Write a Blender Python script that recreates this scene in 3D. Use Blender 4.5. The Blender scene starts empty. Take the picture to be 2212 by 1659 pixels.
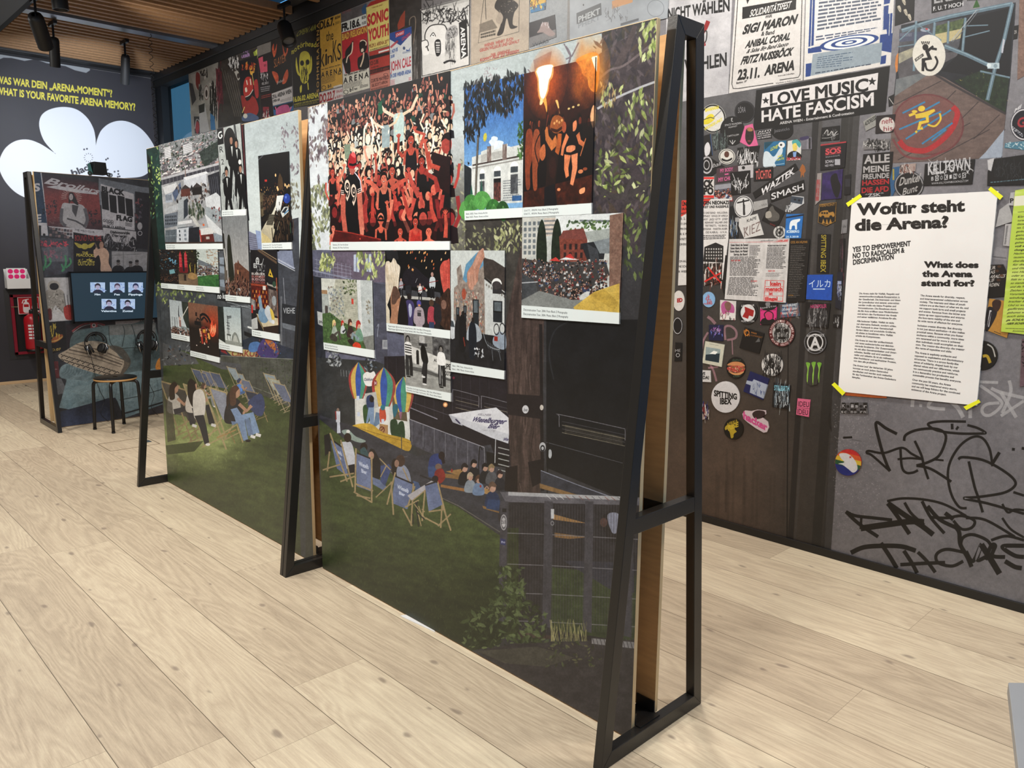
import bpy, bmesh, math, random
import numpy as np
from mathutils import Vector, Matrix

scene = bpy.context.scene
COL = scene.collection
# ------------------------------------------------------------------ camera
FPX, CX, CY = 1683.87, 1106.0, 829.5
EYE = np.array([0.0, 0.0, 1.475])
YAW, PITCH, ROLL = 2.37589025, 0.162279968, -0.00839055858


def cam_axes():
    c, s, cp, sp = math.cos(YAW), math.sin(YAW), math.cos(PITCH), math.sin(PITCH)
    fwd = np.array([c * cp, s * cp, -sp])
    right = np.array([s, -c, 0.0])
    down = np.cross(fwd, right)
    cr, sr = math.cos(ROLL), math.sin(ROLL)
    return np.array([cr * right + sr * down, -sr * right + cr * down, fwd])


RC = cam_axes()
cd = bpy.data.cameras.new('camera')
cam = bpy.data.objects.new('camera', cd)
COL.objects.link(cam)
cd.sensor_fit = 'HORIZONTAL'
cd.sensor_width = 36.0
cd.lens = FPX * 36.0 / 2212.0
cd.clip_start = 0.02
mw = Matrix.Identity(4)
for i in range(3):
    mw[i][0], mw[i][1], mw[i][2], mw[i][3] = RC[0][i], -RC[1][i], -RC[2][i], EYE[i]
cam.matrix_world = mw
scene.camera = cam
# ------------------------------------------------------------------ world, lights, exposure
scene.view_settings.view_transform = 'Standard'
scene.view_settings.look = 'None'
scene.view_settings.gamma = 1.0
scene.view_settings.use_curve_mapping = False
scene.view_settings.exposure = 0.0
wd = bpy.data.worlds.new('dusk_sky')
scene.world = wd
wd.use_nodes = True
wd.node_tree.nodes['Background'].inputs[0].default_value = (0.075, 0.27, 0.56, 1)
wd.node_tree.nodes['Background'].inputs[1].default_value = 2.0


def lamp(name, kind, loc, aim, power, color=(1, .93, .84), size=.3, spot=60, blend=.5):
    l = bpy.data.lights.new(name, kind)
    l.energy = power
    l.color = color
    if kind == 'SPOT':
        l.spot_size = math.radians(spot)
        l.spot_blend = blend
        l.shadow_soft_size = size
    else:
        l.shape = 'DISK'
        l.size = size
    o = bpy.data.objects.new(name, l)
    COL.objects.link(o)
    o.location = loc
    o.rotation_euler = (Vector(aim) - Vector(loc)).to_track_quat('-Z', 'Y').to_euler()
    return o


WARM = (1, .95, .88)
for k, (x, y) in enumerate(((-1.2, .6), (-3.0, .2), (-4.9, .6), (-6.8, .6), (-8.6, 1.0), (-.3, 2.9), (-2.2, 2.8), (-4.2, 2.8))):
    lamp('ceiling_lamp', 'AREA', (x, y, 3.5), (x, y, 0), 42, WARM, .35)
for x in (-1.7, -3.0, -4.5):
    lamp('wall_washer', 'SPOT', (x + .3, -.1, 3.5), (x, 1.8, .95), 120, (1, .98, .95), .12, 75, .9)
lamp('cloud_spot', 'SPOT', (-8.0, 2.6, 2.95), (-10.2, 2.85, 2.75), 170, (.84, .91, 1), .05, 85, .9)
for x in (-5.2, -7.4):
    lamp('added_poster_wash', 'SPOT', (x, 2.3, 3.45), (x - .2, 3.7, 3.0), 44, WARM, .1, 95, .9)  # added wash lamps without fixtures, they brighten the far collage posters
lamp('added_poster_wash', 'SPOT', (-1.2, 1.2, 3.5), (-1.3, 3.7, 1.3), 30, (1, .98, .95), .1, 70, .9)  # one more added wash, unseen, to brighten the near collage

# ------------------------------------------------------------------ helpers: scene objects


def lin(c):
    if isinstance(c, str):
        c = tuple(int(c[i:i + 2], 16) / 255 for i in (0, 2, 4))
    return tuple(x / 12.92 if x <= .04045 else ((x + .055) / 1.055) ** 2.4 for x in c)


def rgb(c):
    if isinstance(c, str):
        return np.array([int(c[i:i + 2], 16) / 255 for i in (0, 2, 4)], np.float32)
    return np.array(c, np.float32)


MATS = {}


def mat(name, c='808080', rough=.5, metal=0., emit=None, estr=1., bump=0., bscale=60., var=0., vscale=(4, 4, 4), coat=0.):
    if name in MATS:
        return MATS[name]
    m = bpy.data.materials.new(name)
    m.use_nodes = True
    nt = m.node_tree
    b = nt.nodes['Principled BSDF']
    col = lin(c) + (1,)
    b.inputs['Base Color'].default_value = col
    b.inputs['Roughness'].default_value = rough
    b.inputs['Metallic'].default_value = metal
    if coat:
        b.inputs['Coat Weight'].default_value = coat
    if emit:
        b.inputs['Emission Color'].default_value = lin(emit) + (1,)
        b.inputs['Emission Strength'].default_value = estr
    tc = nt.nodes.new('ShaderNodeTexCoord')
    mp = nt.nodes.new('ShaderNodeMapping')
    mp.inputs['Scale'].default_value = vscale
    nt.links.new(tc.outputs['Object'], mp.inputs[0])
    n = nt.nodes.new('ShaderNodeTexNoise')
    n.inputs['Detail'].default_value = 5
    nt.links.new(mp.outputs[0], n.inputs['Vector'])
    n.inputs['Scale'].default_value = 3
    if var:
        mx = nt.nodes.new('ShaderNodeMix')
        mx.data_type = 'RGBA'
        mx.inputs[6].default_value = tuple(x * (1 - var) for x in col[:3]) + (1,)
        mx.inputs[7].default_value = tuple(min(1, x * (1 + var)) for x in col[:3]) + (1,)
        nt.links.new(n.outputs['Fac'], mx.inputs[0])
        nt.links.new(mx.outputs[2], b.inputs['Base Color'])
    if bump:
        n2 = nt.nodes.new('ShaderNodeTexNoise')
        n2.inputs['Scale'].default_value = bscale
        nt.links.new(tc.outputs['Object'], n2.inputs['Vector'])
        bp = nt.nodes.new('ShaderNodeBump')
        bp.inputs['Strength'].default_value = bump
        bp.inputs['Distance'].default_value = .002
        nt.links.new(n2.outputs['Fac'], bp.inputs['Height'])
        nt.links.new(bp.outputs[0], b.inputs['Normal'])
    MATS[name] = m
    return m


def put(name, bm, mats, parent=None, loc=None, smooth=False):
    me = bpy.data.meshes.new(name)
    bmesh.ops.recalc_face_normals(bm, faces=bm.faces[:])
    bm.to_mesh(me)
    bm.free()
    for m in (mats if isinstance(mats, (list, tuple)) else [mats]):
        me.materials.append(m)
    if smooth:
        for p in me.polygons:
            p.use_smooth = True
    o = bpy.data.objects.new(name, me)
    COL.objects.link(o)
    if parent:
        o.parent = parent
    if loc is not None:
        o.location = loc
    return o


def tag(o, label=None, cat=None, group=None, kind=None):
    if label:
        o['label'] = label
    if cat:
        o['category'] = cat
    if group:
        o['group'] = group
    if kind:
        o['kind'] = kind
    return o


def empty(name, loc, label=None, cat=None, group=None, rz=0):
    o = bpy.data.objects.new(name, None)
    o.empty_display_size = .1
    COL.objects.link(o)
    o.location = loc
    o.rotation_euler[2] = rz
    return tag(o, label, cat, group)


def bx(bm, x0, x1, y0, y1, z0, z1, bev=0., mi=0):
    vs = [bm.verts.new((x, y, z)) for z in (z0, z1) for y in (y0, y1) for x in (x0, x1)]
    fs = [bm.faces.new([vs[i] for i in f]) for f in ((0, 1, 3, 2), (4, 6, 7, 5), (0, 4, 5, 1), (2, 3, 7, 6), (0, 2, 6, 4), (1, 5, 7, 3))]
    for f in fs:
        f.material_index = mi
    if bev:
        es = list({e for f in fs for e in f.edges})
        bmesh.ops.bevel(bm, geom=es, offset=bev, segments=2, affect='EDGES', profile=.5)
    return fs


def prism(bm, pts, axis, a, b, bev=0., mi=0):
    """extrude the 2-D outline pts along an axis ('x','y','z') from a to b"""
    def P(p, t):
        return {'x': (t, p[0], p[1]), 'y': (p[0], t, p[1]), 'z': (p[0], p[1], t)}[axis]
    lo = [bm.verts.new(P(p, a)) for p in pts]
    hi = [bm.verts.new(P(p, b)) for p in pts]
    fs = [bm.faces.new(lo), bm.faces.new(hi[::-1])]
    n = len(pts)
    for i in range(n):
        fs.append(bm.faces.new((lo[i], hi[i], hi[(i + 1) % n], lo[(i + 1) % n])))
    for f in fs:
        f.material_index = mi
    if bev:
        bmesh.ops.bevel(bm, geom=list({e for f in fs for e in f.edges}), offset=bev, segments=2, affect='EDGES', profile=.5)
    return fs


def tube(bm, pts, r, seg=10, closed=False, mi=0):
    pts = [Vector(p) for p in pts]
    rs = r if isinstance(r, (list, tuple)) else [r] * len(pts)
    rings = []
    n = len(pts)
    up = None
    for i, p in enumerate(pts):
        if closed:
            d = pts[(i + 1) % n] - pts[i - 1]
        else:
            d = pts[min(i + 1, n - 1)] - pts[max(i - 1, 0)]
        d.normalize()
        if up is None:
            up = d.orthogonal().normalized()
        else:
            up = (up - d * up.dot(d)).normalized()
        s = d.cross(up)
        rings.append([bm.verts.new(p + rs[i] * (math.cos(t) * up + math.sin(t) * s)) for t in [2 * math.pi * k / seg for k in range(seg)]])
    for i in range(n if closed else n - 1):
        A, B = rings[i], rings[(i + 1) % n]
        for k in range(seg):
            bm.faces.new((A[k], A[(k + 1) % seg], B[(k + 1) % seg], B[k])).material_index = mi
    if not closed:
        bm.faces.new(rings[0][::-1]).material_index = mi
        bm.faces.new(rings[-1]).material_index = mi


def lathe(bm, prof, c=(0, 0, 0), d=(0, 0, 1), seg=28, mi=0, cap=True):
    """prof: list of (radius, distance along d)"""
    d = Vector(d).normalized()
    u = d.orthogonal().normalized()
    v = d.cross(u)
    rings = []
    for r, h in prof:
        rings.append([bm.verts.new(Vector(c) + d * h + max(r, 1e-5) * (math.cos(t) * u + math.sin(t) * v)) for t in [2 * math.pi * k / seg for k in range(seg)]])
    for A, B in zip(rings, rings[1:]):
        for k in range(seg):
            bm.faces.new((A[k], A[(k + 1) % seg], B[(k + 1) % seg], B[k])).material_index = mi
    if cap:
        bm.faces.new(rings[0][::-1]).material_index = mi
        bm.faces.new(rings[-1]).material_index = mi


def new():
    return bmesh.new()


# ------------------------------------------------------------------ helpers: printing (each printed plane has one sheet of ink)
KI = np.array([[1 / FPX, 0, -CX / FPX], [0, 1 / FPX, -CY / FPX], [0, 0, 1]])
RAY = RC.T @ KI


def hom(src, dst):
    A = []
    for (x, y), (u, v) in zip(src, dst):
        A.append([x, y, 1, 0, 0, 0, -u * x, -u * y, -u])
        A.append([0, 0, 0, x, y, 1, -v * x, -v * y, -v])
    return np.linalg.svd(np.array(A, float))[2][-1].reshape(3, 3)


def app(Hm, pts):
    pts = np.asarray(pts, float)
    q = np.c_[pts, np.ones(len(pts))] @ Hm.T
    return q[:, :2] / q[:, 2:]


def hsh(i, j, s):
    x = np.sin(i * 127.1 + j * 311.7 + s * 74.7) * 43758.5453
    return x - np.floor(x)


def noise(u, v, s=0, octv=4, gain=.5):
    t, a, tot = 0, 1., 0.
    for k in range(octv):
        i, j = np.floor(u), np.floor(v)
        f, g = u - i, v - j
        f = f * f * (3 - 2 * f)
        g = g * g * (3 - 2 * g)
        n = (hsh(i, j, s) * (1 - f) + hsh(i + 1, j, s) * f) * (1 - g) + (hsh(i, j + 1, s) * (1 - f) + hsh(i + 1, j + 1, s) * f) * g
        t = t + a * n
        tot += a
        a *= gain
        u, v, s = u * 2.03 + 11.3, v * 2.03 + 7.7, s + 1
    return t / tot


def sstep(a, b, x):
    t = np.clip((x - a) / (b - a), 0, 1)
    return t * t * (3 - 2 * t)


def mixc(a, b, t):
    return rgb(a) * (1 - t[..., None]) + rgb(b) * t[..., None]


_font = bpy.data.curves.new('glyphs', 'FONT')
_font.resolution_u = 3
_fobj = bpy.data.objects.new('glyphs', _font)
_tc = {}


def glyphs(s, w=0., sp=1.):
    """outline edges (N,4) of a line of lettering and its extents"""
    k = (s, w, sp)
    if k not in _tc:
        _font.body = s
        _font.offset = w
        _font.space_character = sp
        me = bpy.data.meshes.new_from_object(_fobj)
        nv = len(me.vertices)
        co = np.empty(nv * 3, np.float32)
        me.vertices.foreach_get('co', co)
        co = co.reshape(-1, 3)[:, :2]
        cnt = {}
        for p in me.polygons:
            for e in p.edge_keys:
                cnt[e] = cnt.get(e, 0) + 1
        ed = np.array([e for e, c in cnt.items() if c == 1], int).reshape(-1, 2)
        bpy.data.meshes.remove(me)
        _tc[k] = (co[ed[:, 0]], co[ed[:, 1]], co.min(0), co.max(0)) if len(ed) else None
    return _tc[k]


class Plane:
    def __init__(s, O, U, N, u0, u1, v0, v1, res, base='808080'):
        s.O, s.U, s.N, s.V = np.array(O, float), np.array(U, float), np.array(N, float), np.array([0, 0, 1.])
        s.u0, s.u1, s.v0, s.v1, s.res = u0, u1, v0, v1, res
        k = s.N @ (s.O - EYE)
        nA = s.N @ RAY
        s.toUV = np.array([(EYE - s.O) @ s.U * nA + k * (s.U @ RAY), (EYE - s.O) @ s.V * nA + k * (s.V @ RAY), nA])
        s.uvT = np.array([[res, 0, -u0 * res], [0, -res, v1 * res], [0, 0, 1]])
        s.w, s.h = int((u1 - u0) * res), int((v1 - v0) * res)
        s.a = np.empty((s.h, s.w, 3), np.float32)
        s.a[:] = rgb(base)
        s.px = Fr(s, s.uvT @ s.toUV)
        s.m = Fr(s, s.uvT)
        s.mat = None

    def uv(s, pts):
        return app(s.toUV, pts)

    def q(s, *c):
        """frame whose unit square (0,0 top left) is the four corners tl,tr,br,bl in photo pixels"""
        return Fr(s, hom([(0, 0), (1, 0), (1, 1), (0, 1)], app(s.px.G, c)), c)

    def at(s, u, v, d=0.):
        return s.O + s.U * u + s.V * v + s.N * d

    def finish(s, name, rough=.42, gain=1.):
        im = bpy.data.images.new(name, s.w, s.h)
        buf = np.ones((s.h, s.w, 4), np.float32)
        buf[..., :3] = np.clip(s.a[::-1] * gain, 0, 1)
        im.pixels.foreach_set(buf.ravel())
        im.pack()
        nt = s.material(name, rough).node_tree
        nt.nodes['ink'].image = im
        s.a = None

    def material(s, name=None, rough=.42):
        if s.mat is None:
            m = bpy.data.materials.new(name or 'print')
            m.use_nodes = True
            nt = m.node_tree
            t = nt.nodes.new('ShaderNodeTexImage')
            t.name = 'ink'
            t.extension = 'EXTEND'
            nt.links.new(t.outputs[0], nt.nodes['Principled BSDF'].inputs['Base Color'])
            nt.nodes['Principled BSDF'].inputs['Roughness'].default_value = rough
            s.mat = m
        return s.mat


class Fr:
    def __init__(s, P, G, corners=None):
        s.P, s.G, s.c = P, G, corners

    def T(s, pts):
        return app(s.G, pts)

    def sub(s, u0, v0, u1, v1):
        return Fr(s.P, s.G @ np.array([[u1 - u0, 0, u0], [0, v1 - v0, v0], [0, 0, 1.]]))

    def sq(s, tl, tr, br, bl):
        """sub-frame from four corners in this frame"""
        return Fr(s.P, s.G @ hom([(0, 0), (1, 0), (1, 1), (0, 1)], [tl, tr, br, bl]))

    def edges(s, A, B, col, a=1.):
        A, B = s.T(A), s.T(B)
        P = s.P
        x0 = max(0, int(min(A[:, 0].min(), B[:, 0].min())) - 1)
        x1 = min(P.w, int(max(A[:, 0].max(), B[:, 0].max())) + 2)
        y0 = max(0, int(min(A[:, 1].min(), B[:, 1].min())) - 1)
        y1 = min(P.h, int(max(A[:, 1].max(), B[:, 1].max())) + 2)
        w, h = x1 - x0, y1 - y0
        if w <= 0 or h <= 0:
            return
        ss = 3 if w * h < 300000 else (2 if w * h < 900000 else 1)
        ys = y0 + (np.arange(h * ss) + .5) / ss
        ay, by = A[:, 1], B[:, 1]
        r, e = np.nonzero((ay[None] <= ys[:, None]) != (by[None] <= ys[:, None]))
        if not len(r):
            return
        X = A[e, 0] + (ys[r] - ay[e]) / (by[e] - ay[e]) * (B[e, 0] - A[e, 0])
        c = np.clip(np.ceil((X - x0) * ss - .5), 0, w * ss).astype(int)
        hist = np.bincount(r * (w * ss + 1) + c, minlength=h * ss * (w * ss + 1)).reshape(h * ss, w * ss + 1)
        m = (np.cumsum(hist, 1)[:, :-1] & 1).astype(np.float32)
        if ss > 1:
            m = m.reshape(h, ss, w, ss).mean((1, 3))
        s.blend(m, x0, y0, w, h, col, a)

    def blend(s, m, x0, y0, w, h, col, a):
        sl = s.P.a[y0:y0 + h, x0:x0 + w]
        if callable(col):
            gx, gy = np.meshgrid(np.arange(x0, x0 + w) + .5, np.arange(y0, y0 + h) + .5)
            q = np.linalg.inv(s.G) @ np.stack([gx.ravel(), gy.ravel(), np.ones(w * h)])
            c = col((q[0] / q[2]).reshape(h, w), (q[1] / q[2]).reshape(h, w))
            if isinstance(c, tuple):
                m = m * c[1]
                c = c[0]
        else:
            c = rgb(col)
        mm = (m * a)[..., None]
        sl += (c - sl) * mm

    def photo(s, amp=.3, k=40., gam=1.12, sat=1., box=(0, 0, 1, 1), seed=1, asp=1.):
        """photographic grain and contrast over what is printed so far inside box"""
        c = s.T([(box[0], box[1]), (box[2], box[1]), (box[2], box[3]), (box[0], box[3])])
        x0, y0 = np.maximum(np.floor(c.min(0)).astype(int), 0)
        x1, y1 = np.minimum(np.ceil(c.max(0)).astype(int), (s.P.w, s.P.h))
        if x1 <= x0 or y1 <= y0:
            return s
        gx, gy = np.meshgrid(np.arange(x0, x1) + .5, np.arange(y0, y1) + .5)
        q = np.linalg.inv(s.G) @ np.stack([gx.ravel(), gy.ravel(), np.ones(gx.size)])
        u, v = (q[0] / q[2]).reshape(gx.shape), (q[1] / q[2]).reshape(gx.shape)
        m = ((u >= box[0]) & (u <= box[2]) & (v >= box[1]) & (v <= box[3]))[..., None]
        n = .5 * noise(u * k, v * k * asp, seed, 3) + .5 * noise(u * k * 4, v * k * 4 * asp, seed + 5, 2)
        sl = s.P.a[y0:y1, x0:x1]
        o = np.clip(sl, 0, 1) ** gam
        o = o * (1 + amp * 2 * (1.2 - o.mean(-1)) * (n - .5))[..., None]
        o = o.mean(-1, keepdims=True) * (1 - sat) + o * sat
        sl[:] = np.where(m, np.clip(o, 0, 1), sl)
        return s

    def poly(s, pts, col, a=1.):
        pts = np.asarray(pts, float)
        s.edges(pts, np.roll(pts, -1, 0), col, a)
        return s

    def rect(s, u0, v0, u1, v1, col, a=1.):
        return s.poly([(u0, v0), (u1, v0), (u1, v1), (u0, v1)], col, a)

    def fill(s, col, a=1.):
        return s.rect(0, 0, 1, 1, col, a)

    def ell(s, u, v, ru, rv, col, a=1., rot=0., t0=0., t1=6.2832, n=28):
        t = np.linspace(t0, t1, n, endpoint=abs(t1 - t0) < 6.28)
        x, y = ru * np.cos(t), rv * np.sin(t)
        c, q = math.cos(rot), math.sin(rot)
        return s.poly(np.c_[u + x * c - y * q, v + x * q + y * c], col, a)

    def ring(s, u, v, ru, rv, k, col, a=1.):
        t = np.linspace(0, 6.2832, 36, endpoint=False)
        o = np.c_[u + ru * np.cos(t), v + rv * np.sin(t)]
        i = np.c_[u + ru * k * np.cos(t), v + rv * k * np.sin(t)]
        s.edges(np.r_[o, i], np.r_[np.roll(o, -1, 0), np.roll(i, -1, 0)], col, a)
        return s

    def line(s, pts, wd, col, a=1., wv=None):
        """stroke; wd in local u units (wv in v units if the frame is not square); a sequence of widths tapers it"""
        pts = np.asarray(pts, float)
        k = 1. if wv is None else wd / wv
        p = pts * [1, k]
        n = len(p)
        W = np.broadcast_to(np.asarray(wd if np.ndim(wd) else [wd] * n, float), (n,)) / 2
        d = np.gradient(p, axis=0)
        L = np.hypot(d[:, 0], d[:, 1])[:, None] + 1e-9
        nn = np.c_[-d[:, 1], d[:, 0]] / L
        o = np.r_[p + nn * W[:, None], (p - nn * W[:, None])[::-1]] / [1, k]
        return s.poly(o, col, a)

    def curve(s, pts, wd, col, a=1., n=8, closed=False, wv=None):
        return s.line(spline(pts, n, closed), wd, col, a, wv)

    def blob(s, pts, col, a=1., n=6):
        return s.poly(spline(pts, n, True), col, a)

    def text(s, t, u0, v0, u1, v1, col, w=0., it=0., a=1., cap=True, sp=1.):
        """lettering stretched over u0..u1; capital height (or whole outline) over v0..v1"""
        g = glyphs(t, w, sp)
        if g is None:
            return s
        A, B, lo, hi = g
        y0, y1 = (0., .729) if cap else (lo[1], hi[1])
        sx = (u1 - u0) / (hi[0] - lo[0])
        sy = (v1 - v0) / (y1 - y0)

        def f(p):
            u = u0 + (p[:, 0] - lo[0]) * sx
            v = v1 - (p[:, 1] - y0) * sy
            return np.c_[u + it * (v1 - v), v]
        s.edges(f(A), f(B), col, a)
        return s

    def lines(s, L, u0, v0, dv, hgt, k, col, w=0., it=0., a=1.):
        """left-aligned lines at natural widths; k = local u per font unit"""
        for i, t in enumerate(L):
            g = glyphs(t, w)
            if g:
                s.text(t, u0, v0 + i * dv, u0 + (g[3][0] - g[2][0]) * k, v0 + i * dv + hgt, col, w, it, a)
        return s

    def dashes(s, u0, v0, u1, v1, n, col, a=.8, seed=1, fillr=.55, rag=.3, wl=(.03, .1)):
        """unreadably small print"""
        R = random.Random(seed)
        dv = (v1 - v0) / n
        for i in range(n):
            u, e = u0, u1 - (u1 - u0) * rag * R.random()
            while u < e:
                l = R.uniform(*wl) * (u1 - u0)
                s.rect(u, v0 + i * dv, min(e, u + l), v0 + (i + fillr) * dv, col, a)
                u += l + .018 * (u1 - u0)
        return s

    def leaves(s, n, box, size, cols, seed=1, asp=.35, ang=(0, 6.28), test=None, a=1., fall=None):
        R = random.Random(seed)
        x0, y0, x1, y1 = box
        for i in range(n):
            x, y = R.uniform(x0, x1), R.uniform(y0, y1)
            if test is not None and not test(x, y):
                continue
            z = R.uniform(size[0], size[1])
            t = R.uniform(*ang)
            c, q = math.cos(t) * z, math.sin(t) * z
            p = [(x + c * k - q * j * asp, y + q * k + c * j * asp) for k, j in ((-1, 0), (-.3, .9), (.4, .7), (1, 0), (.4, -.7), (-.3, -.9))]
            s.poly(p, cols[R.randrange(len(cols))], a * R.uniform(.7, 1))
        return s

    def heads(s, n, box, size, skin, hair, body, seed=1, arms=.0, grow=1.6):
        """a packed crowd, back rows first"""
        R = random.Random(seed)
        x0, y0, x1, y1 = box
        ps = sorted((R.uniform(y0, y1), R.uniform(x0, x1)) for i in range(n))
        for y, x in ps:
            t = (y - y0) / (y1 - y0 + 1e-9)
            z = size * (1 + (grow - 1) * t) * R.uniform(.85, 1.15)
            sk, hr, bd = R.choice(skin), R.choice(hair), R.choice(body)
            s.poly([(x - z * 1.3, y + z * 3.4), (x - z * 1.1, y + z * 1.4), (x, y + z * .9), (x + z * 1.1, y + z * 1.4), (x + z * 1.3, y + z * 3.4)], bd)
            if R.random() < arms:
                q = R.choice((-1, 1))
                s.line([(x + q * z * 1.1, y + z * 1.8), (x + q * z * R.uniform(1.4, 2.2), y - z * .2), (x + q * z * R.uniform(.6, 2.4), y - z * 2.6)], z * .55, sk)
            s.ell(x, y - z * .15, z * .85, z * 1.15, hr, n=12)
            s.ell(x + z * .1, y + z * .15, z * .62, z * .9, sk, n=12)
        return s


def spline(pts, n=8, closed=False):
    p = np.asarray(pts, float)
    m = len(p)
    out = []
    for i in range(m if closed else m - 1):
        a, b, c, d = (p[(i - 1) % m], p[i], p[(i + 1) % m], p[(i + 2) % m]) if closed else (p[max(i - 1, 0)], p[i], p[i + 1], p[min(i + 2, m - 1)])
        for t in np.arange(n) / n:
            out.append(.5 * ((2 * b) + (c - a) * t + (2 * a - 5 * b + 4 * c - d) * t * t + (3 * b - a - 3 * c + d) * t ** 3))
    if not closed:
        out.append(p[-1])
    return np.array(out)


def circ(x, y, rx, ry, n=32, rot=0.):
    return [(x + rx * math.cos(t) * math.cos(rot) - ry * math.sin(t) * math.sin(rot), y + rx * math.cos(t) * math.sin(rot) + ry * math.sin(t) * math.cos(rot)) for t in [2 * math.pi * k / n for k in range(n)]]


LIFT = {}
PAPER = mat('paper_edge', 'd8d6d0', .7)


def sheet(P, name, outline, th=.0008, label=None, cat=None, group=None, parent=None, edge=None, lift=None, clip=None):
    """a flat printed thing lying on plane P: outline in photo pixels (or metres when clip='m')"""
    uv = np.asarray(outline, float) if clip == 'm' else P.uv(outline)
    k = id(P)
    if hasattr(P, 'lim'):
        uv[:, 0] = np.clip(uv[:, 0], *P.lim)
    LIFT[k] = LIFT.get(k, 0) + 1
    d0 = (.0004 + LIFT[k] * .00004) if lift is None else lift
    bm = new()
    L = bm.loops.layers.uv.new('UVMap')
    area = sum(uv[i][0] * uv[(i + 1) % len(uv)][1] - uv[(i + 1) % len(uv)][0] * uv[i][1] for i in range(len(uv)))
    if area < 0:
        uv = uv[::-1]
    c = uv.mean(0)
    base = Vector(P.at(c[0], c[1], 0))
    fr = [bm.verts.new(Vector(P.at(u, v, d0 + th)) - base) for u, v in uv]
    bk = [bm.verts.new(Vector(P.at(u, v, d0)) - base) for u, v in uv]
    f = bm.faces.new(fr)
    n = len(uv)
    for i in range(n):
        bm.faces.new((fr[i], bk[i], bk[(i + 1) % n], fr[(i + 1) % n])).material_index = 1
    bm.faces.new(bk[::-1]).material_index = 1
    for lp, (u, v) in zip(f.loops, uv):
        lp[L].uv = ((u - P.u0) / (P.u1 - P.u0), (v - P.v0) / (P.v1 - P.v0))
    o = put(name, bm, [P.material(), edge or PAPER])
    o.location = base - (Vector(parent.location) if parent else Vector((0, 0, 0)))
    if parent:
        o.parent = parent
    return tag(o, label, cat, group)

# ------------------------------------------------------------------ the printed planes
PX0, PX1, PY, PH = -5.115, -1.318, 1.795, 2.104
P = Plane((0, PY, 0), (1, 0, 0), (0, -1, 0), -5.13, -1.30, 0.0, 2.12, 880, '3a3f38')
WY, WTOP = 3.729, 3.466
W1 = Plane((0, WY, 0), (1, 0, 0), (0, -1, 0), -9.17, -3.42, 0.0, 3.48, 380, '6a6866')
W2 = Plane((0, WY, 0), (1, 0, 0), (0, -1, 0), -3.42, 0.4, 0.0, 3.48, 760, '8b8a89')
SA, SB = np.array([-7.344, 1.690, 0]), np.array([-7.460, 3.560, 0])
SU = (SB - SA) / np.linalg.norm(SB - SA)
SN = np.array([SU[1], -SU[0], 0])
S = Plane(SA, SU, SN, -.01, 1.875, 0.0, 2.125, 430, '2a2c33')
S.lim = (.004, 1.864)
BX = -10.22
B = Plane((BX, 0, 0), (0, 1, 0), (1, 0, 0), -1.2, 3.80, 0.0, 3.60, 260, '3c3c44')

# ------------------------------------------------------------------ the room
black = mat('black_ceiling_paint', '17181a', .7)


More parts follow.
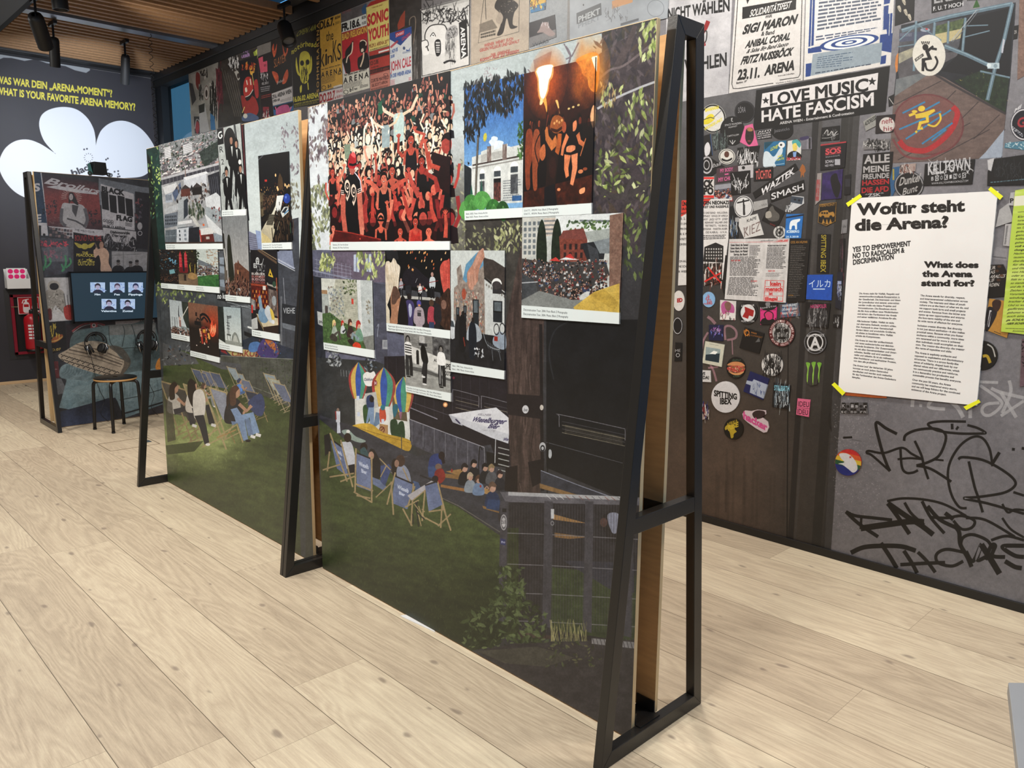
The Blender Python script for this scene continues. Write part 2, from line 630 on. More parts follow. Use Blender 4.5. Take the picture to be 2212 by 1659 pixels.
def wood_floor():
    m = bpy.data.materials.new('oak_planks')
    m.use_nodes = True
    nt = m.node_tree
    N, Lk = nt.nodes.new, nt.links.new
    bs = nt.nodes['Principled BSDF']
    tc = N('ShaderNodeTexCoord')
    sep = N('ShaderNodeSeparateXYZ')
    Lk(tc.outputs['Object'], sep.inputs[0])

    def ma(op, a, b=None, c=None):
        n = N('ShaderNodeMath')
        n.operation = op
        for i, x in enumerate((a, b, c)):
            if x is None:
                continue
            if isinstance(x, (int, float)):
                n.inputs[i].default_value = x
            else:
                Lk(x, n.inputs[i])
        return n.outputs[0]
    PW, PL = .2885, 2.2
    row = ma('DIVIDE', ma('SUBTRACT', sep.outputs[1], .605), PW)
    ri = ma('FLOOR', row)
    fr = ma('SUBTRACT', row, ri)
    off = ma('FRACT', ma('MULTIPLY', ma('SINE', ma('MULTIPLY', ri, 12.9898)), 43758.5))
    colx = ma('ADD', ma('DIVIDE', sep.outputs[0], PL), off)
    ci = ma('FLOOR', colx)
    fc = ma('SUBTRACT', colx, ci)
    wn = N('ShaderNodeTexWhiteNoise')
    wn.noise_dimensions = '2D'
    cv = N('ShaderNodeCombineXYZ')
    Lk(ri, cv.inputs[0])
    Lk(ci, cv.inputs[1])
    Lk(cv.outputs[0], wn.inputs['Vector'])
    # board-local coordinates
    pv = N('ShaderNodeCombineXYZ')
    Lk(ma('MULTIPLY', sep.outputs[0], 1.), pv.inputs[0])
    Lk(ma('ADD', sep.outputs[1], 0.), pv.inputs[1])
    Lk(ma('MULTIPLY', wn.outputs['Value'], 37.), pv.inputs[2])

    def nz(scale, vec, detail=6, rough=.6, dist=0.):
        mp = N('ShaderNodeMapping')
        mp.inputs['Scale'].default_value = vec
        Lk(pv.outputs[0], mp.inputs[0])
        n = N('ShaderNodeTexNoise')
        n.inputs['Scale'].default_value = scale
        n.inputs['Detail'].default_value = detail
        n.inputs['Roughness'].default_value = rough
        n.inputs['Distortion'].default_value = dist
        Lk(mp.outputs[0], n.inputs['Vector'])
        return n.outputs['Fac']
    cloud = nz(1., (.55, 4.2, 1.), 4, .42, .25)                       # cathedral figure: rings of a stretched noise field
    rings = ma('FRACT', ma('MULTIPLY', cloud, 26.))
    rings = ma('ABSOLUTE', ma('SUBTRACT', rings, .5))
    rings = ma('MULTIPLY', rings, 2.)
    fine = nz(1., (9., 240., 1.), 5, .65)
    mott = nz(1., (2.5, 9., 1.), 5, .6)
    speck = nz(1., (60., 260., 1.), 3, .7)
    g = ma('ADD', ma('MULTIPLY', rings, .15), ma('MULTIPLY', fine, .48))
    g = ma('ADD', g, ma('MULTIPLY', mott, .34))
    g = ma('ADD', g, ma('MULTIPLY', speck, .22))
    g = ma('ADD', g, ma('MULTIPLY', ma('SUBTRACT', wn.outputs['Value'], .5), .22))
    ramp = N('ShaderNodeValToRGB')
    e = ramp.color_ramp.elements
    e[0].position, e[0].color = .22, lin('9a8873') + (1,)
    e[1].position, e[1].color = .84, lin('dfd0b3') + (1,)
    k = e.new(.56)
    k.color = lin('c5b399') + (1,)
    Lk(g, ramp.inputs[0])
    # knots
    mp = N('ShaderNodeMapping')
    mp.inputs['Scale'].default_value = (3.4, 7.5, 1)
    Lk(pv.outputs[0], mp.inputs[0])
    wob = N('ShaderNodeTexNoise')
    wob.inputs['Scale'].default_value = 9.
    Lk(pv.outputs[0], wob.inputs['Vector'])
    ad = N('ShaderNodeVectorMath')
    ad.operation = 'MULTIPLY_ADD'
    Lk(wob.outputs['Color'], ad.inputs[0])
    ad.inputs[1].default_value = (.22, .22, 0)
    Lk(mp.outputs[0], ad.inputs[2])
    vo = N('ShaderNodeTexVoronoi')
    vo.voronoi_dimensions = '2D'
    vo.inputs['Scale'].default_value = 1.
    Lk(ad.outputs[0], vo.inputs['Vector'])
    vsep = N('ShaderNodeSeparateColor')
    Lk(vo.outputs['Color'], vsep.inputs[0])
    rad = ma('MULTIPLY', ma('MAXIMUM', ma('SUBTRACT', vsep.outputs[0], .55), 0.), .16)
    kn = N('ShaderNodeMapRange')
    kn.interpolation_type = 'SMOOTHSTEP'
    Lk(ma('SUBTRACT', vo.outputs['Distance'], rad), kn.inputs[0])
    kn.inputs[1].default_value = -.03
    kn.inputs[2].default_value = .05
    kn.inputs[3].default_value = .62
    kn.inputs[4].default_value = 0.
    kf = ma('MULTIPLY', kn.outputs[0], ma('GREATER_THAN', vsep.outputs[0], .66))
    mk = N('ShaderNodeMix')
    mk.data_type = 'RGBA'
    Lk(kf, mk.inputs[0])
    Lk(ramp.outputs[0], mk.inputs[6])
    mk.inputs[7].default_value = lin('75655a') + (1,)
    # joints
    ej = ma('MINIMUM', fr, ma('SUBTRACT', 1., fr))
    eb = ma('MULTIPLY', ma('MINIMUM', fc, ma('SUBTRACT', 1., fc)), PL / PW)
    jf = ma('LESS_THAN', ej, .0045)
    jb = ma('MULTIPLY', ma('LESS_THAN', eb, .003), .6)
    jn = N('ShaderNodeMix')
    jn.data_type = 'RGBA'
    Lk(ma('MAXIMUM', jf, jb), jn.inputs[0])
    Lk(mk.outputs[2], jn.inputs[6])
    jn.inputs[7].default_value = lin('6a5b48') + (1,)
    Lk(jn.outputs[2], bs.inputs['Base Color'])
    bs.inputs['Roughness'].default_value = .55
    bp = N('ShaderNodeBump')
    bp.inputs['Strength'].default_value = .25
    bp.inputs['Distance'].default_value = .002
    Lk(ma('SUBTRACT', g, ma('MULTIPLY', jf, 1.)), bp.inputs['Height'])
    Lk(bp.outputs[0], bs.inputs['Normal'])
    return m


bm = new()
bx(bm, -10.22, 4.0, -5.0, 3.729, -.1, 0)
tag(put('floor', bm, wood_floor()), kind='structure')

# right wall: printed collage, the far bay ends at the corner window
bm = new()
L = bm.loops.layers.uv.new('UVMap')
for pl, mi, ua, ub in ((W1, 0, -9.158, -3.42), (W2, 1, -3.42, .4)):
    vs = [bm.verts.new((u, WY, v)) for u, v in ((ua, .04), (ub, .04), (ub, WTOP), (ua, WTOP))]
    f = bm.faces.new(vs)
    f.material_index = mi
    for lp in f.loops:
        lp[L].uv = ((lp.vert.co.x - pl.u0) / (pl.u1 - pl.u0), (lp.vert.co.z - pl.v0) / (pl.v1 - pl.v0))
me = bpy.data.meshes.new('wall_right')
# body behind the paper
bx(bm, -9.158, .4, WY + .0005, WY + .10, 0, 3.75, mi=2)
bm.to_mesh(me)
bm.free()
for m in (W1.material('collage_print_far', .5), W2.material('collage_print_near', .5), mat('grey_wall_paint', '77767a', .7)):
    me.materials.append(m)
o = bpy.data.objects.new('wall_right', me)
COL.objects.link(o)
tag(o, kind='structure')
bm = new()
bx(bm, -9.158, 4.0, WY - .012, WY - .0003, 0, .041, .002)
tag(put('baseboard_right', bm, mat('black_skirting', '1a1918', .45)), kind='structure')

# back wall with the printed question
bm = new()
L = bm.loops.layers.uv.new('UVMap')
vs = [bm.verts.new((BX, y, z)) for y, z in ((-1.2, .03), (3.70, .03), (3.70, 3.575), (-1.2, 3.575))]
f = bm.faces.new(vs)
for lp in f.loops:
    lp[L].uv = ((lp.vert.co.y - B.u0) / (B.u1 - B.u0), (lp.vert.co.z - B.v0) / (B.v1 - B.v0))
bx(bm, BX - .12, BX - .0005, -5.0, 3.9, 0, 3.9, mi=1)
me = bpy.data.meshes.new('wall_back')
bm.to_mesh(me)
bm.free()
me.materials.append(B.material('question_print', .6))
me.materials.append(mat('dark_wall_paint', '232327', .7))
o = bpy.data.objects.new('wall_back', me)
COL.objects.link(o)
tag(o, kind='structure')
bm = new()
bx(bm, BX, BX + .018, -5.0, 3.70, 0, .032, .003)
tag(put('baseboard_back', bm, mat('oak_skirting', 'd8b890', .5, var=.15, vscale=(4, 1, 30))), kind='structure')
# corner edging strip and dark corner post
bm = new()
bx(bm, BX - .01, BX + .012, 3.70, 3.712, 0, 3.585)
tag(put('trim_1', bm, mat('edge_profile', '4a4648', .4, .6)), kind='structure')
bm = new()
bx(bm, BX, -10.03, 3.74, 3.86, 0, 3.6)
bx(bm, -10.03, -9.1, 3.80, 3.90, 3.47, 3.75)
bx(bm, -10.03, -9.1, 3.80, 3.86, 0, .06)
fr_ = put('window_1', bm, mat('dark_window_frame', '101419', .5))
tag(fr_, kind='structure')
gm = bpy.data.materials.new('window_glass')
gm.use_nodes = True
nt = gm.node_tree
nt.nodes.remove(nt.nodes['Principled BSDF'])
tr, gl, mx = nt.nodes.new('ShaderNodeBsdfTransparent'), nt.nodes.new('ShaderNodeBsdfGlossy'), nt.nodes.new('ShaderNodeMixShader')
mx.inputs[0].default_value = .12
gl.inputs['Roughness'].default_value = 0.0
tr.inputs[0].default_value = (.50, .50, .46, 1)
nt.links.new(tr.outputs[0], mx.inputs[1])
nt.links.new(gl.outputs[0], mx.inputs[2])
nt.links.new(mx.outputs[0], nt.nodes['Material Output'].inputs[0])
bm = new()
bx(bm, -10.03, -9.1, 3.825, 3.833, .06, 3.47)
put('pane', bm, gm, fr_)
bm = new()
bx(bm, -9.86, -9.1, 4.3, 4.36, 3.40, 3.46)
bx(bm, -9.86, -9.80, 4.3, 4.36, 3.34, 3.46)
put('awning_rail', bm, mat('outside_steel', '101820', .5), fr_)

# glazed front further along, beyond the picture
gm2 = gm.copy()
gm2.name = 'clear_glass'
[n for n in gm2.node_tree.nodes if n.type == 'BSDF_TRANSPARENT'][0].inputs[0].default_value = (.9, .93, .95, 1)
bm = new()
for x in (.4, 1.6, 2.8, 3.94):
    bx(bm, x, x + .06, WY, WY + .08, 0, 3.6)
bx(bm, .4, 4.0, WY, WY + .08, 0, .06)
bx(bm, .4, 4.0, WY, WY + .08, 3.44, 3.6)
w2 = tag(put('window_2', bm, mat('dark_window_frame')), kind='structure')
bm = new()
bx(bm, .46, 3.94, WY + .03, WY + .038, .06, 3.44)
put('pane', bm, gm2, w2)

# ceiling: plain soffit, black void, bays of timber slats
bm = new()
bx(bm, -10.22, 4.0, -5.0, 3.9, 3.86, 3.95)
ceil = tag(put('ceiling', bm, black), kind='structure')
bm = new()
bx(bm, -10.10, 4.0, -5.0, 1.92, 3.60, 3.66)
put('plain_soffit', bm, mat('grey_soffit', '62666e', .6), ceil)
slat = mat('slat_timber', 'a37d59', .5, var=.2, vscale=(3, 30, 3))
bm = new()
x = -9.94
R = random.Random(4)
while x < -1.5:
    if not (-8.50 < x < -8.19 or -6.66 < x < -6.36):
        bx(bm, x - .021, x + .021, 1.97, 3.70, 3.60, 3.665, .002)
    x += .1185
put('timber_slats', bm, slat, ceil)
bm = new()
bx(bm, -10.1, 4.0, 1.92, 1.965, 3.60, 3.86)
bx(bm, -10.22, -9.98, -5.0, 3.74, 3.66, 3.86)
put('ceiling_edge', bm, black, ceil)
bm = new()
bx(bm, -8.46, -8.31, 1.97, 3.71, 3.605, 3.64)
put('cable_tray', bm, mat('tray_metal', '9aa0ac', .35, .7), ceil)
bm = new()
bx(bm, -10.22, 4.0, 3.705, 3.90, 3.535, 3.66, .006)
tag(put('trim_2', bm, mat('dark_beam', '26272a', .5)), kind='structure')
bm = new()
bx(bm, -10.22, 4.0, 3.722, 3.90, 3.462, 3.535)
tag(put('trim_3', bm, black), kind='structure')
bm = new()
bx(bm, -10.215, -10.06, -5.0, 3.70, 3.60, 3.66, .006)
tag(put('trim_4', bm, mat('dark_beam'), None), kind='structure')
# the wall behind the viewer and the window wall on the far side
bm = new()
bx(bm, -10.22, 4.0, -5.1, -5.0, 0, 3.9)
tag(put('wall_front', bm, mat('pale_wall', 'b9b6b0', .8)), kind='structure')
bm = new()
bx(bm, 4.0, 4.1, -5.0, 3.9, 0, .9)
bx(bm, 4.0, 4.1, -5.0, 3.9, 3.3, 3.9)
for y in (-5.0, -2.2, .6, 3.4):
    bx(bm, 4.0, 4.1, y, y + .12, .9, 3.3)
tag(put('wall_left', bm, mat('dark_wall_paint')), kind='structure')

# ------------------------------------------------------------------ free-standing exhibit walls
steel = mat('black_steel', '2d2b29', .30, .30, bump=.08, bscale=140)
ply = mat('plywood_face', 'c69c6a', .5, var=.25, vscale=(3, 3, 22))
plyedge = mat('plywood_edge', 'dcbd8c', .55, var=.18, vscale=(60, 60, 2))


def a_frame(root, x0, x1, mirror=1, oy=0.):
    """one trestle in the plane between x0 and x1; y measured from the root"""
    def Y(y):
        return y + oy

    def part(name, pts, w=None):
        b = new()
        a, c = (x0, x1) if w is None else w
        prism(b, [(Y(p[0]), p[1]) for p in pts], 'x', a, c, .0015)
        return put(name, b, steel, root)
    part('front_leg', [(1.842, 2.115), (1.880, 2.07), (1.658, .046), (1.612, 0)])
    part('back_leg', [(1.969, 2.115), (1.931, 2.07), (2.087, .046), (2.133, 0)])
    part('top_bar', [(1.842, 2.115), (1.969, 2.115), (1.931, 2.07), (1.880, 2.07)])
    part('base_bar', [(1.612, 0), (2.133, 0), (2.087, .046), (1.658, .046)])
    part('cross_bar', [(1.7315, .740), (2.0335, .740), (2.0375, .692), (1.7265, .692)])


def exhibit_wall(x0, x1, fl, fr_, label):
    root = empty('exhibit_stand', ((x0 + x1) / 2, 1.87, 0), label, 'exhibit stand')
    cx = root.location.x

    def rel(o):
        o.location = (-cx, -1.87, 0)
        return o
    b = new()
    bx(b, x0, x1, PY, PY + .015, .004, PH, .001)
    f = rel(put('front_panel', b, [plyedge], root))
    mu = sheet(P, 'mural_print', [(x0 + .001, .005), (x1 - .001, .005), (x1 - .001, PH - .002), (x0 + .001, PH - .002)], th=.0003, lift=0.0, clip='m', edge=plyedge)
    mu.location = Vector(mu.location) - Vector((cx, 1.87, 0)) + Vector((cx, 1.87, 0))
    mu.parent = f
    b = new()
    bx(b, x0, x1, 1.913, 1.928, .046, PH - .01, .001)
    fs = b.faces[:]
    for q in fs:
        q.normal_update()
        if abs(q.normal.x) > .9 or abs(q.normal.z) > .9:
            q.material_index = 1
    rel(put('back_panel', b, [ply, plyedge], root))
    for a, c, side in ((fl[0], fl[1], 1), (fr_[0], fr_[1], -1)):
        n0 = set(root.children)
        a_frame(root, a, c)
        for o in set(root.children) - n0:
            o.location = (-cx, -1.87, 0)
        xi = c if side == 1 else a
        for z in (.046, .70):
            b = new()
            e = xi + side * .07
            bx(b, min(xi - side * .02, e), max(xi - side * .02, e), PY + .016, 1.912, z, z + .004)
            bx(b, min(xi, e), max(xi, e), PY + .016, PY + .020, z, z + .04)
            bx(b, min(xi, e), max(xi, e), 1.908, 1.912, z, z + .04)
            rel(put('bracket', b, steel, root))
    return root


near = exhibit_wall(-3.158, -1.323, (-3.203, -3.176), (-1.322, -1.290), 'near exhibit wall with the festival crowd picture, on two black trestles')
far = exhibit_wall(-5.106, -3.240, (-5.140, -5.112), (-3.231, -3.207), 'far exhibit wall with the aerial city picture, on two black trestles')

# the wall standing across, with monitor and printed sofa
srot = math.atan2(SU[1], SU[0]) - math.pi / 2
sw = empty('exhibit_stand', tuple(SA), 'exhibit wall standing across the room, printed with posters and a sofa', 'exhibit stand')
b = new()
Ls = 1.868


def sbox(bm, u0, u1, d0, d1, z0, z1, mi=0):
    vs = []
    for z in (z0, z1):
        for d in (d0, d1):
            for u in (u0, u1):
                q = SU * u + SN * d
                vs.append(bm.verts.new((q[0], q[1], z)))
    for f in ((0, 1, 3, 2), (4, 6, 7, 5), (0, 4, 5, 1), (2, 3, 7, 6), (0, 2, 6, 4), (1, 5, 7, 3)):
        bm.faces.new([vs[i] for i in f]).material_index = mi


sbox(b, 0, Ls, -.015, 0, .004, 2.119)
sp = put('front_panel', b, plyedge, sw)
smu = sheet(S, 'mural_print', [(0.001, .005), (Ls - .001, .005), (Ls - .001, 2.117), (0.001, 2.117)], th=.0003, lift=0.0, clip='m', edge=plyedge)
smu.location = Vector(smu.location) - Vector(SA)
smu.parent = sp
b = new()
sbox(b, 0, Ls, -.118, -.103, .046, 2.10)
put('back_panel', b, plyedge, sw)
for e in (0, 1):
    yy = -.036 if e == 0 else None
    for nm, pts in (('front_leg', [(-7.385, 2.12), (-7.420, 2.075), (-7.176, .046), (-7.133, 0)]), ('back_leg', [(-7.521, 2.12), (-7.488, 2.075), (-7.655, .046), (-7.70, 0)]),
                    ('top_bar', [(-7.521, 2.12), (-7.385, 2.12), (-7.42, 2.075), (-7.488, 2.075)]), ('base_bar', [(-7.70, 0), (-7.133, 0), (-7.176, .046), (-7.655, .046)]),
                    ('cross_bar', [(-7.601, .738), (-7.259, .738), (-7.253, .688), (-7.605, .688)])):
        b = new()
        dx = 0 if e == 0 else SB[0] - SA[0]
        y0, y1 = (1.656, 1.688) if e == 0 else (SB[1] + .002, SB[1] + .034)
        prism(b, [(p[0] + dx, p[1]) for p in pts], 'y', y0, y1, .0015)
        o = put(nm, b, steel, sw)
        o.location = (-SA[0], -SA[1], 0)

# ------------------------------------------------------------------ the garden mural on the two exhibit walls (photo pixels)
X=P.px
GREENS=['5c6e3a','76894a','93a35a','4a5a34','aab56e','3c4a2e']
PURP=['6a5c66','7a6b72','5b4f58','84767a','94888c']
def shade(c1,c2,f=40.,s=0,fy=None,o=4):
 fy=fy or f
 return lambda u,v:mixc(c1,c2,noise(u/f,v/fy,s,o))
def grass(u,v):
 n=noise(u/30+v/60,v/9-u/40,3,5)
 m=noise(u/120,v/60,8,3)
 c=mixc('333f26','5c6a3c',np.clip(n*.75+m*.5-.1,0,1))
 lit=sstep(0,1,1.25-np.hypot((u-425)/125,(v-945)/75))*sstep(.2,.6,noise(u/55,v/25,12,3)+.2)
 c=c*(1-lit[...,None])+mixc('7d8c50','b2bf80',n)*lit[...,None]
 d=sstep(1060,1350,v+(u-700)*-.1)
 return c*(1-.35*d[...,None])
 # far panel
X.poly([(312,300),(660,210),(660,1260),(312,1040)],shade('34383b','4c5154',45,2))
X.poly([(480,280),(650,234),(652,560),(540,545)],lambda u,v:mixc('aebabd','c9d3d3',sstep(240,480,v)+.05*noise(u/9,v/9)))
X.poly([(312,316),(350,306),(362,700),(330,700)],shade('12302c','2c4a42',14,5,30))
X.poly([(318,330),(326,345),(333,420),(345,560),(352,700),(330,740),(318,540)],shade('101512','1f2c24',12,3))
X.leaves(70,(316,312,350,470),(1.5,5),['a9c46a','4f7a52','7ea35f','2f5a4c','3b6552'],5,.4,(1.0,2.2))
X.leaves(26,(337,362,349,396),(1.5,4.5),['c8dc7e','b4d06c','dfe9a0'],6,.4,(.6,2.4))
X.leaves(130,(606,262,645,420),(2.5,7),['7b6f7a','8d828a','6c626c','9a9298'],7,.38,(1.0,2.1),lambda x,y:noise(np.array(x/17.),np.array(y/26.),4,2)>.50-(x-625)/110)
X.leaves(60,(622,395,645,450),(2.5,6),['6f6a62','8a8a74','7d7a6c','97977f'],17,.4,(1.0,2.1))
X.leaves(8,(605,312,618,326),(1.5,3),['8d828a'],3,.4,(1.2,1.9))
X.poly([(521.5,266),(527.5,264.5),(540,545),(533.5,545)],'2a1c20')
X.line([(522,268),(527,330),(531,420)],2.2,'6d3138')
X.poly([(535,498),(561,510),(568,541),(540,541)],shade('6f7188','8d93a8',10,4))
for k in range(7):
 X.line([(537,512+k*4.5),(560,517+k*4.2)],.8,'4f5064')
X.poly([(552,497),(563,500),(566,541),(558,541)],'8fa0c4')
X.poly([(600,480),(645,470),(652,800),(604,800)],shade('3a3d44','50555f',30,6))
X.poly([(598,541),(631,540),(636,582),(600,566)],'7f88a0')
X.line([(600,560),(637,580)],3,'a9b0c2')
X.line([(601,566),(637,585)],1.2,'d3d8e0')
X.line([(612,600),(616,660)],1,'9a9ea8')
X.poly([(471,540),(491,540),(495,655),(476,640)],shade('4c5157','6a7076',12,3))
for y in(556,575,604):
 X.poly([(474,y),(484,y),(486,y+16),(475,y+14)],'8d99a6')
X.poly([(330,612),(480,640),(545,655),(545,760),(345,760)],shade('3b4044','5a6064',22,9))
X.leaves(170,(336,612,442,662),(2,6),['9aab60','b9c57c','6f8148','54633a','86965a'],9,.4,(.8,2.3),lambda x,y:y<650+12*math.sin(x/8.))
for x in range(345,640,9):
 X.line([(x,640+(x-345)*.09),(x+5,770)],.7,'2a2d30',.5)
X.poly([(462,622),(489,630),(489,652),(470,648)],'24282b')
X.text('no ko',470,632.5,489,645,'dfe6e8',.02)
X.line([(490,652),(542,666)],1.5,'8a9297')
X.text('waren wesch',498,658,541,663,'aeb6ba',.0,-.15)
X.poly([(522,664),(545,668),(548,715),(526,705)],shade('53595e','757c82',9,2))
X.poly([(527,715),(546,722),(546,732),(528,724)],'1d1f22')
X.poly([(535,704),(545,707),(545.5,711),(535,708)],'d9dedd')
X.poly([(607,655),(641,662),(642,706),(610,698)],'2b2f36')
X.text('VIEHE',612,664,637,677,'c4cad0',.0)
X.poly([(606,640),(609,640),(610,760),(606,740)],'6b6f75')
X.poly([(610,697),(640,704),(640,716),(611,708)],'6f767f')
# graffiti wall
X.poly([(477,752),(548,726),(640,756),(640,790),(477,775)],shade('22303a','3a3f55',12,3))
X.poly([(480,748),(552,758),(552,776),(500,768)],'b3a66e')
X.text('CIRKUS',500,756,558,770,'8f4a3c',.03,.1)
X.blob([(540,742),(556,738),(566,748),(552,760),(538,758)],'4f79b0')
X.blob([(566,735),(584,728),(600,748),(598,772),(566,772),(556,758)],'4b3e78')
X.blob([(572,733),(590,738),(596,756),(586,752)],'b26a3a')
X.line([(580,740),(588,752),(594,742)],2.5,'c27b40')
X.leaves(40,(560,730,606,772),(1,4),['5a4f8a','7d4a4a','b08a50','2f2d42','39608e'],31,.6)
X.poly([(476,752),(486,755),(492,766),(478,760)],'8a2c30')
X.poly([(452,779),(482,786),(482,794),(453,786)],'4d78b5')
X.poly([(464,770),(482,774),(482,778),(466,776)],'c9cdb8')
# concrete wall
X.poly([(476,768),(640,776),(632,880),(520,850),(478,806)],lambda u,v:mixc('42453f','62655e',noise(u/25,v/14,4,5)))
for k in range(9):
 X.line([(486+k*16,770+k),(490+k*16,800+k*8)],.8,'2e312c',.6)
X.line([(476,768),(640,776)],1.2,'8c8f85')
X.line([(520,826),(628,866)],1.2,'7a7d72')
X.leaves(120,(560,776,636,850),(1,3.5),['3a4a30','2b3526','4c5a3c'],12)
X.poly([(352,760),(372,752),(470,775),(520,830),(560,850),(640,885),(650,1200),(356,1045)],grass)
X.poly([(352,740),(420,770),(430,786),(352,790)],shade('4a4d50','66696a',8,2))
X.leaves(60,(352,742,420,790),(1,5),['23282c','8a8f92','5a4038','3d5a7a','14181a'],42)
X.leaves(60,(372,690,470,760),(1,3),['23282c','6a7074','a9afb0','44484a'],43)
X.poly([(430,775),(520,786),(522,800),(480,798)],'55585c')
R=random.Random(2)
for i in range(900):
 x,y=R.uniform(358,650),R.uniform(800,1200)
 if y<770+(x-360)*.35 or y>1043+.555*(x-363):
  continue
 l=R.uniform(2,6)
 lit=math.hypot((x-425)/125,(y-945)/75)<1
 X.line([(x,y),(x+R.uniform(-1.5,1.5),y-l)],.7,R.choice(['b9c886','93a35e','6d7c40']if lit else['55643a','3c482a','6d7c4c','47542e']),.55)
def chair(x,y,h,lean,fab,st='8d7a58',w=None,flip=1):
 """a deck chair seen from behind its back rest; x,y foot, h height in pixels"""
 w=w or h*.42
 tx,ty=x-lean*flip,y-h
 X.poly([(tx,ty),(tx+w,ty+h*.1),(x+w*1.05,y-h*.28),(x+w*.1,y-h*.36)],fab)
 X.line([(tx,ty-2),(x+h*.1,y+2)],max(1.2,h*.028),st)
 X.line([(tx+w,ty+h*.1-2),(x+w+h*.1,y+h*.1)],max(1.2,h*.028),st)
 X.line([(x+w*1.1,y-h*.45),(x+w*.2,y+h*.02)],max(1,h*.022),st)
 X.line([(x-w*.2,y-h*.02),(x+w*.9,y-h*.25)],max(1,h*.025),st)
 X.line([(x+w*.1,y+h*.06),(x+w*1.2,y-h*.12)],max(1,h*.022),st)
 X.line([(tx,ty),(tx+w,ty+h*.1)],max(1,h*.03),st)
def who(x,y,h,hair,top,leg,skin='b08a72',long=True):
 """a seated figure seen from the side; x,y seat"""
 X.blob([(x-h*.18,y),(x-h*.16,y-h*.42),(x,y-h*.55),(x+h*.16,y-h*.4),(x+h*.16,y)],top)
 X.line([(x+h*.1,y-h*.4),(x+h*.3,y-h*.22),(x+h*.42,y-h*.36)],h*.09,skin)
 X.ell(x+h*.03,y-h*.70,h*.10,h*.15,skin)
 X.blob([(x-h*.12,y-h*(.38 if long else .62)),(x-h*.13,y-h*.74),(x,y-h*.88),(x+h*.1,y-h*.8),(x+h*.02,y-h*.68),(x+h*.02,y-h*(.40 if long else .62))],hair)
 X.line([(x,y),(x+h*.42,y-h*.12),(x+h*.55,y+h*.36)],h*.17,leg)
 X.line([(x+h*.53,y+h*.38),(x+h*.66,y+h*.42)],h*.08,'dadada')
for x,y,h in((452,840,50),(470,845,52),(520,846,52),(534,862,54),(588,852,56),(598,862,56),(610,878,62),(505,826,44),(440,838,46),(428,830,44)):
 chair(x,y+10,h,h*.35,R.choice(['6a7288','8d9aa0','a3a79a','556078']),'a09274')
who(440,862,40,'5a463c','c3c8c8','8a8f92')
who(517,850,38,'3e4a66','5a8ad0','4a6a9a',long=False)
chair(546,905,62,18,'3a4152')
X.blob([(536,868),(562,850),(572,872),(566,898),(548,892)],'3d4a70')
for x,y,h,f in((376,935,112,'59564f'),(402,950,116,'4a4742')):
 chair(x,y,h,30,f,'9b8a66',40)
chair(432,958,128,36,'8d8b66','a99a72',44)
who(376,890,74,'35291f','b9b6ae','33343c')
who(416,888,76,'2b211c','c9c4bb','2a2c34')
X.blob([(405,830),(412,818),(420,826),(426,862),(418,880),(408,862)],'241b18')
X.blob([(418,850),(436,842),(444,866),(440,900),(420,902)],'d2cfc8')
X.poly([(420,898),(440,896),(446,920),(452,955),(442,960),(432,925)],'262a34')
X.ell(449,960,5,3,'e8e8e6')
chair(478,945,108,26,'8f95a4','a99a72',36)
who(500,912,78,'3d2e28','26262c','6d84a6')
who(508,906,84,'5a3f32','2a2a30','7f9abd')
X.poly([(498,884),(512,880),(528,905),(536,950),(526,952),(514,915)],'7d96ba')
X.ell(536,952,6,3,'1c1c20')
X.line([(468,946),(510,928)],2.6,'a9885a')
X.line([(496,930),(508,958)],1.4,'9a7a50')
X.poly([(356,860),(372,870),(380,950),(362,955)],'33312c',.6)
X.poly([(358,962),(440,952),(420,975),(362,982)],'2f3a20',.7)
# near panel: tree, sky and buildings
X.poly([(655,230),(1436,30),(1376,1620),(690,1240)],shade('353538','46464a',50,4))
X.poly([(660,232),(720,218),(730,560),(680,560)],lambda u,v:mixc('c3ccd2','e4eaee',noise(u/12,v/30,3)))
X.leaves(420,(662,222,722,420),(3,9),PURP+['7c7670','9d9690'],11,.36,(1.1,2.0),lambda x,y:noise(np.array(x/16.),np.array(y/30.),9,3)>.40+(.13 if y>345 else 0))
X.leaves(260,(668,400,722,545),(3,9),['7d8262','9da37c','6b705a','aeb58e','5e6556'],12,.36,(1.1,2.1),lambda x,y:noise(np.array(x/18.),np.array(y/30.),29,3)>.42)
X.poly([(970,155),(1300,72),(1300,200),(1010,260),(1006,480),(974,480)],lambda u,v:mixc('a9b4b4','c6d0d2',noise(u/40,v/40,2,2)*.6+.4*sstep(150,300,v)))
X.poly([(974,300),(1006,290),(1006,545),(974,545)],lambda u,v:mixc('c2cacb','6a685f',sstep(300,470,v)*.9+.15*noise(u/6,v/8)))
X.leaves(160,(974,320,1006,545),(3,8),['8f9174','a9aa86','6a6a56','b7b894','7c7a70'],13,.38,(.6,2.5),lambda x,y:noise(np.array(x/14.),np.array(y/22.),5,3)>.62-(y-320)/700)
X.poly([(1152,130),(1192,110),(1180,185),(1160,190)],shade('8d8388','a19a9c',12,3))
X.leaves(30,(1045,145,1075,175),(2,5),['a9a4a6','9a9498'],19)
for pts,w in(([(1222,100),(1232,120),(1226,150),(1234,172)],4),([(1250,92),(1240,112),(1234,122),(1222,128)],3),([(1218,94),(1230,118)],2.5),([(1140,150),(1156,168),(1168,184)],2.5)):
 X.curve(pts,w,'7d747c')
X.line([(1120,190),(1250,155),(1345,90),(1436,40)],[4,7,10,14],'6a6468')
X.line([(1180,182),(1300,145),(1380,92)],[1,3,5],'8a8488')
X.poly([(1330,92),(1436,46),(1380,560),(1284,470),(1290,120)],lambda u,v:mixc('352f36','5f5456',noise(u/26,v/26,6,5)))
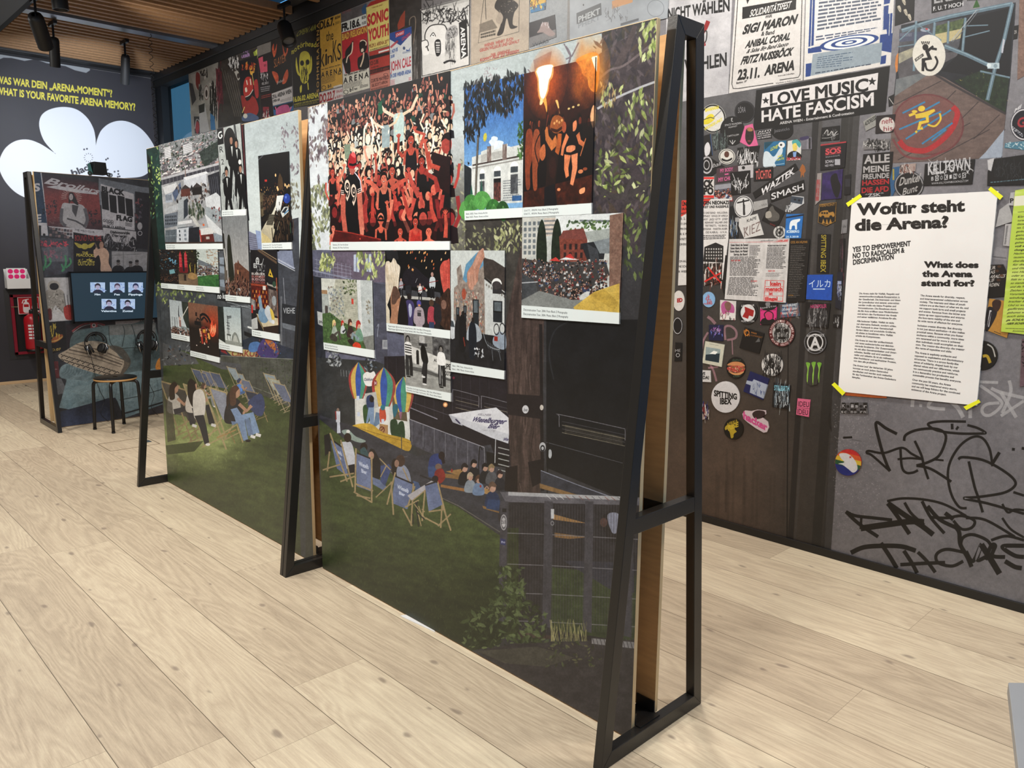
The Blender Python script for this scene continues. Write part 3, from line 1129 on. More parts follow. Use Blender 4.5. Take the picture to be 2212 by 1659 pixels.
X.leaves(520,(1284,60,1432,470),(5,16),['4c4448','5f5558','3c363c','6b6064','57493f','48433a'],14,.3,(.7,2.3),lambda x,y:x<1436-(y-37)*.040)
X.line([(1330,150),(1360,90),(1372,55)],[16,13,10],'54494a')
X.line([(1366,145),(1384,92),(1392,52)],[14,11,9],'4a4043')
X.curve([(1284,180),(1316,152),(1350,140),(1412,92)],5,'76696a')
X.curve([(1290,235),(1330,212),(1380,190),(1420,175)],5,'b3b4b8')
BR=['9fb25e','c2cf86','7c9048','b6c276','6a7c40','d6dfa6']
X.leaves(70,(1378,48,1434,130),(5,13),BR,15,.36,(1.2,2.3),lambda x,y:x<1432-(y-37)*.04)
X.leaves(90,(1330,190,1424,330),(5,14),BR+['57663c','47522f'],16,.34,(.9,2.2),lambda x,y:noise(np.array(x/22.),np.array(y/22.),3,2)>.5)
X.leaves(150,(1290,320,1418,440),(5,13),BR+['3d3a34','4f5a38'],18,.36,(.3,2.8),lambda x,y:noise(np.array(x/26.),np.array(y/20.),7,2)>.44)
X.leaves(60,(1350,440,1412,600),(5,13),['7d9050','9aab66','566439','44502f'],20,.36,(.9,2.4))
X.leaves(50,(1296,180,1330,230),(4,9),['b89a6a','a8b070','d2c69a','8a7448'],21,.3,(1.2,2.2))
X.curve([(1290,405),(1330,425),(1380,410),(1415,380)],13,'4a4444')
X.curve([(1360,440),(1350,420),(1370,380)],9,'4f484a')
# dark upper middle, buildings on the left
X.poly([(1005,468),(1135,462),(1135,720),(1090,760),(1092,541),(1005,541)],shade('3a3836','54504a',16,3))
X.leaves(90,(1068,480,1130,545),(3,9),['a9ad7a','c5c89a','7c7f54','8f9468'],22,.36,(.8,2.4))
X.leaves(40,(1000,490,1060,541),(3,7),['8d9068','63634c','a5a880'],23,.36)
X.poly([(672,540),(834,540),(836,690),(878,745),(878,800),(690,800)],lambda u,v:mixc('4d4f60','76788f',noise(u/30,v/30,5,4)))
X.poly([(715,541),(834,541),(834,610),(720,610)],lambda u,v:mixc('5c5262','72687a',((v/3.)%1>.25)*.7+.3*noise(u/9,v/4)))
for x0,x1 in((764,776),(790,802)):
 X.poly([(x0,550),(x1,548),(x1,588),(x0,586)],'b7c2d6')
 X.line([((x0+x1)/2,549),((x0+x1)/2,587)],1.5,'6f7690')
for k in range(5):
 X.line([(680,560+k*9),(760,578+k*7)],.9,'a2a6bb',.8)
for k in range(9):
 X.line([(684+k*9,558+k*1.6),(685+k*9,596+k*1)],.8,'a2a6bb',.7)
X.line([(676,584),(770,606)],3,'8b90a6')
X.poly([(676,596),(700,602),(704,800),(684,790)],shade('23262e','3a3e48',12,4))
X.poly([(685,672),(699,676),(701,706),(687,700)],'b8bcbc')
X.text('FM4',689,692,699,700,'3a3e44',.02,cap=True)
X.leaves(130,(690,548,736,584),(3,8),['b6c07a','cfd69a','8f9a5c','747f4c'],24,.34,(1.0,2.2),lambda x,y:x<722)
X.leaves(150,(770,541,834,615),(3,9),['b9c67a','d3dc9e','93a25e','717f48'],25,.32,(1.1,2.1),lambda x,y:y<560+50*(1-abs(x-800)/40.))
X.poly([(808,610),(838,616),(840,800),(812,790)],shade('40424e','5d6072',14,3))
X.rect(826,734,838,754,'a4a8ae')
X.rect(828,737,836,750,'8a8e96')
X.curve([(814,706),(818,700),(816,716),(815,728)],1.4,'8d92a2')
X.poly([(836,716),(880,726),(880,800),(838,790)],shade('54576a','6a6e84',12,2))
# graffiti wall and dark stage fence
X.poly([(684,772),(812,780),(900,815),(900,1000),(700,905),(688,880)],lambda u,v:mixc('2e3132','44474a',noise(u/16,v/26,8,5)))
X.leaves(60,(708,758,735,790),(1.5,6),['8f959a','565c62','2b2f33','b5babd'],26,.5)
X.leaves(40,(786,766,812,800),(1.5,5),['8a9aa8','4a5a6c','22262a','9aa0a4'],27,.5)
for k in range(8):
 X.line([(736+k*6,798+k),(737+k*6,812+k)],1.4,'9aa0a2',.6)
X.poly([(830,770),(1130,760),(1140,1000),(1060,1010),(830,900)],shade('1f1b22','2e2830',30,5))
for k in range(12):
 X.line([(836+k*20,770+k*4),(838+k*20,860+k*8)],.8,'4a4650',.7)
X.poly([(1180,690),(1410,690),(1400,1100),(1180,1010)],shade('151619','202125',40,6))
X.curve([(1196,820),(1186,760),(1200,712),(1240,690)],3,'2c2e33')
X.line([(885,880),(945,905)],2.2,'8d8a96')
X.line([(888,868),(1030,918)],1,'5a5660')
X.ell(962,874,5,5.5,'d8935a')
X.ell(962,874,3,3.2,'ffd9a6')
X.ell(980,816,2.5,3,'7c2a44')
for(x0,y0,x1,y1)in((978,842,1034,854),(1040,856,1096,868),(1208,896,1350,925)):
 n=9
 X.curve([(x0,y0+26),(x0,y0+3),(x0+5,y0),(x1-5,y1),(x1,y1+3),(x1,y1+26)],1.5,'77757c')
 for k in range(4):
  X.line([(x0+6,y0+14+k*8),(x1,y1+14+k*8)],1.3,'a39a84' if k%2 else '5a585e',.75)
for k in range(6):
 X.line([(1220,918+k*3.5),(1345,944+k*3)],1.,'8a8068',.6)
X.line([(1180,955),(1345,1000)],1.5,'55565c')
# bouncy castle with three balloons
X.poly([(766,850),(880,870),(886,960),(768,925)],'cfd0cc')
for x0,x1,c in((770,785,'d9dad6'),(818,843,'dcdcd8'),(840,868,'c9cbc8'),(868,884,'d4d6d4')):
 X.poly([(x0,848),(x1,852),(x1+2,945),(x0+2,935)],c)
def balloon(x,y,r,h,cols):
 n=len(cols)
 for i,c in enumerate(cols):
  a0,a1=-1+2*i/n,-1+2*(i+1)/n
  L=[]
  for a,rev in((a0,0),(a1,1)):
   seq=[(x+r*math.sin(a*1.45)*(math.sin(math.pi*min(1,.5*t/.45))if t<.45 else max(.28,math.cos((t-.45)*1.9))),y+h*t)for t in np.linspace(0.02,1,14)]
   L+=seq[::-1]if rev else seq
  X.poly(L,c)
BC=['a8403c','d2b45c','3a5cae','4f9a80','a24a44']
X.poly([(846,850),(875,855),(880,910),(850,905)],'6a5c48')
balloon(872,812,22,78,['d2b45c','3a5cae','4f9a80','d2b45c','a24a44'])
balloon(774,781,21,80,BC)
X.blob([(784,812),(792,803),(800,805),(808,802),(812,815),(806,832),(790,832)],'e4e4e2')
X.text('Clubhund',786,816,806,822,'4a4a66',.02,.2)
balloon(829,792,26,86,BC)
X.ell(811,827,4,6,'8d2a30')
X.text('H',809,823,813,831,'f0e4e4',.02)
X.poly([(788,850),(812,846),(818,880),(790,885)],'b9bab6')
X.blob([(784,880),(794,876),(800,905),(788,915)],'3a5a34')
X.blob([(792,858),(804,854),(808,878),(794,882)],'36466e')
X.ell(803,862,5,7,'2a211f')
X.poly([(796,880),(808,880),(808,918),(800,920),(798,900),(794,918),(790,916)],'7f98b8')
X.poly([(812,890),(820,892),(820,915),(806,925)],'6a84a0')
X.blob([(820,884),(830,880),(834,905),(822,912)],'c8543a')
X.ell(827,880,5,6,'2f7a8a')
X.blob([(848,880),(856,872),(860,882),(852,902)],'2f6a7a')
X.blob([(862,892),(868,890),(866,906)],'9a6a80')
for pts in([(843,912),(850,905),(858,910),(860,940),(846,940)],[(860,916),(872,912),(874,950),(858,950)]):
 X.blob(pts,'2f4a30')
X.poly([(820,915),(838,918),(838,940),(820,935)],'b08a5e')
X.ring(825,928,6,7,.75,'6d1f20')
X.line([(820,933),(830,923)],1.5,'6d1f20')
X.blob([(764,918),(800,915),(830,935),(884,950),(886,972),(870,972),(830,962),(800,950),(768,940),(760,928)],lambda u,v:mixc('a9862a','dcb845',noise(u/8,v/8,3,3)*.6+.5*sstep(960,915,v)))
X.line([(768,922),(820,938),(884,956)],1,'8a6a20')
for x,y in((770,855),(772,890),(824,905)):
 X.rect(x,y,x+6,y+9,'c9d3e6')
 # asphalt, barriers, benches, people at tables
X.poly([(690,896),(768,922),(900,985),(1060,960),(1095,1060),(1085,1150),(980,1085),(860,1030),(780,975),(690,920)],lambda u,v:mixc('33343b','4d4e57',noise(u/22,v/9,5,4)))
X.poly([(884,905),(1045,965),(1046,1030),(888,960)],lambda u,v:mixc('3c3c46','5c5c68',noise(u/5,v/12,7,3)))
X.line([(884,905),(1046,966)],1.8,'9a9aa4')
for k in range(7):
 X.line([(890+k*24,908+k*9),(890+k*24,955+k*11)],1.2,'74747e')
X.line([(1046,966),(1048,1032),(1042,1030)],1.5,'8a8a94')
X.poly([(1050,975),(1098,985),(1098,1010),(1052,1005)],'1d1b1e')
for k in range(5):
 X.line([(1076,966+k*12),(1100,972+k*12)],2.2,'a8aaa8')
X.line([(1071,935),(1069,1000)],1.8,'b9bcc0')
X.curve([(1042,972),(1036,966),(1034,1010),(1036,1030)],2.2,'1a1a1c')
X.line([(867,940),(868,985)],1.8,'4a4a4c')
X.line([(858,988),(880,986)],1.5,'6a6a6c')
X.blob([(738,932),(752,928),(768,942),(790,952),(778,956),(756,948)],'8fa09a')
X.ell(752,932,4,4,'d5d8d6')
X.poly([(728,900),(733,900),(736,935),(728,936)],'c3c9d6')
X.ell(730,886,3,5,'8a7468')
X.poly([(725,888),(735,888),(735,912),(726,912)],'c6cad4')
X.line([(725,888),(726,906)],2.5,'8e2f30')
def bench(pts,c='a5824e'):
 X.poly(pts,c)
bench([(962,1018),(1000,1012),(1002,1028),(1000,1030)],'9d7b4c')
bench([(955,1022),(1000,1026),(996,1036),(952,1030)],'8c6c42')
bench([(952,1046),(1010,1056),(1006,1062),(952,1052)],'9a6f42')
bench([(1006,1050),(1060,1056),(1062,1068),(1012,1062)],'b08c58')
bench([(1042,1092),(1078,1102),(1078,1108),(1044,1098)],'8c6c42')
X.poly([(1075,1110),(1090,1112),(1090,1130),(1078,1126)],'3b3536')
X.blob([(926,1000),(932,984),(948,980),(956,996),(950,1010),(940,1022),(926,1028)],'34437a')
X.poly([(924,1008),(944,1006),(940,1032),(926,1030)],'3c527e')
X.ell(954,984,7,9,'2a2022')
X.poly([(950,985),(958,982),(962,1000),(956,1002)],'2a2022')
X.ell(947,1008,7,7,'7a6458')
X.blob([(940,1018),(955,1012),(962,1030),(952,1044),(940,1040)],'8d2f2a')
X.ell(940,1034,7,7,'2b2023')
for x,y,top,hair,z in((1004,1022,'1f1f24','2a2326',1.2),(1024,1012,'222228','1c181a',1.1),(1016,1040,'8a95a0','b5a48c',1.1),(1034,1046,'7188a8','5b3f30',1.1),(1048,1020,'26262c','1e1c20',1.1),(1062,1022,'5a5c62','8d7a5a',1.1),(1080,1035,'2a2a32','33262a',1.1),(1064,1066,'2f3c5c','6b5446',1.4)):
 X.blob([(x-11*z,y+20*z),(x-9*z,y+2*z),(x,y-4*z),(x+9*z,y+3*z),(x+10*z,y+20*z)],top)
 X.ell(x,y-9*z,5.2*z,7*z,'b89482')
 X.blob([(x-6*z,y-4*z),(x-6*z,y-14*z),(x,y-19*z),(x+6*z,y-13*z),(x+4*z,y-10*z),(x-2*z,y-11*z)],hair)
X.line([(1046,1056),(1052,1050),(1056,1056)],3,'b89482')
X.poly([(1054,1078),(1080,1080),(1078,1104),(1050,1098)],'33486e')
X.ell(1038,1050,2,3,'a33a30')
X.ell(976,1016,2,4,'9a3430')
# parasol
X.poly([(969,895),(984,893),(1030,886),(1072,880),(1102,905),(1098,958),(1060,945),(1000,918),(980,910)],'c9ccd4')
X.poly([(969,895),(1072,880),(1102,905),(1098,938),(1040,918)],'d8dae0')
X.poly([(969,895),(986,902),(1000,920),(978,912)],'b3b6c0')
q=X.sq((1018,897),(1090,901),(1090,928),(1018,920))
q.text('Wieselburger',0,.1,1,.55,'3c3560',.03,.25)
q.text('Bier',.53,.6,.82,1.0,'3c3560',.03,.25)
q.text('KELLNER',.22,-.22,.62,-.04,'8b8794',.02,.2)
q.text('seit 1770',.40,1.12,.72,1.3,'9a98a2',0,.25)
X.text('Wie',1086,945,1097,952,'3c3560',.03,.4)
X.line([(984,905),(994,915)],3,'3c3560')
# tree trunk
X.poly([(1092,700),(1120,560),(1140,470),(1175,690),(1172,900),(1166,1100),(1172,1250),(1195,1380),(1110,1380),(1112,1150),(1100,950)],lambda u,v:mixc('362c2a','66544e',np.clip(noise(u/5+noise(u/30,v/60)*3,v/60,6,5)*1.3-.15,0,1)))
for k in range(30):
 x=R.uniform(1108,1162)
 y=R.uniform(720,1250)
 X.curve([(x,y),(x+R.uniform(-4,4),y+25),(x+R.uniform(-4,4),y+55)],[.5,1.8,.5][0]+.9,R.choice(['7f6c64','2a211f','8f7d74','332927']),.6,4)
X.line([(1168,700),(1172,1060)],7,'241f20')
X.poly([(1094,850),(1172,855),(1170,905),(1096,895)],'2a2325')
X.ell(1135,884,7,9,'cfd0d4')
X.text('lse',1131,881,1139,888,'55565c',.0,.2)
X.ell(1170,880,4,6,'cfc9c0')
X.ell(1172,965,7,10,'b9bcc0')
X.ring(1172,968,5,7,.55,'26262a')
X.ell(1188,980,4,10,'b4b8bc')
X.line([(1184,955),(1182,1066)],2.4,'18181a')
X.poly([(1092,1010),(1118,1005),(1118,1062),(1090,1060)],'241d1e')
X.poly([(1140,998),(1176,990),(1172,1040),(1150,1052)],'241e20')
# right fence with counter
X.line([(1168,1016),(1250,1048),(1345,1082)],2,'8d92a4')
X.poly([(1168,1018),(1345,1084),(1345,1100),(1168,1050)],shade('33353e','4a4d58',14,3))
X.poly([(1166,1044),(1260,1072),(1230,1072),(1166,1054)],'8d6f48')
X.poly([(1100,1080),(1400,1085),(1390,1400),(1100,1360)],lambda u,v:mixc('262427','3d3b40',noise(u/20,v/20,8,4)))
X.poly([(1195,1110),(1268,1130),(1240,1128),(1195,1122)],'a07c4e')
X.poly([(1198,1150),(1270,1160),(1230,1164),(1198,1160)],'8d6b42')
X.blob([(1300,1120),(1316,1108),(1328,1130),(1330,1170),(1310,1160)],'2a2729')
X.blob([(1312,1112),(1336,1110),(1336,1145),(1322,1150)],'8f94a8')
X.ell(1304,1128,8,10,'5c4440')
X.poly([(1192,1225),(1400,1245),(1388,1390),(1190,1360)],lambda u,v:mixc('2e3826','4c5a36',noise(u/9,v/12,9,5)))
X.poly([(1215,1210),(1330,1280),(1370,1280),(1370,1215)],'3a3b46')
X.poly([(1080,1140),(1120,1140),(1120,1380),(1060,1360)],shade('2a3020','46522e',14,5))
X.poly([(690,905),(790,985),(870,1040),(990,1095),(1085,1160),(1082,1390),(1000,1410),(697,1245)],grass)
X.line([(790,985),(870,1036),(990,1092),(1085,1152)],2,'6c6a66')
for i in range(1500):
 x,y=R.uniform(694,1084),R.uniform(930,1400)
 if y<905+(x-690)*.66 or y>1228+.555*(x-698):
  continue
 X.line([(x,y),(x+R.uniform(-2,2),y-R.uniform(3,8))],.8,R.choice(['46552f','5d6c3e','35421f','3c4a28','6b784a']),.5)
 # deck chairs in a row
def bigchair(tl,tr,br,bl,feet,fab='5f6d92',word=True,wood='a3906c'):
 X.poly([tl,tr,br,bl],lambda u,v:mixc(fab,'8290b2',.8*noise(u/40,v/40,4,2)))
 q=X.sq(tl,tr,br,bl)
 if word:
  q.text('Wieselb',.2,.22,.85,.36,'c9d2e6',.03,-.1)
  q.text('Bier',.35,.42,.7,.54,'c9d2e6',.03,-.1)
 X.line([tl,tr],3.2,'2d2b30')
 for a,b in feet:
  X.line([a,b],3.4,wood)
chairs=[((714,948),(738,965),(753,1030),(728,1012),[((713,935),(750,1040)),((736,950),(762,1052)),((697,1015),(735,1003)),((712,1030),(765,1022)),((735,1040),(768,1028)),((712,975),(707,1018))]),((768,977),(800,990),(804,1062),(771,1050),[((769,968),(767,1062)),((803,985),(803,1086)),((764,1062),(802,1084)),((766,1044),(806,1060)),((770,1070),(800,1076))]),((853,1028),(893,1045),(880,1100),(846,1086),[((854,1020),(836,1090)),((845,1040),(850,1112)),((893,1044),(888,1135)),((870,1098),(890,1136)),((875,1095),(905,1080)),((896,1050),(880,1095))]),((918,1048),(943,1040),(956,1090),(926,1105),[((945,1040),(965,1120)),((918,1058),(912,1125)),((955,1090),(952,1140)),((956,1092),(974,1146)),((918,1118),(950,1135)),((926,1105),(960,1100)),((946,1136),(974,1110))])]
X.poly([(700,940),(712,936),(716,975),(702,985)],'2c2a2c')
for(x,y,top,hair)in((748,990,'c2c6d0','33261f'),):
 X.blob([(736,960),(744,954),(760,958),(768,1000),(758,1016),(740,1000)],top)
 X.ell(751,945,8,10,hair)
 X.line([(758,970),(768,994),(764,1002)],6,top)
 X.poly([(752,1005),(766,1002),(768,1025),(756,1022)],'23232a')
X.ell(786,966,8,10,'2b2120')
X.blob([(778,972),(788,966),(796,985),(782,985)],'3d5a60')
bigchair(*chairs[0])
X.blob([(798,975),(806,970),(816,985),(824,1015),(818,1030),(806,1020)],'2a2625')
X.blob([(804,1000),(818,990),(824,1018),(816,1040),(806,1034)],'232327')
X.ell(802,984,6,9,'ae8a78')
X.poly([(804,1030),(820,1036),(836,1052),(830,1060),(806,1046)],'6a7a9c')
X.poly([(822,1006),(840,1002),(846,1010),(832,1050),(822,1040)],'42517e')
X.line([(820,990),(844,1015)],2.5,'a3906c')
X.line([(812,1074),(848,1040)],2.5,'a3906c')
X.line([(835,1005),(822,1030)],2.5,'a3906c')
bigchair(*chairs[1])
X.blob([(846,1000),(854,990),(862,1004),(864,1030),(850,1030)],'2c2320')
X.blob([(858,1010),(872,1004),(884,1020),(886,1044),(860,1034)],'8b93a8')
X.ell(865,995,10,13,'4a3830')
X.ell(857,1001,5,8,'9a7a6a')
X.line([(870,1010),(888,1050)],2.5,'a3906c')
X.poly([(892,1038),(904,1042),(910,1056),(898,1062)],'4a6088')
bigchair(*chairs[2])
X.poly([(880,1070),(935,1036),(942,1040),(890,1082)],'b0aeb4')
X.line([(890,1082),(942,1040)],2.5,'a3906c')
bigchair(*chairs[3],word=False)
X.line([(907,1026),(945,1042)],3,'2d2b30')
for k in range(8):
 X.line([(900+R.uniform(-14,18),1080+R.uniform(0,30)),(905+R.uniform(-14,18),1100+R.uniform(0,40))],2.2,R.choice(['a3906c','2a2a2e','7d6c50']))
 # foreground gate: counter top, posts, wire mesh
for pts in([(1080,1062),(1405,1075),(1405,1092),(1092,1084)],):
 X.poly(pts,shade('5d5c64','77767e',20,3))
X.poly([(1098,1062),(1340,1072),(1340,1080),(1098,1070)],'aeb0b4')
for k in range(12):
 X.line([(1180+k*14,1069+k*.4),(1190+k*14,1078+k*.3)],1.2,R.choice(['8a5c58','6a6a70','d0d0d2']))
for x in range(1098,1385,6):
 X.line([(x,1090),(x-1.5,1365)],.9,'55535a' if x>1180 else '4a4548',.8)
for y in(1155,1222,1284,1344):
 X.line([(1096,y-4),(1180,y-1),(1385,y+10)],1.8,'85848a',.85)
for x0,w in((1081,16),(1176,18),(1264,18),(1350,18)):
 X.poly([(x0,1082),(x0+w,1083),(x0+w-4,1345+(x0-1081)*.12),(x0-5,1340+(x0-1081)*.12)],shade('3f3e45','56555d',9,4,40))
X.ell(1088,1128,7,17,'b8b8bc')
X.ring(1088,1128,6,15,.7,'6c6c72')
X.text('OUT',1083,1124,1093,1131,'55555a',.03)
X.rect(1085,1098,1094,1106,'26262a')
X.poly([(1081,1162),(1092,1165),(1092,1178),(1081,1175)],'343a6a')
X.text('Pro',1083,1168,1091,1173,'c9cce0',.02)
X.rect(1190,1099,1197,1120,'c3c6ca')
X.ring(1193,1130,4,5,.6,'8b8b90')
# undergrowth and path at the foot
X.leaves(420,(1000,1270,1180,1400),(4,12),['39442a','4a5834','2b331f','566640','6b7a50','333c26'],33,.4,(0,6.28),lambda x,y:y>1330-60*math.exp(-((x-1100)/45.)**2)-(x-1000)*.06 and y<1395+(x-1000)*.1)
X.leaves(160,(1070,1225,1130,1330),(4,11),['42502e','566640','2f3822','6b7a50'],34,.42)
for k in range(60):
 x=R.uniform(1190,1270)
 X.line([(x,1385),(x+R.uniform(-8,8),1350+R.uniform(-14,14))],1,R.choice(['8d8a5c','6b6a44','a8a474']))
X.poly([(1030,1406),(1110,1390),(1400,1380),(1376,1620),(1280,1560)],lambda u,v:mixc('332f31','4c484a',noise(u/18,v/12,9,5)))
X.poly([(1030,1406),(1160,1396),(1240,1420),(1180,1440),(1090,1432)],shade('46443f','58564c',10,4))
X.poly([(1278,1378),(1385,1388),(1384,1402),(1278,1390)],'8a898c')
for k in range(14):
 X.line([(1280+k*8,1378),(1286+k*8,1400)],1.4,'4a484c')
X.leaves(70,(1180,1380,1300,1440),(2,7),['4c5636','5d6844','3c402c','6a6a4c'],35,.4)
X.photo(.26,.09,1.12,.9,(300,20,1450,1640))

# ------------------------------------------------------------------ photo boards mounted on the two exhibit walls
boardedge=mat('board_edge','2a2a2c',.6)
G_NEAR,G_FAR='photo boards on the near exhibit wall','photo boards on the far exhibit wall'
SKN=['c9a48c','b78d76','d8b8a0','a87a64']
def strip(name,quad,caps,owner):
 f=P.q(*quad)
 f.fill(lambda u,v:mixc('dde6e5','e6eeed',u))
 for u,a,b,ln in caps:
  f.text(a,u,.24,u+ln,.42,'3b3f42',.0)
  f.text(b,u,.58,u+ln*(len(b)/len(a)),.76,'3b3f42',.0)
 o=sheet(P,name,quad,th=.0043,lift=.0006,edge=PAPER)
 if owner:
  o.location=Vector(o.location)-Vector(owner.location)
  o.parent=owner
 return o
def board(tl,tr,mr,ml,br,bl,paint,label,group,caps,capname=True):
 f=P.q(tl,tr,mr,ml)
 paint(f)
 f.photo(.34,26,1.22,.92,seed=len(label))
 o=sheet(P,'photo_board',(tl,tr,mr,ml),th=.0042,lift=.0006,label=label,cat='photo',group=group,edge=boardedge)
 strip('caption_strip',(ml,mr,br,bl),caps,o)
 return o
 # -- the crowd
def crowd(f):
 f.fill(lambda u,v:mixc('0c0c12','16121a',noise(u*9,v*9)))
 warm=['e8cdb4','d8b096','c08a70','f0e2cc','a86a58','b87a66']
 dark=['1a1214','2a1c1a','0e0c10','3a2620','14181c']
 clo=['1c1c22','101014','2c2a30','bfc4c2','3a3c44','225a48','7fa9a4','2a2024','d8d4c4']
 f.heads(190,(0,.03,1,.27),.014,['a86458','c88a74','b87868','d8a88e','8a4a44'],dark,['121014','0c0c10','1e1a20','8a8e90','1a4a3c','2a1418'],3,.5,1.3)
 f.heads(170,(0,.27,1,.46),.019,['f0e0c8','e8d0b4','d8b89a','c89a80','f4ead8'],dark,clo,4,.5,1.3)
 # lit figures high up
 for x,y,z in((.625,.13,.05),(.52,.20,.04)):
  f.poly([(x-z*.8,y+z*1.1),(x-z*.5,y+z),(x+z*.6,y+z),(x+z*.9,y+z*1.3),(x+z*.8,y+z*4.6),(x-z*.8,y+z*4.6)],'bcd0cc' if z>.045 else '9fb0b4')
  f.line([(x-z*.7,y+z*1.3),(x-z*2.2,y+z*.4),(x-z*3.2,y-z*.8)],z*.42,'e4d6c0')
  f.line([(x+z*.7,y+z*1.3),(x+z*2.0,y+z*.9),(x+z*2.9,y-z*.5)],z*.42,'dcc8ae')
  f.ell(x,y+z*.3,z*.34,z*.55,'a87e66')
  f.ell(x,y+z*.02,z*.38,z*.36,'241a18')
 f.poly([(.46,.09),(.49,.08),(.50,.16),(.46,.17)],'1f6a4e')
 f.line([(.33,.36),(.34,.24),(.37,.20)],.016,'f4ecdc')
 f.line([(.40,.36),(.42,.25),(.40,.17)],.016,'f4ecdc')
 f.ell(.37,.31,.022,.035,'f2e6d2')
 f.poly([(.33,.35),(.41,.35),(.43,.46),(.32,.46)],'e0d8c6')
 f.line([(.18,.33),(.24,.36),(.30,.385)],.02,'f0dcc2')
 f.ell(.175,.29,.018,.03,'e6ccb0')
 f.poly([(.15,.32),(.21,.32),(.21,.42),(.16,.42)],'8a9a86')
 f.leaves(60,(0,.20,1,.45),(.006,.02),['fbf4e6','f0dcc0','e8cfb0'],8,.35)
 f.heads(60,(0,.46,1,.62),.022,['f0d8c0','e0b89c','c07a68','b0584c'],dark,['101014','1c1a20','2a1418','d0ccc0','180c10'],9,.6,1.2)
 # red lit front rows
 red=['c8564a','d8705c','b0403a','e08a70','a83a36','8e2a2c']
 f.heads(46,(0,.60,1,.86),.030,red,['1a0c0e','28100f','0e0809','3a1614'],['14090c','2a0c10','0c0a0e','4a1418','1a1014'],11,.75,1.5)
 f.poly([(0,.88),(1,.86),(1,1),(0,1)],'2a0a0e',.55)
 R=random.Random(21)
 def arm(p,w=.024,c=None):
  c=c or R.choice(red)
  f.line(p,[w*1.25,w,w*.8][:len(p)],c)
  x,y=p[-1]
  for k in range(4):
   f.line([(x,y),(x+(k-1.5)*.011,y-.034+abs(k-1.5)*.006)],.008,c)
 def woman(x,y,z,hair,top,sk,long=True,smile=True):
  if long:
   f.blob([(x-z*.62,y-z*.2),(x,y-z*1.05),(x+z*.62,y-z*.2),(x+z*.75,y+z*1.5),(x-z*.7,y+z*1.5)],hair)
  f.poly([(x-z*1.5,y+z*3.6),(x-z*1.35,y+z*1.6),(x-z*.3,y+z*1.1),(x+z*.3,y+z*1.1),(x+z*1.35,y+z*1.6),(x+z*1.4,y+z*3.6)],sk)
  f.poly([(x-z*1.1,y+z*4.4),(x-z*.95,y+z*2.2),(x-z*.75,y+z*1.5),(x-z*.3,y+z*2.3),(x+z*.3,y+z*2.3),(x+z*.75,y+z*1.5),(x+z*.95,y+z*2.2),(x+z*1.1,y+z*4.4)],top)
  f.poly([(x-z*.28,y+z*.6),(x+z*.28,y+z*.6),(x+z*.34,y+z*1.3),(x-z*.34,y+z*1.3)],sk)
  f.ell(x,y,z*.56,z*.86,sk)
  f.blob([(x-z*.62,y+z*.1),(x-z*.62,y-z*.6),(x,y-z*1.05),(x+z*.62,y-z*.6),(x+z*.6,y+z*.1),(x+z*.3,y-z*.5),(x-z*.3,y-z*.5)],hair)
  for q in(-1,1):
   f.ell(x+q*z*.22,y-z*.12,z*.09,z*.06,'1a0a0a')
  f.line([(x,y-z*.05),(x+z*.04,y+z*.2)],z*.06,'7a2420')
  if smile:
   f.ell(x,y+z*.42,z*.22,z*.10,'5a1214')
   f.ell(x,y+z*.39,z*.18,z*.05,'f0d8cc')
 woman(.035,.50,.036,'4a1614','141014','c85a4a')
 arm([(.08,.74),(.10,.62),(.085,.56)],.022)
 arm([(.08,.58),(.13,.52),(.15,.48)],.02)
 woman(.72,.36,.042,'1c0e0e','16101a','c25a48')
 arm([(.66,.46),(.62,.42),(.625,.34)],.022,'b8503f')
 arm([(.79,.42),(.82,.34),(.75,.31)],.022,'c8604e')
 woman(.80,.50,.036,'241010','181014','a84438')
 f.line([(.62,.27),(.72,.36)],.01,'ffffff',.0)
 woman(.57,.54,.042,'1a0c0c','12101a','c86450')
 woman(.50,.585,.044,'120a0a','0e0e16','d07a62',False)
 f.blob([(.465,.56),(.48,.525),(.52,.52),(.54,.555),(.53,.54),(.50,.535)],'160c0c')
 arm([(.45,.66),(.39,.60),(.34,.585)],.03,'d8725c')
 arm([(.56,.66),(.63,.62),(.69,.60)],.03,'c85e4c')
 arm([(.43,.60),(.44,.50),(.43,.44)],.02,'c06050')
 arm([(.38,.48),(.35,.42),(.34,.38)],.018,'e0a48c')
 arm([(.86,.56),(.84,.46),(.825,.40)],.024,'c8604e')
 f.poly([(.87,.45),(1,.50),(1,.72),(.9,.66)],'2a0c10')
 f.ell(.975,.42,.032,.055,'b04a40')
 f.blob([(.94,.40),(.96,.36),(1,.355),(1,.40),(.97,.385)],'1a0c0e')
 f.line([(.93,.56),(.86,.53),(.845,.45)],.03,'b8503f')
 arm([(.78,.72),(.72,.62),(.70,.56)],.03,'c0564a')
 # man seen from behind with red hat
 f.poly([(.115,.62),(.16,.55),(.20,.53),(.25,.53),(.29,.57),(.305,.66),(.27,.67),(.27,.93),(.15,.93),(.145,.66),(.11,.67)],'0d0d12')
 f.line([(.135,.66),(.13,.80),(.15,.95)],.045,'c86a58')
 f.line([(.285,.66),(.295,.82),(.305,.92)],.045,'d07a66')
 f.blob([(.285,.90),(.315,.90),(.32,.95),(.29,.96)],'d88a74')
 f.ell(.225,.485,.03,.05,'b8665a')
 f.blob([(.185,.475),(.20,.40),(.22,.385),(.245,.385),(.26,.41),(.265,.46),(.29,.475),(.24,.492)],'b8242e')
 f.blob([(.215,.395),(.235,.378),(.258,.40),(.25,.42),(.23,.41)],'e86a6a')
 f.line([(.196,.458),(.23,.468),(.266,.462)],.016,'160a0e')
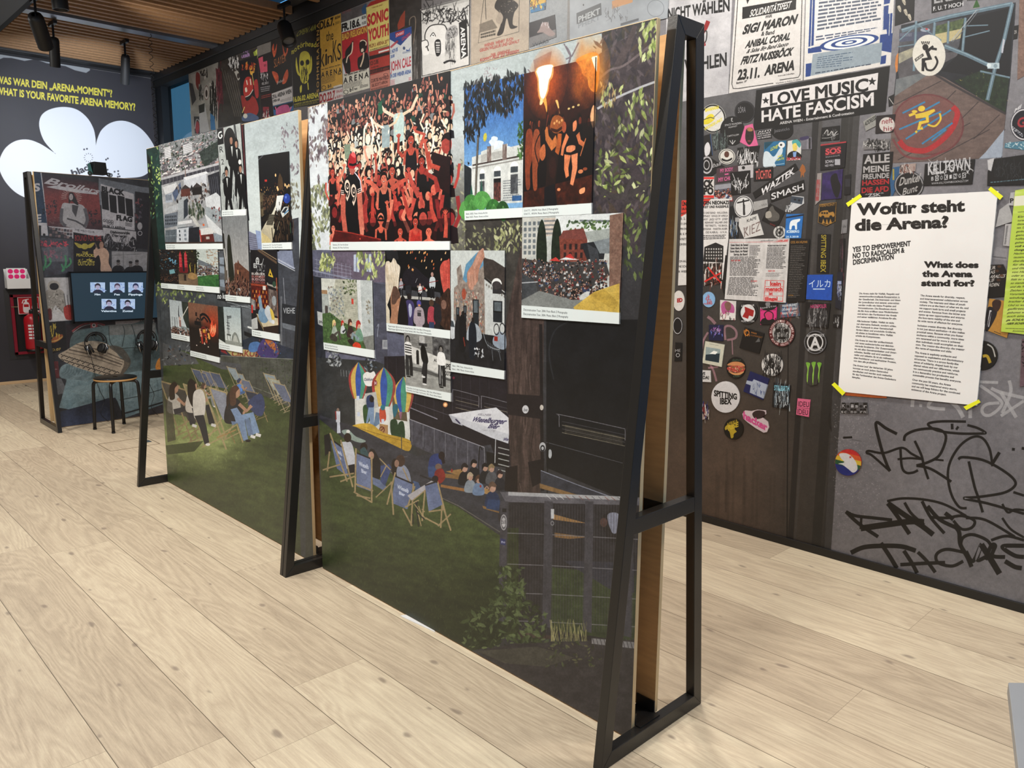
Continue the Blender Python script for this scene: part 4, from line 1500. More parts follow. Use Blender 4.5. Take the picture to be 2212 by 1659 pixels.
 f.text('9',.152,.565,.205,.70,'ecd8c6',.05,-.03)
 f.text('9',.212,.60,.262,.735,'ecd8c6',.05,-.03)
 f.text('9',.160,.578,.198,.688,'1c1418',.0,-.03)
 f.text('9',.220,.613,.255,.722,'1c1418',.0,-.03)
 for k in range(3):
  f.line([(.112,.632+k*.013),(.142,.64+k*.013)],.006,'f0dcd0')
  f.line([(.27,.64+k*.013),(.305,.63+k*.013)],.006,'f0dcd0')
 f.line([(.245,.52),(.27,.545),(.295,.58),(.305,.65)],.007,'e8e4f4')
 f.line([(.245,.50),(.262,.48)],.006,'fbe8e8')
 # lower faces and arms
 woman(.47,.86,.036,'1a0a0a','1a0c10','d06a52',False,False)
 f.line([(.435,.855),(.505,.86)],.012,'0e0808')
 woman(.63,.935,.036,'240e0c','3a1014','d0604c')
 woman(.75,.875,.036,'160a0a','b8362e','c85444')
 woman(.85,.94,.04,'2a100e','14080a','d8745c',True,False)
 woman(.03,.90,.034,'2a1210','c05a4e','d8806a')
 arm([(.60,.80),(.595,.74),(.585,.70)],.03,'c04a3e')
 arm([(.90,.88),(.87,.80),(.865,.73)],.026,'c85444')
 arm([(.54,.86),(.535,.80),(.525,.76)],.024,'d06a52')
 arm([(.70,.84),(.67,.74),(.655,.69)],.024,'c04a3e')
 arm([(.97,.98),(.975,.90),(.97,.84)],.024,'c85a48')
 arm([(.40,.84),(.40,.76),(.405,.70)],.026,'b84438')
 arm([(.92,.70),(.90,.62),(.80,.56)],.03,'a83c34')
 f.poly([(.02,.98),(.05,.915),(.20,.935),(.47,.985),(.47,1),(.02,1)],lambda u,v:mixc('4a1214','7a221e',noise(u*8,v*30)))
 f.line([(.05,.918),(.20,.937),(.47,.986)],.008,'a8382e')
 f.ell(.285,.98,.005,.006,'e8604c')
board((709.2,220.4),(973.6,153.7),(973.6,520.6),(716.1,522.6),(973.6,540),(716.6,541),crowd,'large concert crowd photo with a man in a red hat, black shirt 99',G_NEAR,[(.02,'Beatsteaks, 2015. Foto: Paul Gärtner','Beatsteaks, 2015. Photo: Paul Gärtner',.135)])
def beisl25(f):
 f.fill(lambda u,v:mixc('3f74b8','86b4dc',sstep(.1,.85,v+.08*noise(u*5,v*5))))
 for x,y,r in((.52,.47,.07),(.60,.52,.09),(.66,.57,.07),(.74,.58,.10),(.85,.6,.08),(.36,.60,.07),(.1,.68,.07),(.3,.58,.04)):
  f.blob([(x+r*math.cos(t)*(1+.25*math.sin(5*t+x*9)),y+.62*r*math.sin(t))for t in np.linspace(0,6.0,14)],'eef2f4',.85)
 f.poly([(.0,.62),(.13,.66),(.14,.92),(.0,.95)],'2a3238')
 f.poly([(.14,.57),(.30,.555),(.30,.535),(.33,.53),(.42,.52),(.46,.50),(.52,.50),(.52,.535),(.68,.52),(.70,.50),(.75,.50),(.75,.53),(.95,.52),(1,.5),(1,.96),(.12,.96)],lambda u,v:mixc('c3c8c6','e6e8e4',noise(u*14,v*20,5,4)))
 f.poly([(.30,.56),(.68,.545),(.68,.60),(.30,.62)],'8d8a84',.4)
 f.line([(.15,.635),(1,.605)],.012,'4b3f3c')
 f.line([(.15,.66),(1,.63)],.01,'9a9894')
 for x in(.44,.70):
  f.rect(x-.035,.50,x+.035,.62,lambda u,v:mixc('5c4440','bdb6ae',noise(u*40,v*30)))
 for x,y,w in((.32,.70,.10),(.58,.69,.13),(.86,.67,.14)):
  f.ell(x,y+.015,w*.5,.045,'f2f2ee',t0=3.14,t1=6.28)
  f.rect(x-w*.42,y+.01,x+w*.42,y+.055,'4a5258')
  f.rect(x-w*.42,y+.07,x+w*.42,y+.22,lambda u,v:mixc('2e3036','8f9494',noise(u*50,v*40)))
 f.rect(.52,.79,.64,.94,lambda u,v:mixc('2a2224','a05a50',noise(u*60,v*60)))
 f.rect(.52,.76,.64,.79,'1c1c20')
 f.dashes(.68,.78,.98,.95,9,'5a6068',.6,4)
 f.rect(.83,.905,.98,.945,'3c6a9c')
 f.line([(.25,.40),(.225,.65),(.20,.95)],.035,'4b453f')
 f.line([(.245,.42),(.222,.66),(.2,.93)],.012,'8b857a')
 f.leaves(520,(-.02,-.02,1.02,.48),(.02,.06),['14181a','1d2224','0f1214','262b2c','333032'],5,.42,(.6,2.5),lambda x,y:y<.16+.30*math.exp(-((x-.12)/.28)**2)+.12*math.exp(-((x-.75)/.2)**2))
 f.leaves(60,(0,.05,1,.35),(.01,.025),['8a6d72','5a5054','7aa0c8'],6,.4,(.6,2.5),lambda x,y:y<.3)
 f.leaves(40,(.92,.35,1.01,.62),(.015,.04),['3f6a34','5c8a48','2f5028'],8,.4)
 f.ell(.37,.425,.03,.035,'c9c04a',rot=.6)
 for x,h in((.31,.12),(.13,.08)):
  f.poly([(x-.025,.87),(x,.87-h),(x+.025,.87)],'2f6a5a')
 f.poly([(.06,.60),(.10,.615),(.07,.63)],'16181a')
 for k,(x,y,r)in enumerate(((.13,.93,.16),(.33,.91,.17),(.52,.98,.14),(.68,1.0,.12),(.0,.98,.12))):
  f.blob([(x-r,y+.03),(x-r*.6,y-.045),(x,y-.06),(x+r*.6,y-.03),(x+r,y+.05),(x+r*.4,y+.07),(x,y+.10),(x-r*.5,y+.08)],['4f9248','62a858','3f7c3c','2f5f30','57984e'][k])
  for t in(-.6,-.2,.3,.7):
   f.line([(x,y-.02),(x+r*t,y+.06)],.005,'8cc878',.6)
board((1004.6,188.3),(1133.9,160),(1131.2,448.4),(1005.2,455.3),(1130.3,469.5),(1005.8,476.1),beisl25,'tall photo of a white building under blue sky behind a dark tree',G_NEAR,[(.03,'Beisl, 2025. Foto: Arena-Archiv','Beisl 2025. Photo: Arena archive',.37)])
def fire(f):
 f.fill(lambda u,v:mixc('1a0d0c','4a1a10',np.clip(1.15-v*1.7+.5*(noise(u*5,v*5)-.5),0,1)))
 f.ell(.33,.10,.30,.26,lambda u,v:(mixc('b84a12','e8781c',noise(u*9,v*9)),np.clip(1.1-np.hypot((u-.33)/.30,(v-.10)/.26),0,1)))
 f.ell(.88,.08,.30,.26,lambda u,v:(mixc('c0560f','f0a038',noise(u*11,v*9,3)),np.clip(1.15-np.hypot((u-.92)/.28,(v-.08)/.24)+.5*(noise(u*9,v*9,2)-.5),0,1)))
 f.blob([(.74,-.02),(.80,.04),(.84,.10),(.90,.13),(.93,.20),(1.02,.22),(1.02,-.02)],lambda u,v:mixc('d06818','f2b04a',noise(u*14,v*14,5)))
 f.poly([(.94,-.01),(1.01,-.01),(1.01,.10)],'f6ead2')
 f.blob([(.17,-.02),(.20,.06),(.215,.16),(.25,.22),(.30,.23),(.36,.17),(.385,.10),(.43,.06),(.41,-.02)],'e8a860')
 f.blob([(.19,-.02),(.22,.06),(.235,.15),(.26,.20),(.30,.21),(.345,.16),(.37,.09),(.405,.05),(.40,-.02)],'f3f2e8')
 f.blob([(.26,.20),(.24,.245),(.27,.25),(.30,.22)],'f8d8a0')
 f.line([(.31,.21),(.335,.26),(.35,.31)],[.05,.03,.01],'f0b050')
 f.blob([(.47,.24),(.49,.27),(.51,.30),(.535,.34),(.52,.28),(.50,.24)],'f8c878')
 f.blob([(.95,.40),(.97,.34),(1,.33),(1,.47),(.97,.45)],'f0b888')
 for x in(.66,.72,.79):
  f.ell(x,.315-(x-.66)*.1,.018,.008,'d8c080')
 R=random.Random(4)
 f.heads(16,(.02,.37,.98,.46),.030,['7a3420','5c2618','9a4a2c','3a1812'],['160a08','241008'],['1a0c0a','2a120c','120808'],7,.2,1.2)
 f.poly([(0,.45),(1,.43),(1,.84),(0,.86)],'120c0e',.55)
 f.poly([(.02,.88),(1,.80),(1,1),(0,1)],lambda u,v:mixc('2a120c','6a2e1a',noise(u*18,v*26,2)))
 for x,y,c in((.09,.45,'a8502c'),(.20,.46,'b86038')):
  f.blob([(x-.05,y),(x,y-.04),(x+.05,y),(x+.06,y+.16),(x+.02,y+.26),(x+.02,y+.40),(x-.04,y+.40),(x-.06,y+.2)],c,.85)
 f.blob([(.25,.58),(.32,.54),(.34,.62),(.30,.66),(.26,.64)],'c87444')
 # fire breather seen from behind
 f.poly([(.35,.50),(.42,.46),(.52,.46),(.54,.60),(.50,.78),(.47,.98),(.33,.98),(.36,.74)],'2c1814')
 f.line([(.50,.52),(.43,.56),(.36,.50),(.34,.42)],[.08,.075,.055,.04],'c87a40')
 f.line([(.54,.48),(.53,.56),(.50,.62)],.06,'b8642e')
 f.blob([(.40,.43),(.43,.36),(.50,.345),(.58,.375),(.60,.42),(.585,.455),(.48,.475)],'a8602e')
 f.line([(.41,.44),(.50,.46),(.59,.435)],.022,'4a1f10')
 for k in range(4):
  f.ell(.46+k*.035,.40-(k%2)*.012,.014,.010,'e0a868')
 f.line([(.33,.43),(.345,.36),(.36,.30)],.012,'1c0f0c')
 f.curve([(.33,.43),(.24,.47),(.18,.55),(.20,.62),(.24,.70),(.245,.86)],.012,'1a0d0c')
 f.blob([(.40,.66),(.46,.64),(.50,.72),(.46,.80),(.40,.76)],'3a1d18')
 f.poly([(.33,.86),(.48,.84),(.52,1),(.33,1)],'17141c')
 # woman
 f.blob([(.64,.49),(.70,.46),(.78,.48),(.79,.55),(.74,.60),(.66,.58)],'1a1012')
 f.line([(.65,.50),(.59,.58),(.575,.64)],[.05,.04,.035],'e08a5c')
 f.line([(.79,.50),(.82,.56),(.88,.585)],[.05,.04,.035],'d07a4e')
 f.blob([(.64,.585),(.70,.575),(.76,.585),(.75,.62),(.70,.63),(.64,.62)],'e8966a')
 f.blob([(.62,.62),(.70,.625),(.78,.61),(.79,.65),(.70,.66),(.63,.66)],'160c10')
 f.line([(.655,.64),(.64,.74),(.66,.80)],[.09,.06,.045],'e08a5c')
 f.line([(.75,.64),(.76,.74),(.72,.86)],[.09,.07,.045],'e8966a')
 f.ell(.735,.435,.04,.045,'e08e62')
 f.blob([(.69,.50),(.685,.42),(.72,.385),(.765,.40),(.72,.42),(.72,.48)],'240f0a')
 f.line([(.90,.54),(.83,.66)],.012,'c87848')
 f.ell(.60,.44,.03,.04,'b05a38')
 f.ell(.84,.77,.035,.015,'d88a5c')
 f.ell(.54,.885,.025,.012,'f0a070')
 f.blob([(.83,.90),(.90,.885),(.90,.92),(.84,.93)],'f0a878')
 f.ell(.90,.755,.03,.012,'9a5030')
board((1133.9,160),(1288.5,123.8),(1280.1,438.4),(1131.2,448.4),(1280.1,462.5),(1130.3,469.5),fire,'tall photo of a fire breather blowing a flame at night',G_NEAR,[(.03,'D.N.T.T., 1993/94. Foto: Black Z Photography','D.N.T.T., 1993/94. Photo: Black Z Photography',.52)])
def decon(f):
 f.fill(lambda u,v:mixc('b9bdb8','d8dcda',noise(u*9,v*9,2)))
 f.poly([(0,0),(.20,0),(.20,.40),(0,.48)],'c9cac4')
 for j in range(6):
  for i in range(4):
   f.rect(.02+i*.05,.05+j*.065,.05+i*.05,.09+j*.065,'7a8388')
 f.poly([(.24,.02),(.36,.02),(.36,.20),(.24,.22)],'d4c8bc')
 for j in range(4):
  f.rect(.24,.04+j*.045,.36,.06+j*.045,'8d8f90')
 f.poly([(.36,.0),(1,.0),(1,.26),(.36,.20)],'dfe4e4')
 f.line([(.60,.06),(.94,.08)],.02,'7f868a')
 f.leaves(80,(.48,.06,.92,.22),(.01,.03),['4f6a3c','6d8a50','3c5432'],4,.6)
 f.poly([(.64,.18),(.96,.14),(.94,.26),(.70,.28)],'a9b0ac')
 for x in(.17,.33):
  f.blob([(x,.52),(x+.0,.20),(x+.045,.03),(x+.09,.18),(x+.10,.52)],lambda u,v:mixc('1a241c','364630',noise(u*40,v*40)))
 f.poly([(.40,.22),(.48,.16),(.53,.19),(.56,.13),(.60,.19),(.64,.16),(.68,.26),(.68,.48),(.42,.50)],lambda u,v:mixc('7a3a30','9a5a4a',noise(u*40,v*50)))
 f.poly([(.40,.24),(.44,.16),(.64,.14),(.68,.26)],'8a5048')
 for i in range(4):
  for j in range(2):
   f.rect(.45+i*.055,.30+j*.09,.475+i*.055,.36+j*.09,'3a2a2a')
 f.poly([(.62,.30),(.86,.26),(.84,.46),(.68,.46)],'2c3036')
 f.poly([(.68,.30),(.78,.36),(.80,.48),(.72,.50)],'4c5056')
 f.poly([(.74,.28),(.90,.24),(.92,.40),(.80,.40)],'8a9296')
 f.poly([(.88,.02),(1.0,.0),(1,.95),(.90,.80)],lambda u,v:mixc('7a5c50','a08474',noise(u*60,v*40)))
 f.poly([(0,.46),(.30,.50),(.86,.48),(.90,.62),(.56,.90),(.12,.98),(0,.80)],'4c4a4a')
 f.heads(360,(.0,.46,.88,.92),.0075,['b89486','a8806e','c8a898','6a4a40'],['2a2020','1c1818','4a3a30'],['2a2a30','8a3a3a','9aa0a4','3c4a6a','d0d0d0','5a5458','1c1c20'],5,.1,1.7)
 f.poly([(.40,.47),(.50,.43),(.60,.47)],'e4e6e6')
 f.poly([(.30,.48),(.37,.44),(.42,.49)],'d84a44')
 f.poly([(.46,.44),(.52,.40),(.56,.46)],'c8403c')
 f.poly([(.0,.62),(.16,.72),(.18,.84),(.0,.98)],lambda u,v:mixc('3a3e44','6a6e70',noise(u*12,v*12)))
 f.line([(0,.74),(.18,.72)],.012,'b9bcc0')
 f.poly([(0,.94),(.20,.82),(.55,.90),(1,.86),(1,1.01),(0,1.01)],'8e9290')
 f.poly([(.56,.98),(.76,.80),(.99,.70),(1,1),(.58,1.01)],lambda u,v:mixc('c9a84a','e2c86c',noise(u*9,v*9)))
 f.poly([(.72,.83),(.86,.77),(.99,.90),(.95,.98)],'b89a40',.5)
board((1130.3,470),(1348.8,459.5),(1340,675),(1128.6,659),(1339.6,700),(1128.4,686),decon,'wide aerial photo of a packed open-air festival yard',G_NEAR,[(.02,'Deconstruction Tour, 2004. Foto: Black Z Photography','Deconstruction Tour, 2004. Photo: Black Z Photography',.43)])
def beisl94(f):
 f.fill('c9cfcd')
 f.poly([(.06,.46),(.07,.33),(.14,.30),(.12,.16),(.2,.12),(.24,.24),(.62,.04),(.74,.10),(.74,.80),(.06,.80)],lambda u,v:mixc('7a6a62','b8b0a6',noise(u*30,v*40,3,5)))
 f.poly([(.30,.12),(.50,.02),(.60,.0),(.64,.12),(.30,.28),(.24,.25)],'6a9ab8')
 f.leaves(320,(.08,.36,.62,.76),(.006,.018),['c8a08c','8a5a50','d8d0c4','6a7a80','a8906c','b86a5a','e4ded4'],6,.6)
 f.poly([(.62,.06),(.80,.08),(1.0,.14),(1,.36),(.64,.24)],'4c4440')
 f.poly([(.64,.22),(1.0,.34),(1,.86),(.66,.80)],'c9cdcc')
 f.line([(.64,.23),(1,.36)],.02,'3a3634')
 for k in range(8):
  f.ell(.68+k*.045,.29+k*.013,.012,.012,'8a8680')
 f.ell(.86,.28,.09,.05,'e6e8e6')
 f.rect(.79,.28,.95,.36,'3c3a3c')
 f.ell(.86,.29,.08,.035,'4a4446')
 for x0,x1,y0,y1 in((.80,.96,.42,.60),(.43,.54,.42,.66),(.11,.17,.50,.64),(.25,.31,.48,.62)):
  f.rect(x0,y0,x1,y1,'2c3238')
  f.rect(x0+.02,y0+.01,x1-.02,(y0+y1)/2,'6a747a')
  f.rect(x0,(y0+y1)/2-.005,x1,(y0+y1)/2+.008,'1c1e20')
 f.ell(.26,.38,.04,.05,'b05a44')
 f.blob([(.52,.02),(.60,-.02),(.64,.05),(.58,.12),(.55,.16),(.53,.20),(.52,.26),(.46,.30),(.42,.34),(.36,.33),(.33,.28),(.32,.20),(.36,.16),(.42,.12)],'b88a76')
 for x,y in((.37,.31),(.42,.33),(.47,.29)):
  f.line([(x-.01,y-.12),(x+.005,y-.04),(x,y+.005)],.035,'c89c88')
 f.line([(.44,.14),(.50,.08),(.58,.01)],.05,'d0a896',.6)
 f.poly([(0,.70),(1,.72),(1,1),(0,1)],lambda u,v:mixc('1a1a1e','34343a',noise(u*14,v*14,2)))
 f.blob([(0,.60),(.06,.61),(.10,.66),(.11,.76),(0,.78)],'c9ced2')
 f.poly([(0,.62),(.05,.63),(.08,.68),(0,.68)],'4a545c')
 f.blob([(.30,.74),(.38,.64),(.52,.64),(.60,.74),(.50,.79),(.32,.78)],'a8b0b8')
 f.blob([(.80,.74),(.90,.68),(1,.70),(1,.82),(.82,.80)],'9aa6b4')
 for x,y,c in((.15,.72,'26262a'),(.23,.68,'1c1c20'),(.42,.73,'1e2632')):
  f.blob([(x-.07,y),(x-.05,y-.09),(x,y-.12),(x+.06,y-.08),(x+.08,y+.05),(x+.05,y+.20),(x-.05,y+.20)],c)
  f.ell(x+.01,y-.13,.025,.022,'2a2220')
 f.line([(.25,.76),(.28,.84)],.02,'8a3a2c')
 f.curve([(.62,.70),(.70,.80),(.88,.83),(.96,.80)],.008,'9aa0a6')
 for k in range(7):
  f.line([(.66+k*.04,.76+k*.01),(.72+k*.035,.83+k*.004)],.005,'8a9096')
 f.line([(.78,.84),(.80,.93)],.008,'7a8086')
 f.line([(.90,.84),(.94,.92)],.008,'7a8086')
 f.ring(.86,.66,.05,.05,.8,'2c2c30')
 f.ring(.96,.65,.05,.05,.8,'2c2c30')
 f.leaves(30,(.46,.84,.64,.92),(.01,.022),['d8dce0','b8bec4','e8eaec'],9,.5)
 f.rect(.82,.72,.88,.76,'a83428')
board((975.3,541),(1092.7,541),(1091.5,800.1),(975.8,781.6),(1091,819.4),(975.8,802.6),beisl94,'tall photo of a scruffy corner house with a giant hand on its roof',G_NEAR,[(.03,'Beisl, 1994. Foto: Arena-Archiv','Beisl, 1994. Photo: Arena archive',.36)])
def punks(f):
 f.fill('0f1014')
 f.blob([(.30,.30),(.45,.20),(.60,.30),(.74,.42),(.50,.48),(.32,.44)],'2a2430',.8)
 R=random.Random(8)
 for k in range(22):
  x,y=R.uniform(.30,.95),R.uniform(.0,.24)
  f.line([(x,y),(x-.01,y+.03)],.014,R.choice(['d8803c','f0b070','c86a4a','e8c090']))
 for k in range(16):
  f.line([(.02+k*.012,.0),(.04+k*.012,.12)],.003,'5a5a62')
 f.rect(.22,.60,.88,.64,'b9b9b4')
 f.rect(.30,.64,.84,1,'26262c')
 for x0,x1 in((.24,.34),(.43,.52),(.59,.66),(.77,.86)):
  f.poly([(x0,.52),(x1,.53),(x1+.01,.60),(x0-.01,.60)],'4a4c52')
 f.rect(.33,.46,.42,.58,'2c2e36')
 for k in range(6):
  f.ell(.53+k*.025,.47+(k%3)*.02,.016,.018,['9a8a80','b8342c','c8c0b4'][k%3])
 f.line([(.49,.42),(.52,.36)],.006,'a8a8ac')
 for x,y,z,c in((.26,.43,.9,'a8a8b0'),(.745,.36,1.25,'c8d0d4'),(.56,.48,.8,'d8d8d8')):
  f.blob([(x-.03*z,y),(x,y-.03),(x+.035*z,y),(x+.03*z,y+.09*z),(x-.03*z,y+.09*z)],c)
  f.ell(x,y-.045*z,.016*z,.024*z,'b8948a')
  f.line([(x-.012,y+.08*z),(x-.018,y+.20*z)],.02*z,'1c1c22')
  f.line([(x+.015,y+.08*z),(x+.02,y+.20*z)],.02*z,'1c1c22')
  f.line([(x-.04*z,y+.05),(x+.07*z,y+.02)],.008,'8a2c2a')
 f.blob([(.0,.22),(.05,.14),(.10,.16),(.14,.10),(.18,.13),(.20,.17),(.25,.22),(.23,.36),(.20,.58),(.14,.48),(.08,.62),(0,.74)],lambda u,v:mixc('bfae94','f0ebe0',noise(u*60-v*10,v*8,2)))
 f.blob([(.09,.86),(.08,.66),(.12,.52),(.17,.48),(.22,.54),(.25,.66),(.24,.84),(.18,1.0),(.06,1.0)],'b08468')
 f.blob([(.10,.72),(.11,.56),(.16,.48),(.21,.53),(.24,.62),(.20,.66),(.16,.72)],'6a5044')
 f.ell(.21,.78,.02,.04,'c89a80')
 f.blob([(.86,.22),(.90,.14),(.96,.12),(1.0,.14),(1,.62),(.94,.60),(.90,.50),(.87,.36)],lambda u,v:mixc('b03a34','e07a68',noise(u*60,v*6,2)))
 f.blob([(.92,.52),(1,.50),(1,.98),(.86,.94),(.80,.80),(.82,.66)],lambda u,v:mixc('2a1a16','6a4a38',noise(u*70,v*16,2)))
 f.ell(.91,.68,.04,.06,'8a6a5c')
 for x,y,w,c,h in((.39,.66,.075,'4c4474','2a2224'),(.54,.74,.075,'b0a4ac','56509a'),(.73,.72,.055,'b04a58','5a4434'),(.82,.68,.05,'2c2a30','3a2a26')):
  f.blob([(x-w,y+.22),(x-w,y+.06),(x-w*.5,y),(x+w*.5,y),(x+w,y+.06),(x+w,y+.22)],c)
  f.ell(x,y-.05,.035,.045,h)
  f.rect(x-w*.7,y+.20,x+w*.7,y+.34,'3a4a6a' if c=='b04a58' else c)
 f.ell(.545,.715,.02,.015,'d89a6a')
 f.blob([(.375,.74),(.40,.70),(.43,.76),(.42,.86),(.39,.88)],'b8bcd4')
 f.text('GUARD',.515,.78,.575,.80,'2a2a30',.03)
 f.rect(.515,.81,.57,.86,'2a2a30',.8)
 f.blob([(.23,.72),(.28,.60),(.34,.70),(.36,1.0),(.20,1.0)],'1a1618')
 f.poly([(0,.70),(.06,.82),(.06,1),(0,1)],'d8d0bc')
board((833.6,541.5),(973.9,541),(974.6,713.4),(836.5,697.2),(974.6,731.9),(837.2,714.6),punks,'photo of two mohawk haircuts framing a band on stage',G_NEAR,[(.03,'Peppermopper (@ the Kids Are United Festival), 2003. Foto: Black Z Photography','Peppermopper (@ the Kids Are United Festival), 2003. Photo: Black Z Photography',.68)])
def meadow(f):
 f.fill(lambda u,v:mixc('c3c6be','dfe2dd',noise(u*4,v*4)))
 f.poly([(0,.20),(.14,.24),(.16,.60),(0,.60)],lambda u,v:mixc('9aa2a0','c2c8c4',noise(u*20,v*20)))
 f.rect(.0,.18,.12,.24,'a88a6a')
 f.rect(.06,.42,.12,.56,'5a5450')
 f.poly([(.13,.55),(.30,.0),(.72,.0),(.72,.72),(.30,.72)],lambda u,v:mixc('97998a','d6d6c8',noise(u*12,v*26,4,5)))
 f.leaves(170,(.14,.12,.46,.56),(.008,.03),['7f8a94','9aa4ac','6a6e70','b9bcb4','8a7a6c','a8b0a0'],5,.5)
 for j in range(22):
  f.line([(.38,.08+j*.026),(.72,.05+j*.029)],.003,'8d8f80',.7)
 f.leaves(40,(.44,.0,.72,.22),(.01,.03),['5a6a44','3f4a34','7a8a5c'],6,.6)
 f.poly([(.71,.0),(1,.0),(1,1),(.76,1),(.72,.72)],lambda u,v:mixc('aeb6b6','ced4d4',noise(u*9,v*14)))
 f.poly([(.71,0),(.78,0),(.80,1),(.76,1)],'d8dcdc')
 f.leaves(30,(.88,.28,.96,.60),(.01,.03),['8a8474','9a9484','a8a294'],7,.5)
 f.poly([(0,.55),(.16,.52),(.40,.64),(.72,.72),(.78,.84),(.86,1),(0,1)],lambda u,v:mixc('3c5434','6a8a54',noise(u*30,v*30,3,4)))
 f.leaves(120,(0,.54,.5,.95),(.006,.02),['7a9a60','4a6a40','2f4428','8aa870'],8,.4,(1,2.2))
 f.poly([(.78,.84),(1,.78),(1,1),(.84,1)],'6a6a62',.6)
 def sit(x,y,z,hair,top,leg,face=1):
  f.blob([(x-.05*z,y+.02),(x-.03*z,y-.10*z),(x+.03*z,y-.12*z),(x+.06*z,y)],top)
  f.line([(x,y),(x+.08*z*face,y-.06*z),(x+.11*z*face,y+.05*z)],.04*z,leg)
  f.ell(x+.01,y-.16*z,.022*z,.032*z,'d0a890')
  f.blob([(x-.03*z,y-.10*z),(x-.03*z,y-.19*z),(x+.01*z,y-.215*z),(x+.035*z,y-.17*z),(x,y-.17*z)],hair)
 sit(.24,.86,1.1,'e0cc90','a8b4a8','5a5450')
 sit(.41,.80,.85,'c8342c','c8ccd0','3c4046')
 sit(.56,.84,1.2,'5a3a30','4a3434','9a948c')
 sit(.72,.88,1.35,'b83430','7aa08c','8fa0a8',-1)
 f.blob([(.14,.92),(.20,.84),(.30,.90),(.26,.96)],'4a4640')
 f.blob([(.50,.92),(.58,.88),(.64,.94),(.60,.99)],'3c302c')
 f.blob([(.60,.97),(.66,.92),(.74,.94),(.75,1.0),(.62,1.0)],'d84a2c')
 f.rect(.60,.28,.64,.36,'c84a3c')
board((695.7,600.8),(806.3,606.1),(810,756),(700.5,739.2),(810.7,773.6),(701.5,754.8),meadow,'photo of young people sitting on grass by a graffiti wall',G_NEAR,[(.03,'1995. Foto: Roland Fischerstedt','1995. Photo: Roland Fischerstedt',.27)])
def bw_street(f):
 f.fill('b9bab8')
 f.rect(0,0,.62,.36,lambda u,v:mixc('6a6a6a','a2a29e',((v*30)%1>.2)*.5+.5*noise(u*22,v*30)))
 f.poly([(.62,0),(1,0),(1,.40),(.62,.34)],lambda u,v:mixc('26262a','9a9a98',noise(u*16,v*14,2,4)))
 f.rect(.34,.02,.46,.16,'d6d6d4')
 for k in range(4):
  f.line([(.36+k*.03,.02),(.36+k*.03,.16)],.008,'4a4a4c')
 f.rect(.32,.15,.50,.20,'3a3a3c')
 f.poly([(.0,.20),(.30,.26),(1,.42),(1,.72),(.0,.50)],lambda u,v:mixc('c6c6c2','e2e2de',noise(u*12,v*20)))
 f.text('AUS',.64,.40,.76,.46,'3a3a3c',.02,.1)
 f.text('UPE',.86,.46,1.0,.56,'2a2a2c',.03)
 f.text('ROOTS',.86,.60,1.0,.68,'2a2a2c',.03)
 f.poly([(0,.50),(1,.74),(1,1),(0,1)],lambda u,v:mixc('8e8f8c','b9bab6',noise(u*8+v*10,v*26,2)))
 f.poly([(0,.62),(.40,.62),(1,.74),(1,.78),(.40,.70),(0,.68)],'4a4a4a',.7)
 f.line([(.29,.32),(.29,.56)],.06,'2a2a2a')
 f.ell(.29,.32,.03,.03,'3a3a3a')
 def man(x,y,top,str_=False):
  f.line([(x-.02,y+.30),(x-.03,y+.52),(x-.02,y+.74)],.075,'3a3a3c')
  f.line([(x+.04,y+.30),(x+.06,y+.52),(x+.06,y+.74)],.07,'2c2c2e')
  f.blob([(x-.08,y+.33),(x-.07,y+.14),(x,y+.10),(x+.08,y+.14),(x+.09,y+.33)],top)
  if str_:
   for k in range(4):
    f.line([(x-.07,y+.16+k*.045),(x+.08,y+.17+k*.045)],.02,'2a2a2a')
  f.ell(x,y+.05,.035,.05,'8a8682')
  f.blob([(x-.05,y+.12),(x-.045,y+.02),(x,y-.02),(x+.045,y+.02),(x+.05,y+.12),(x+.02,y+.02),(x-.02,y+.02)],'1c1a1a')
  f.ell(x+.0,y+.76,.05,.014,'1c1c1c')
 man(.08,.06,'e2e2e0',True)
 f.blob([(.38,.46),(.36,.30),(.40,.22),(.46,.24),(.50,.34),(.52,.48),(.46,.56)],'1c1c1e')
 f.blob([(.36,.30),(.38,.20),(.42,.18),(.47,.24),(.46,.34)],'151414')
 f.line([(.46,.50),(.45,.68),(.43,.90)],.085,'26262a')
 f.line([(.44,.52),(.42,.62),(.40,.74)],.07,'333336')
 f.ell(.41,.78,.04,.02,'e8e8e6')
 f.ell(.43,.92,.05,.014,'e8e8e6')
 man(.80,.16,'ececea')
 f.line([(.78,.50),(.77,.86)],.012,'d8d8d8')
board((874.6,718),(974.6,731.9),(975.8,848.4),(878.2,831.5),(975.8,867.6),(878.9,845.9),bw_street,'black and white photo of three young men in a street',G_NEAR,[(.03,'Manfred Klarn, Hort Dogba, Fredl Kursava, 1981. Foto: Alfred Haberl','Manfred Klarn, Hort Dogba, Fredl Kursava, 1981. Photo: Alfred Haberl',.80)])
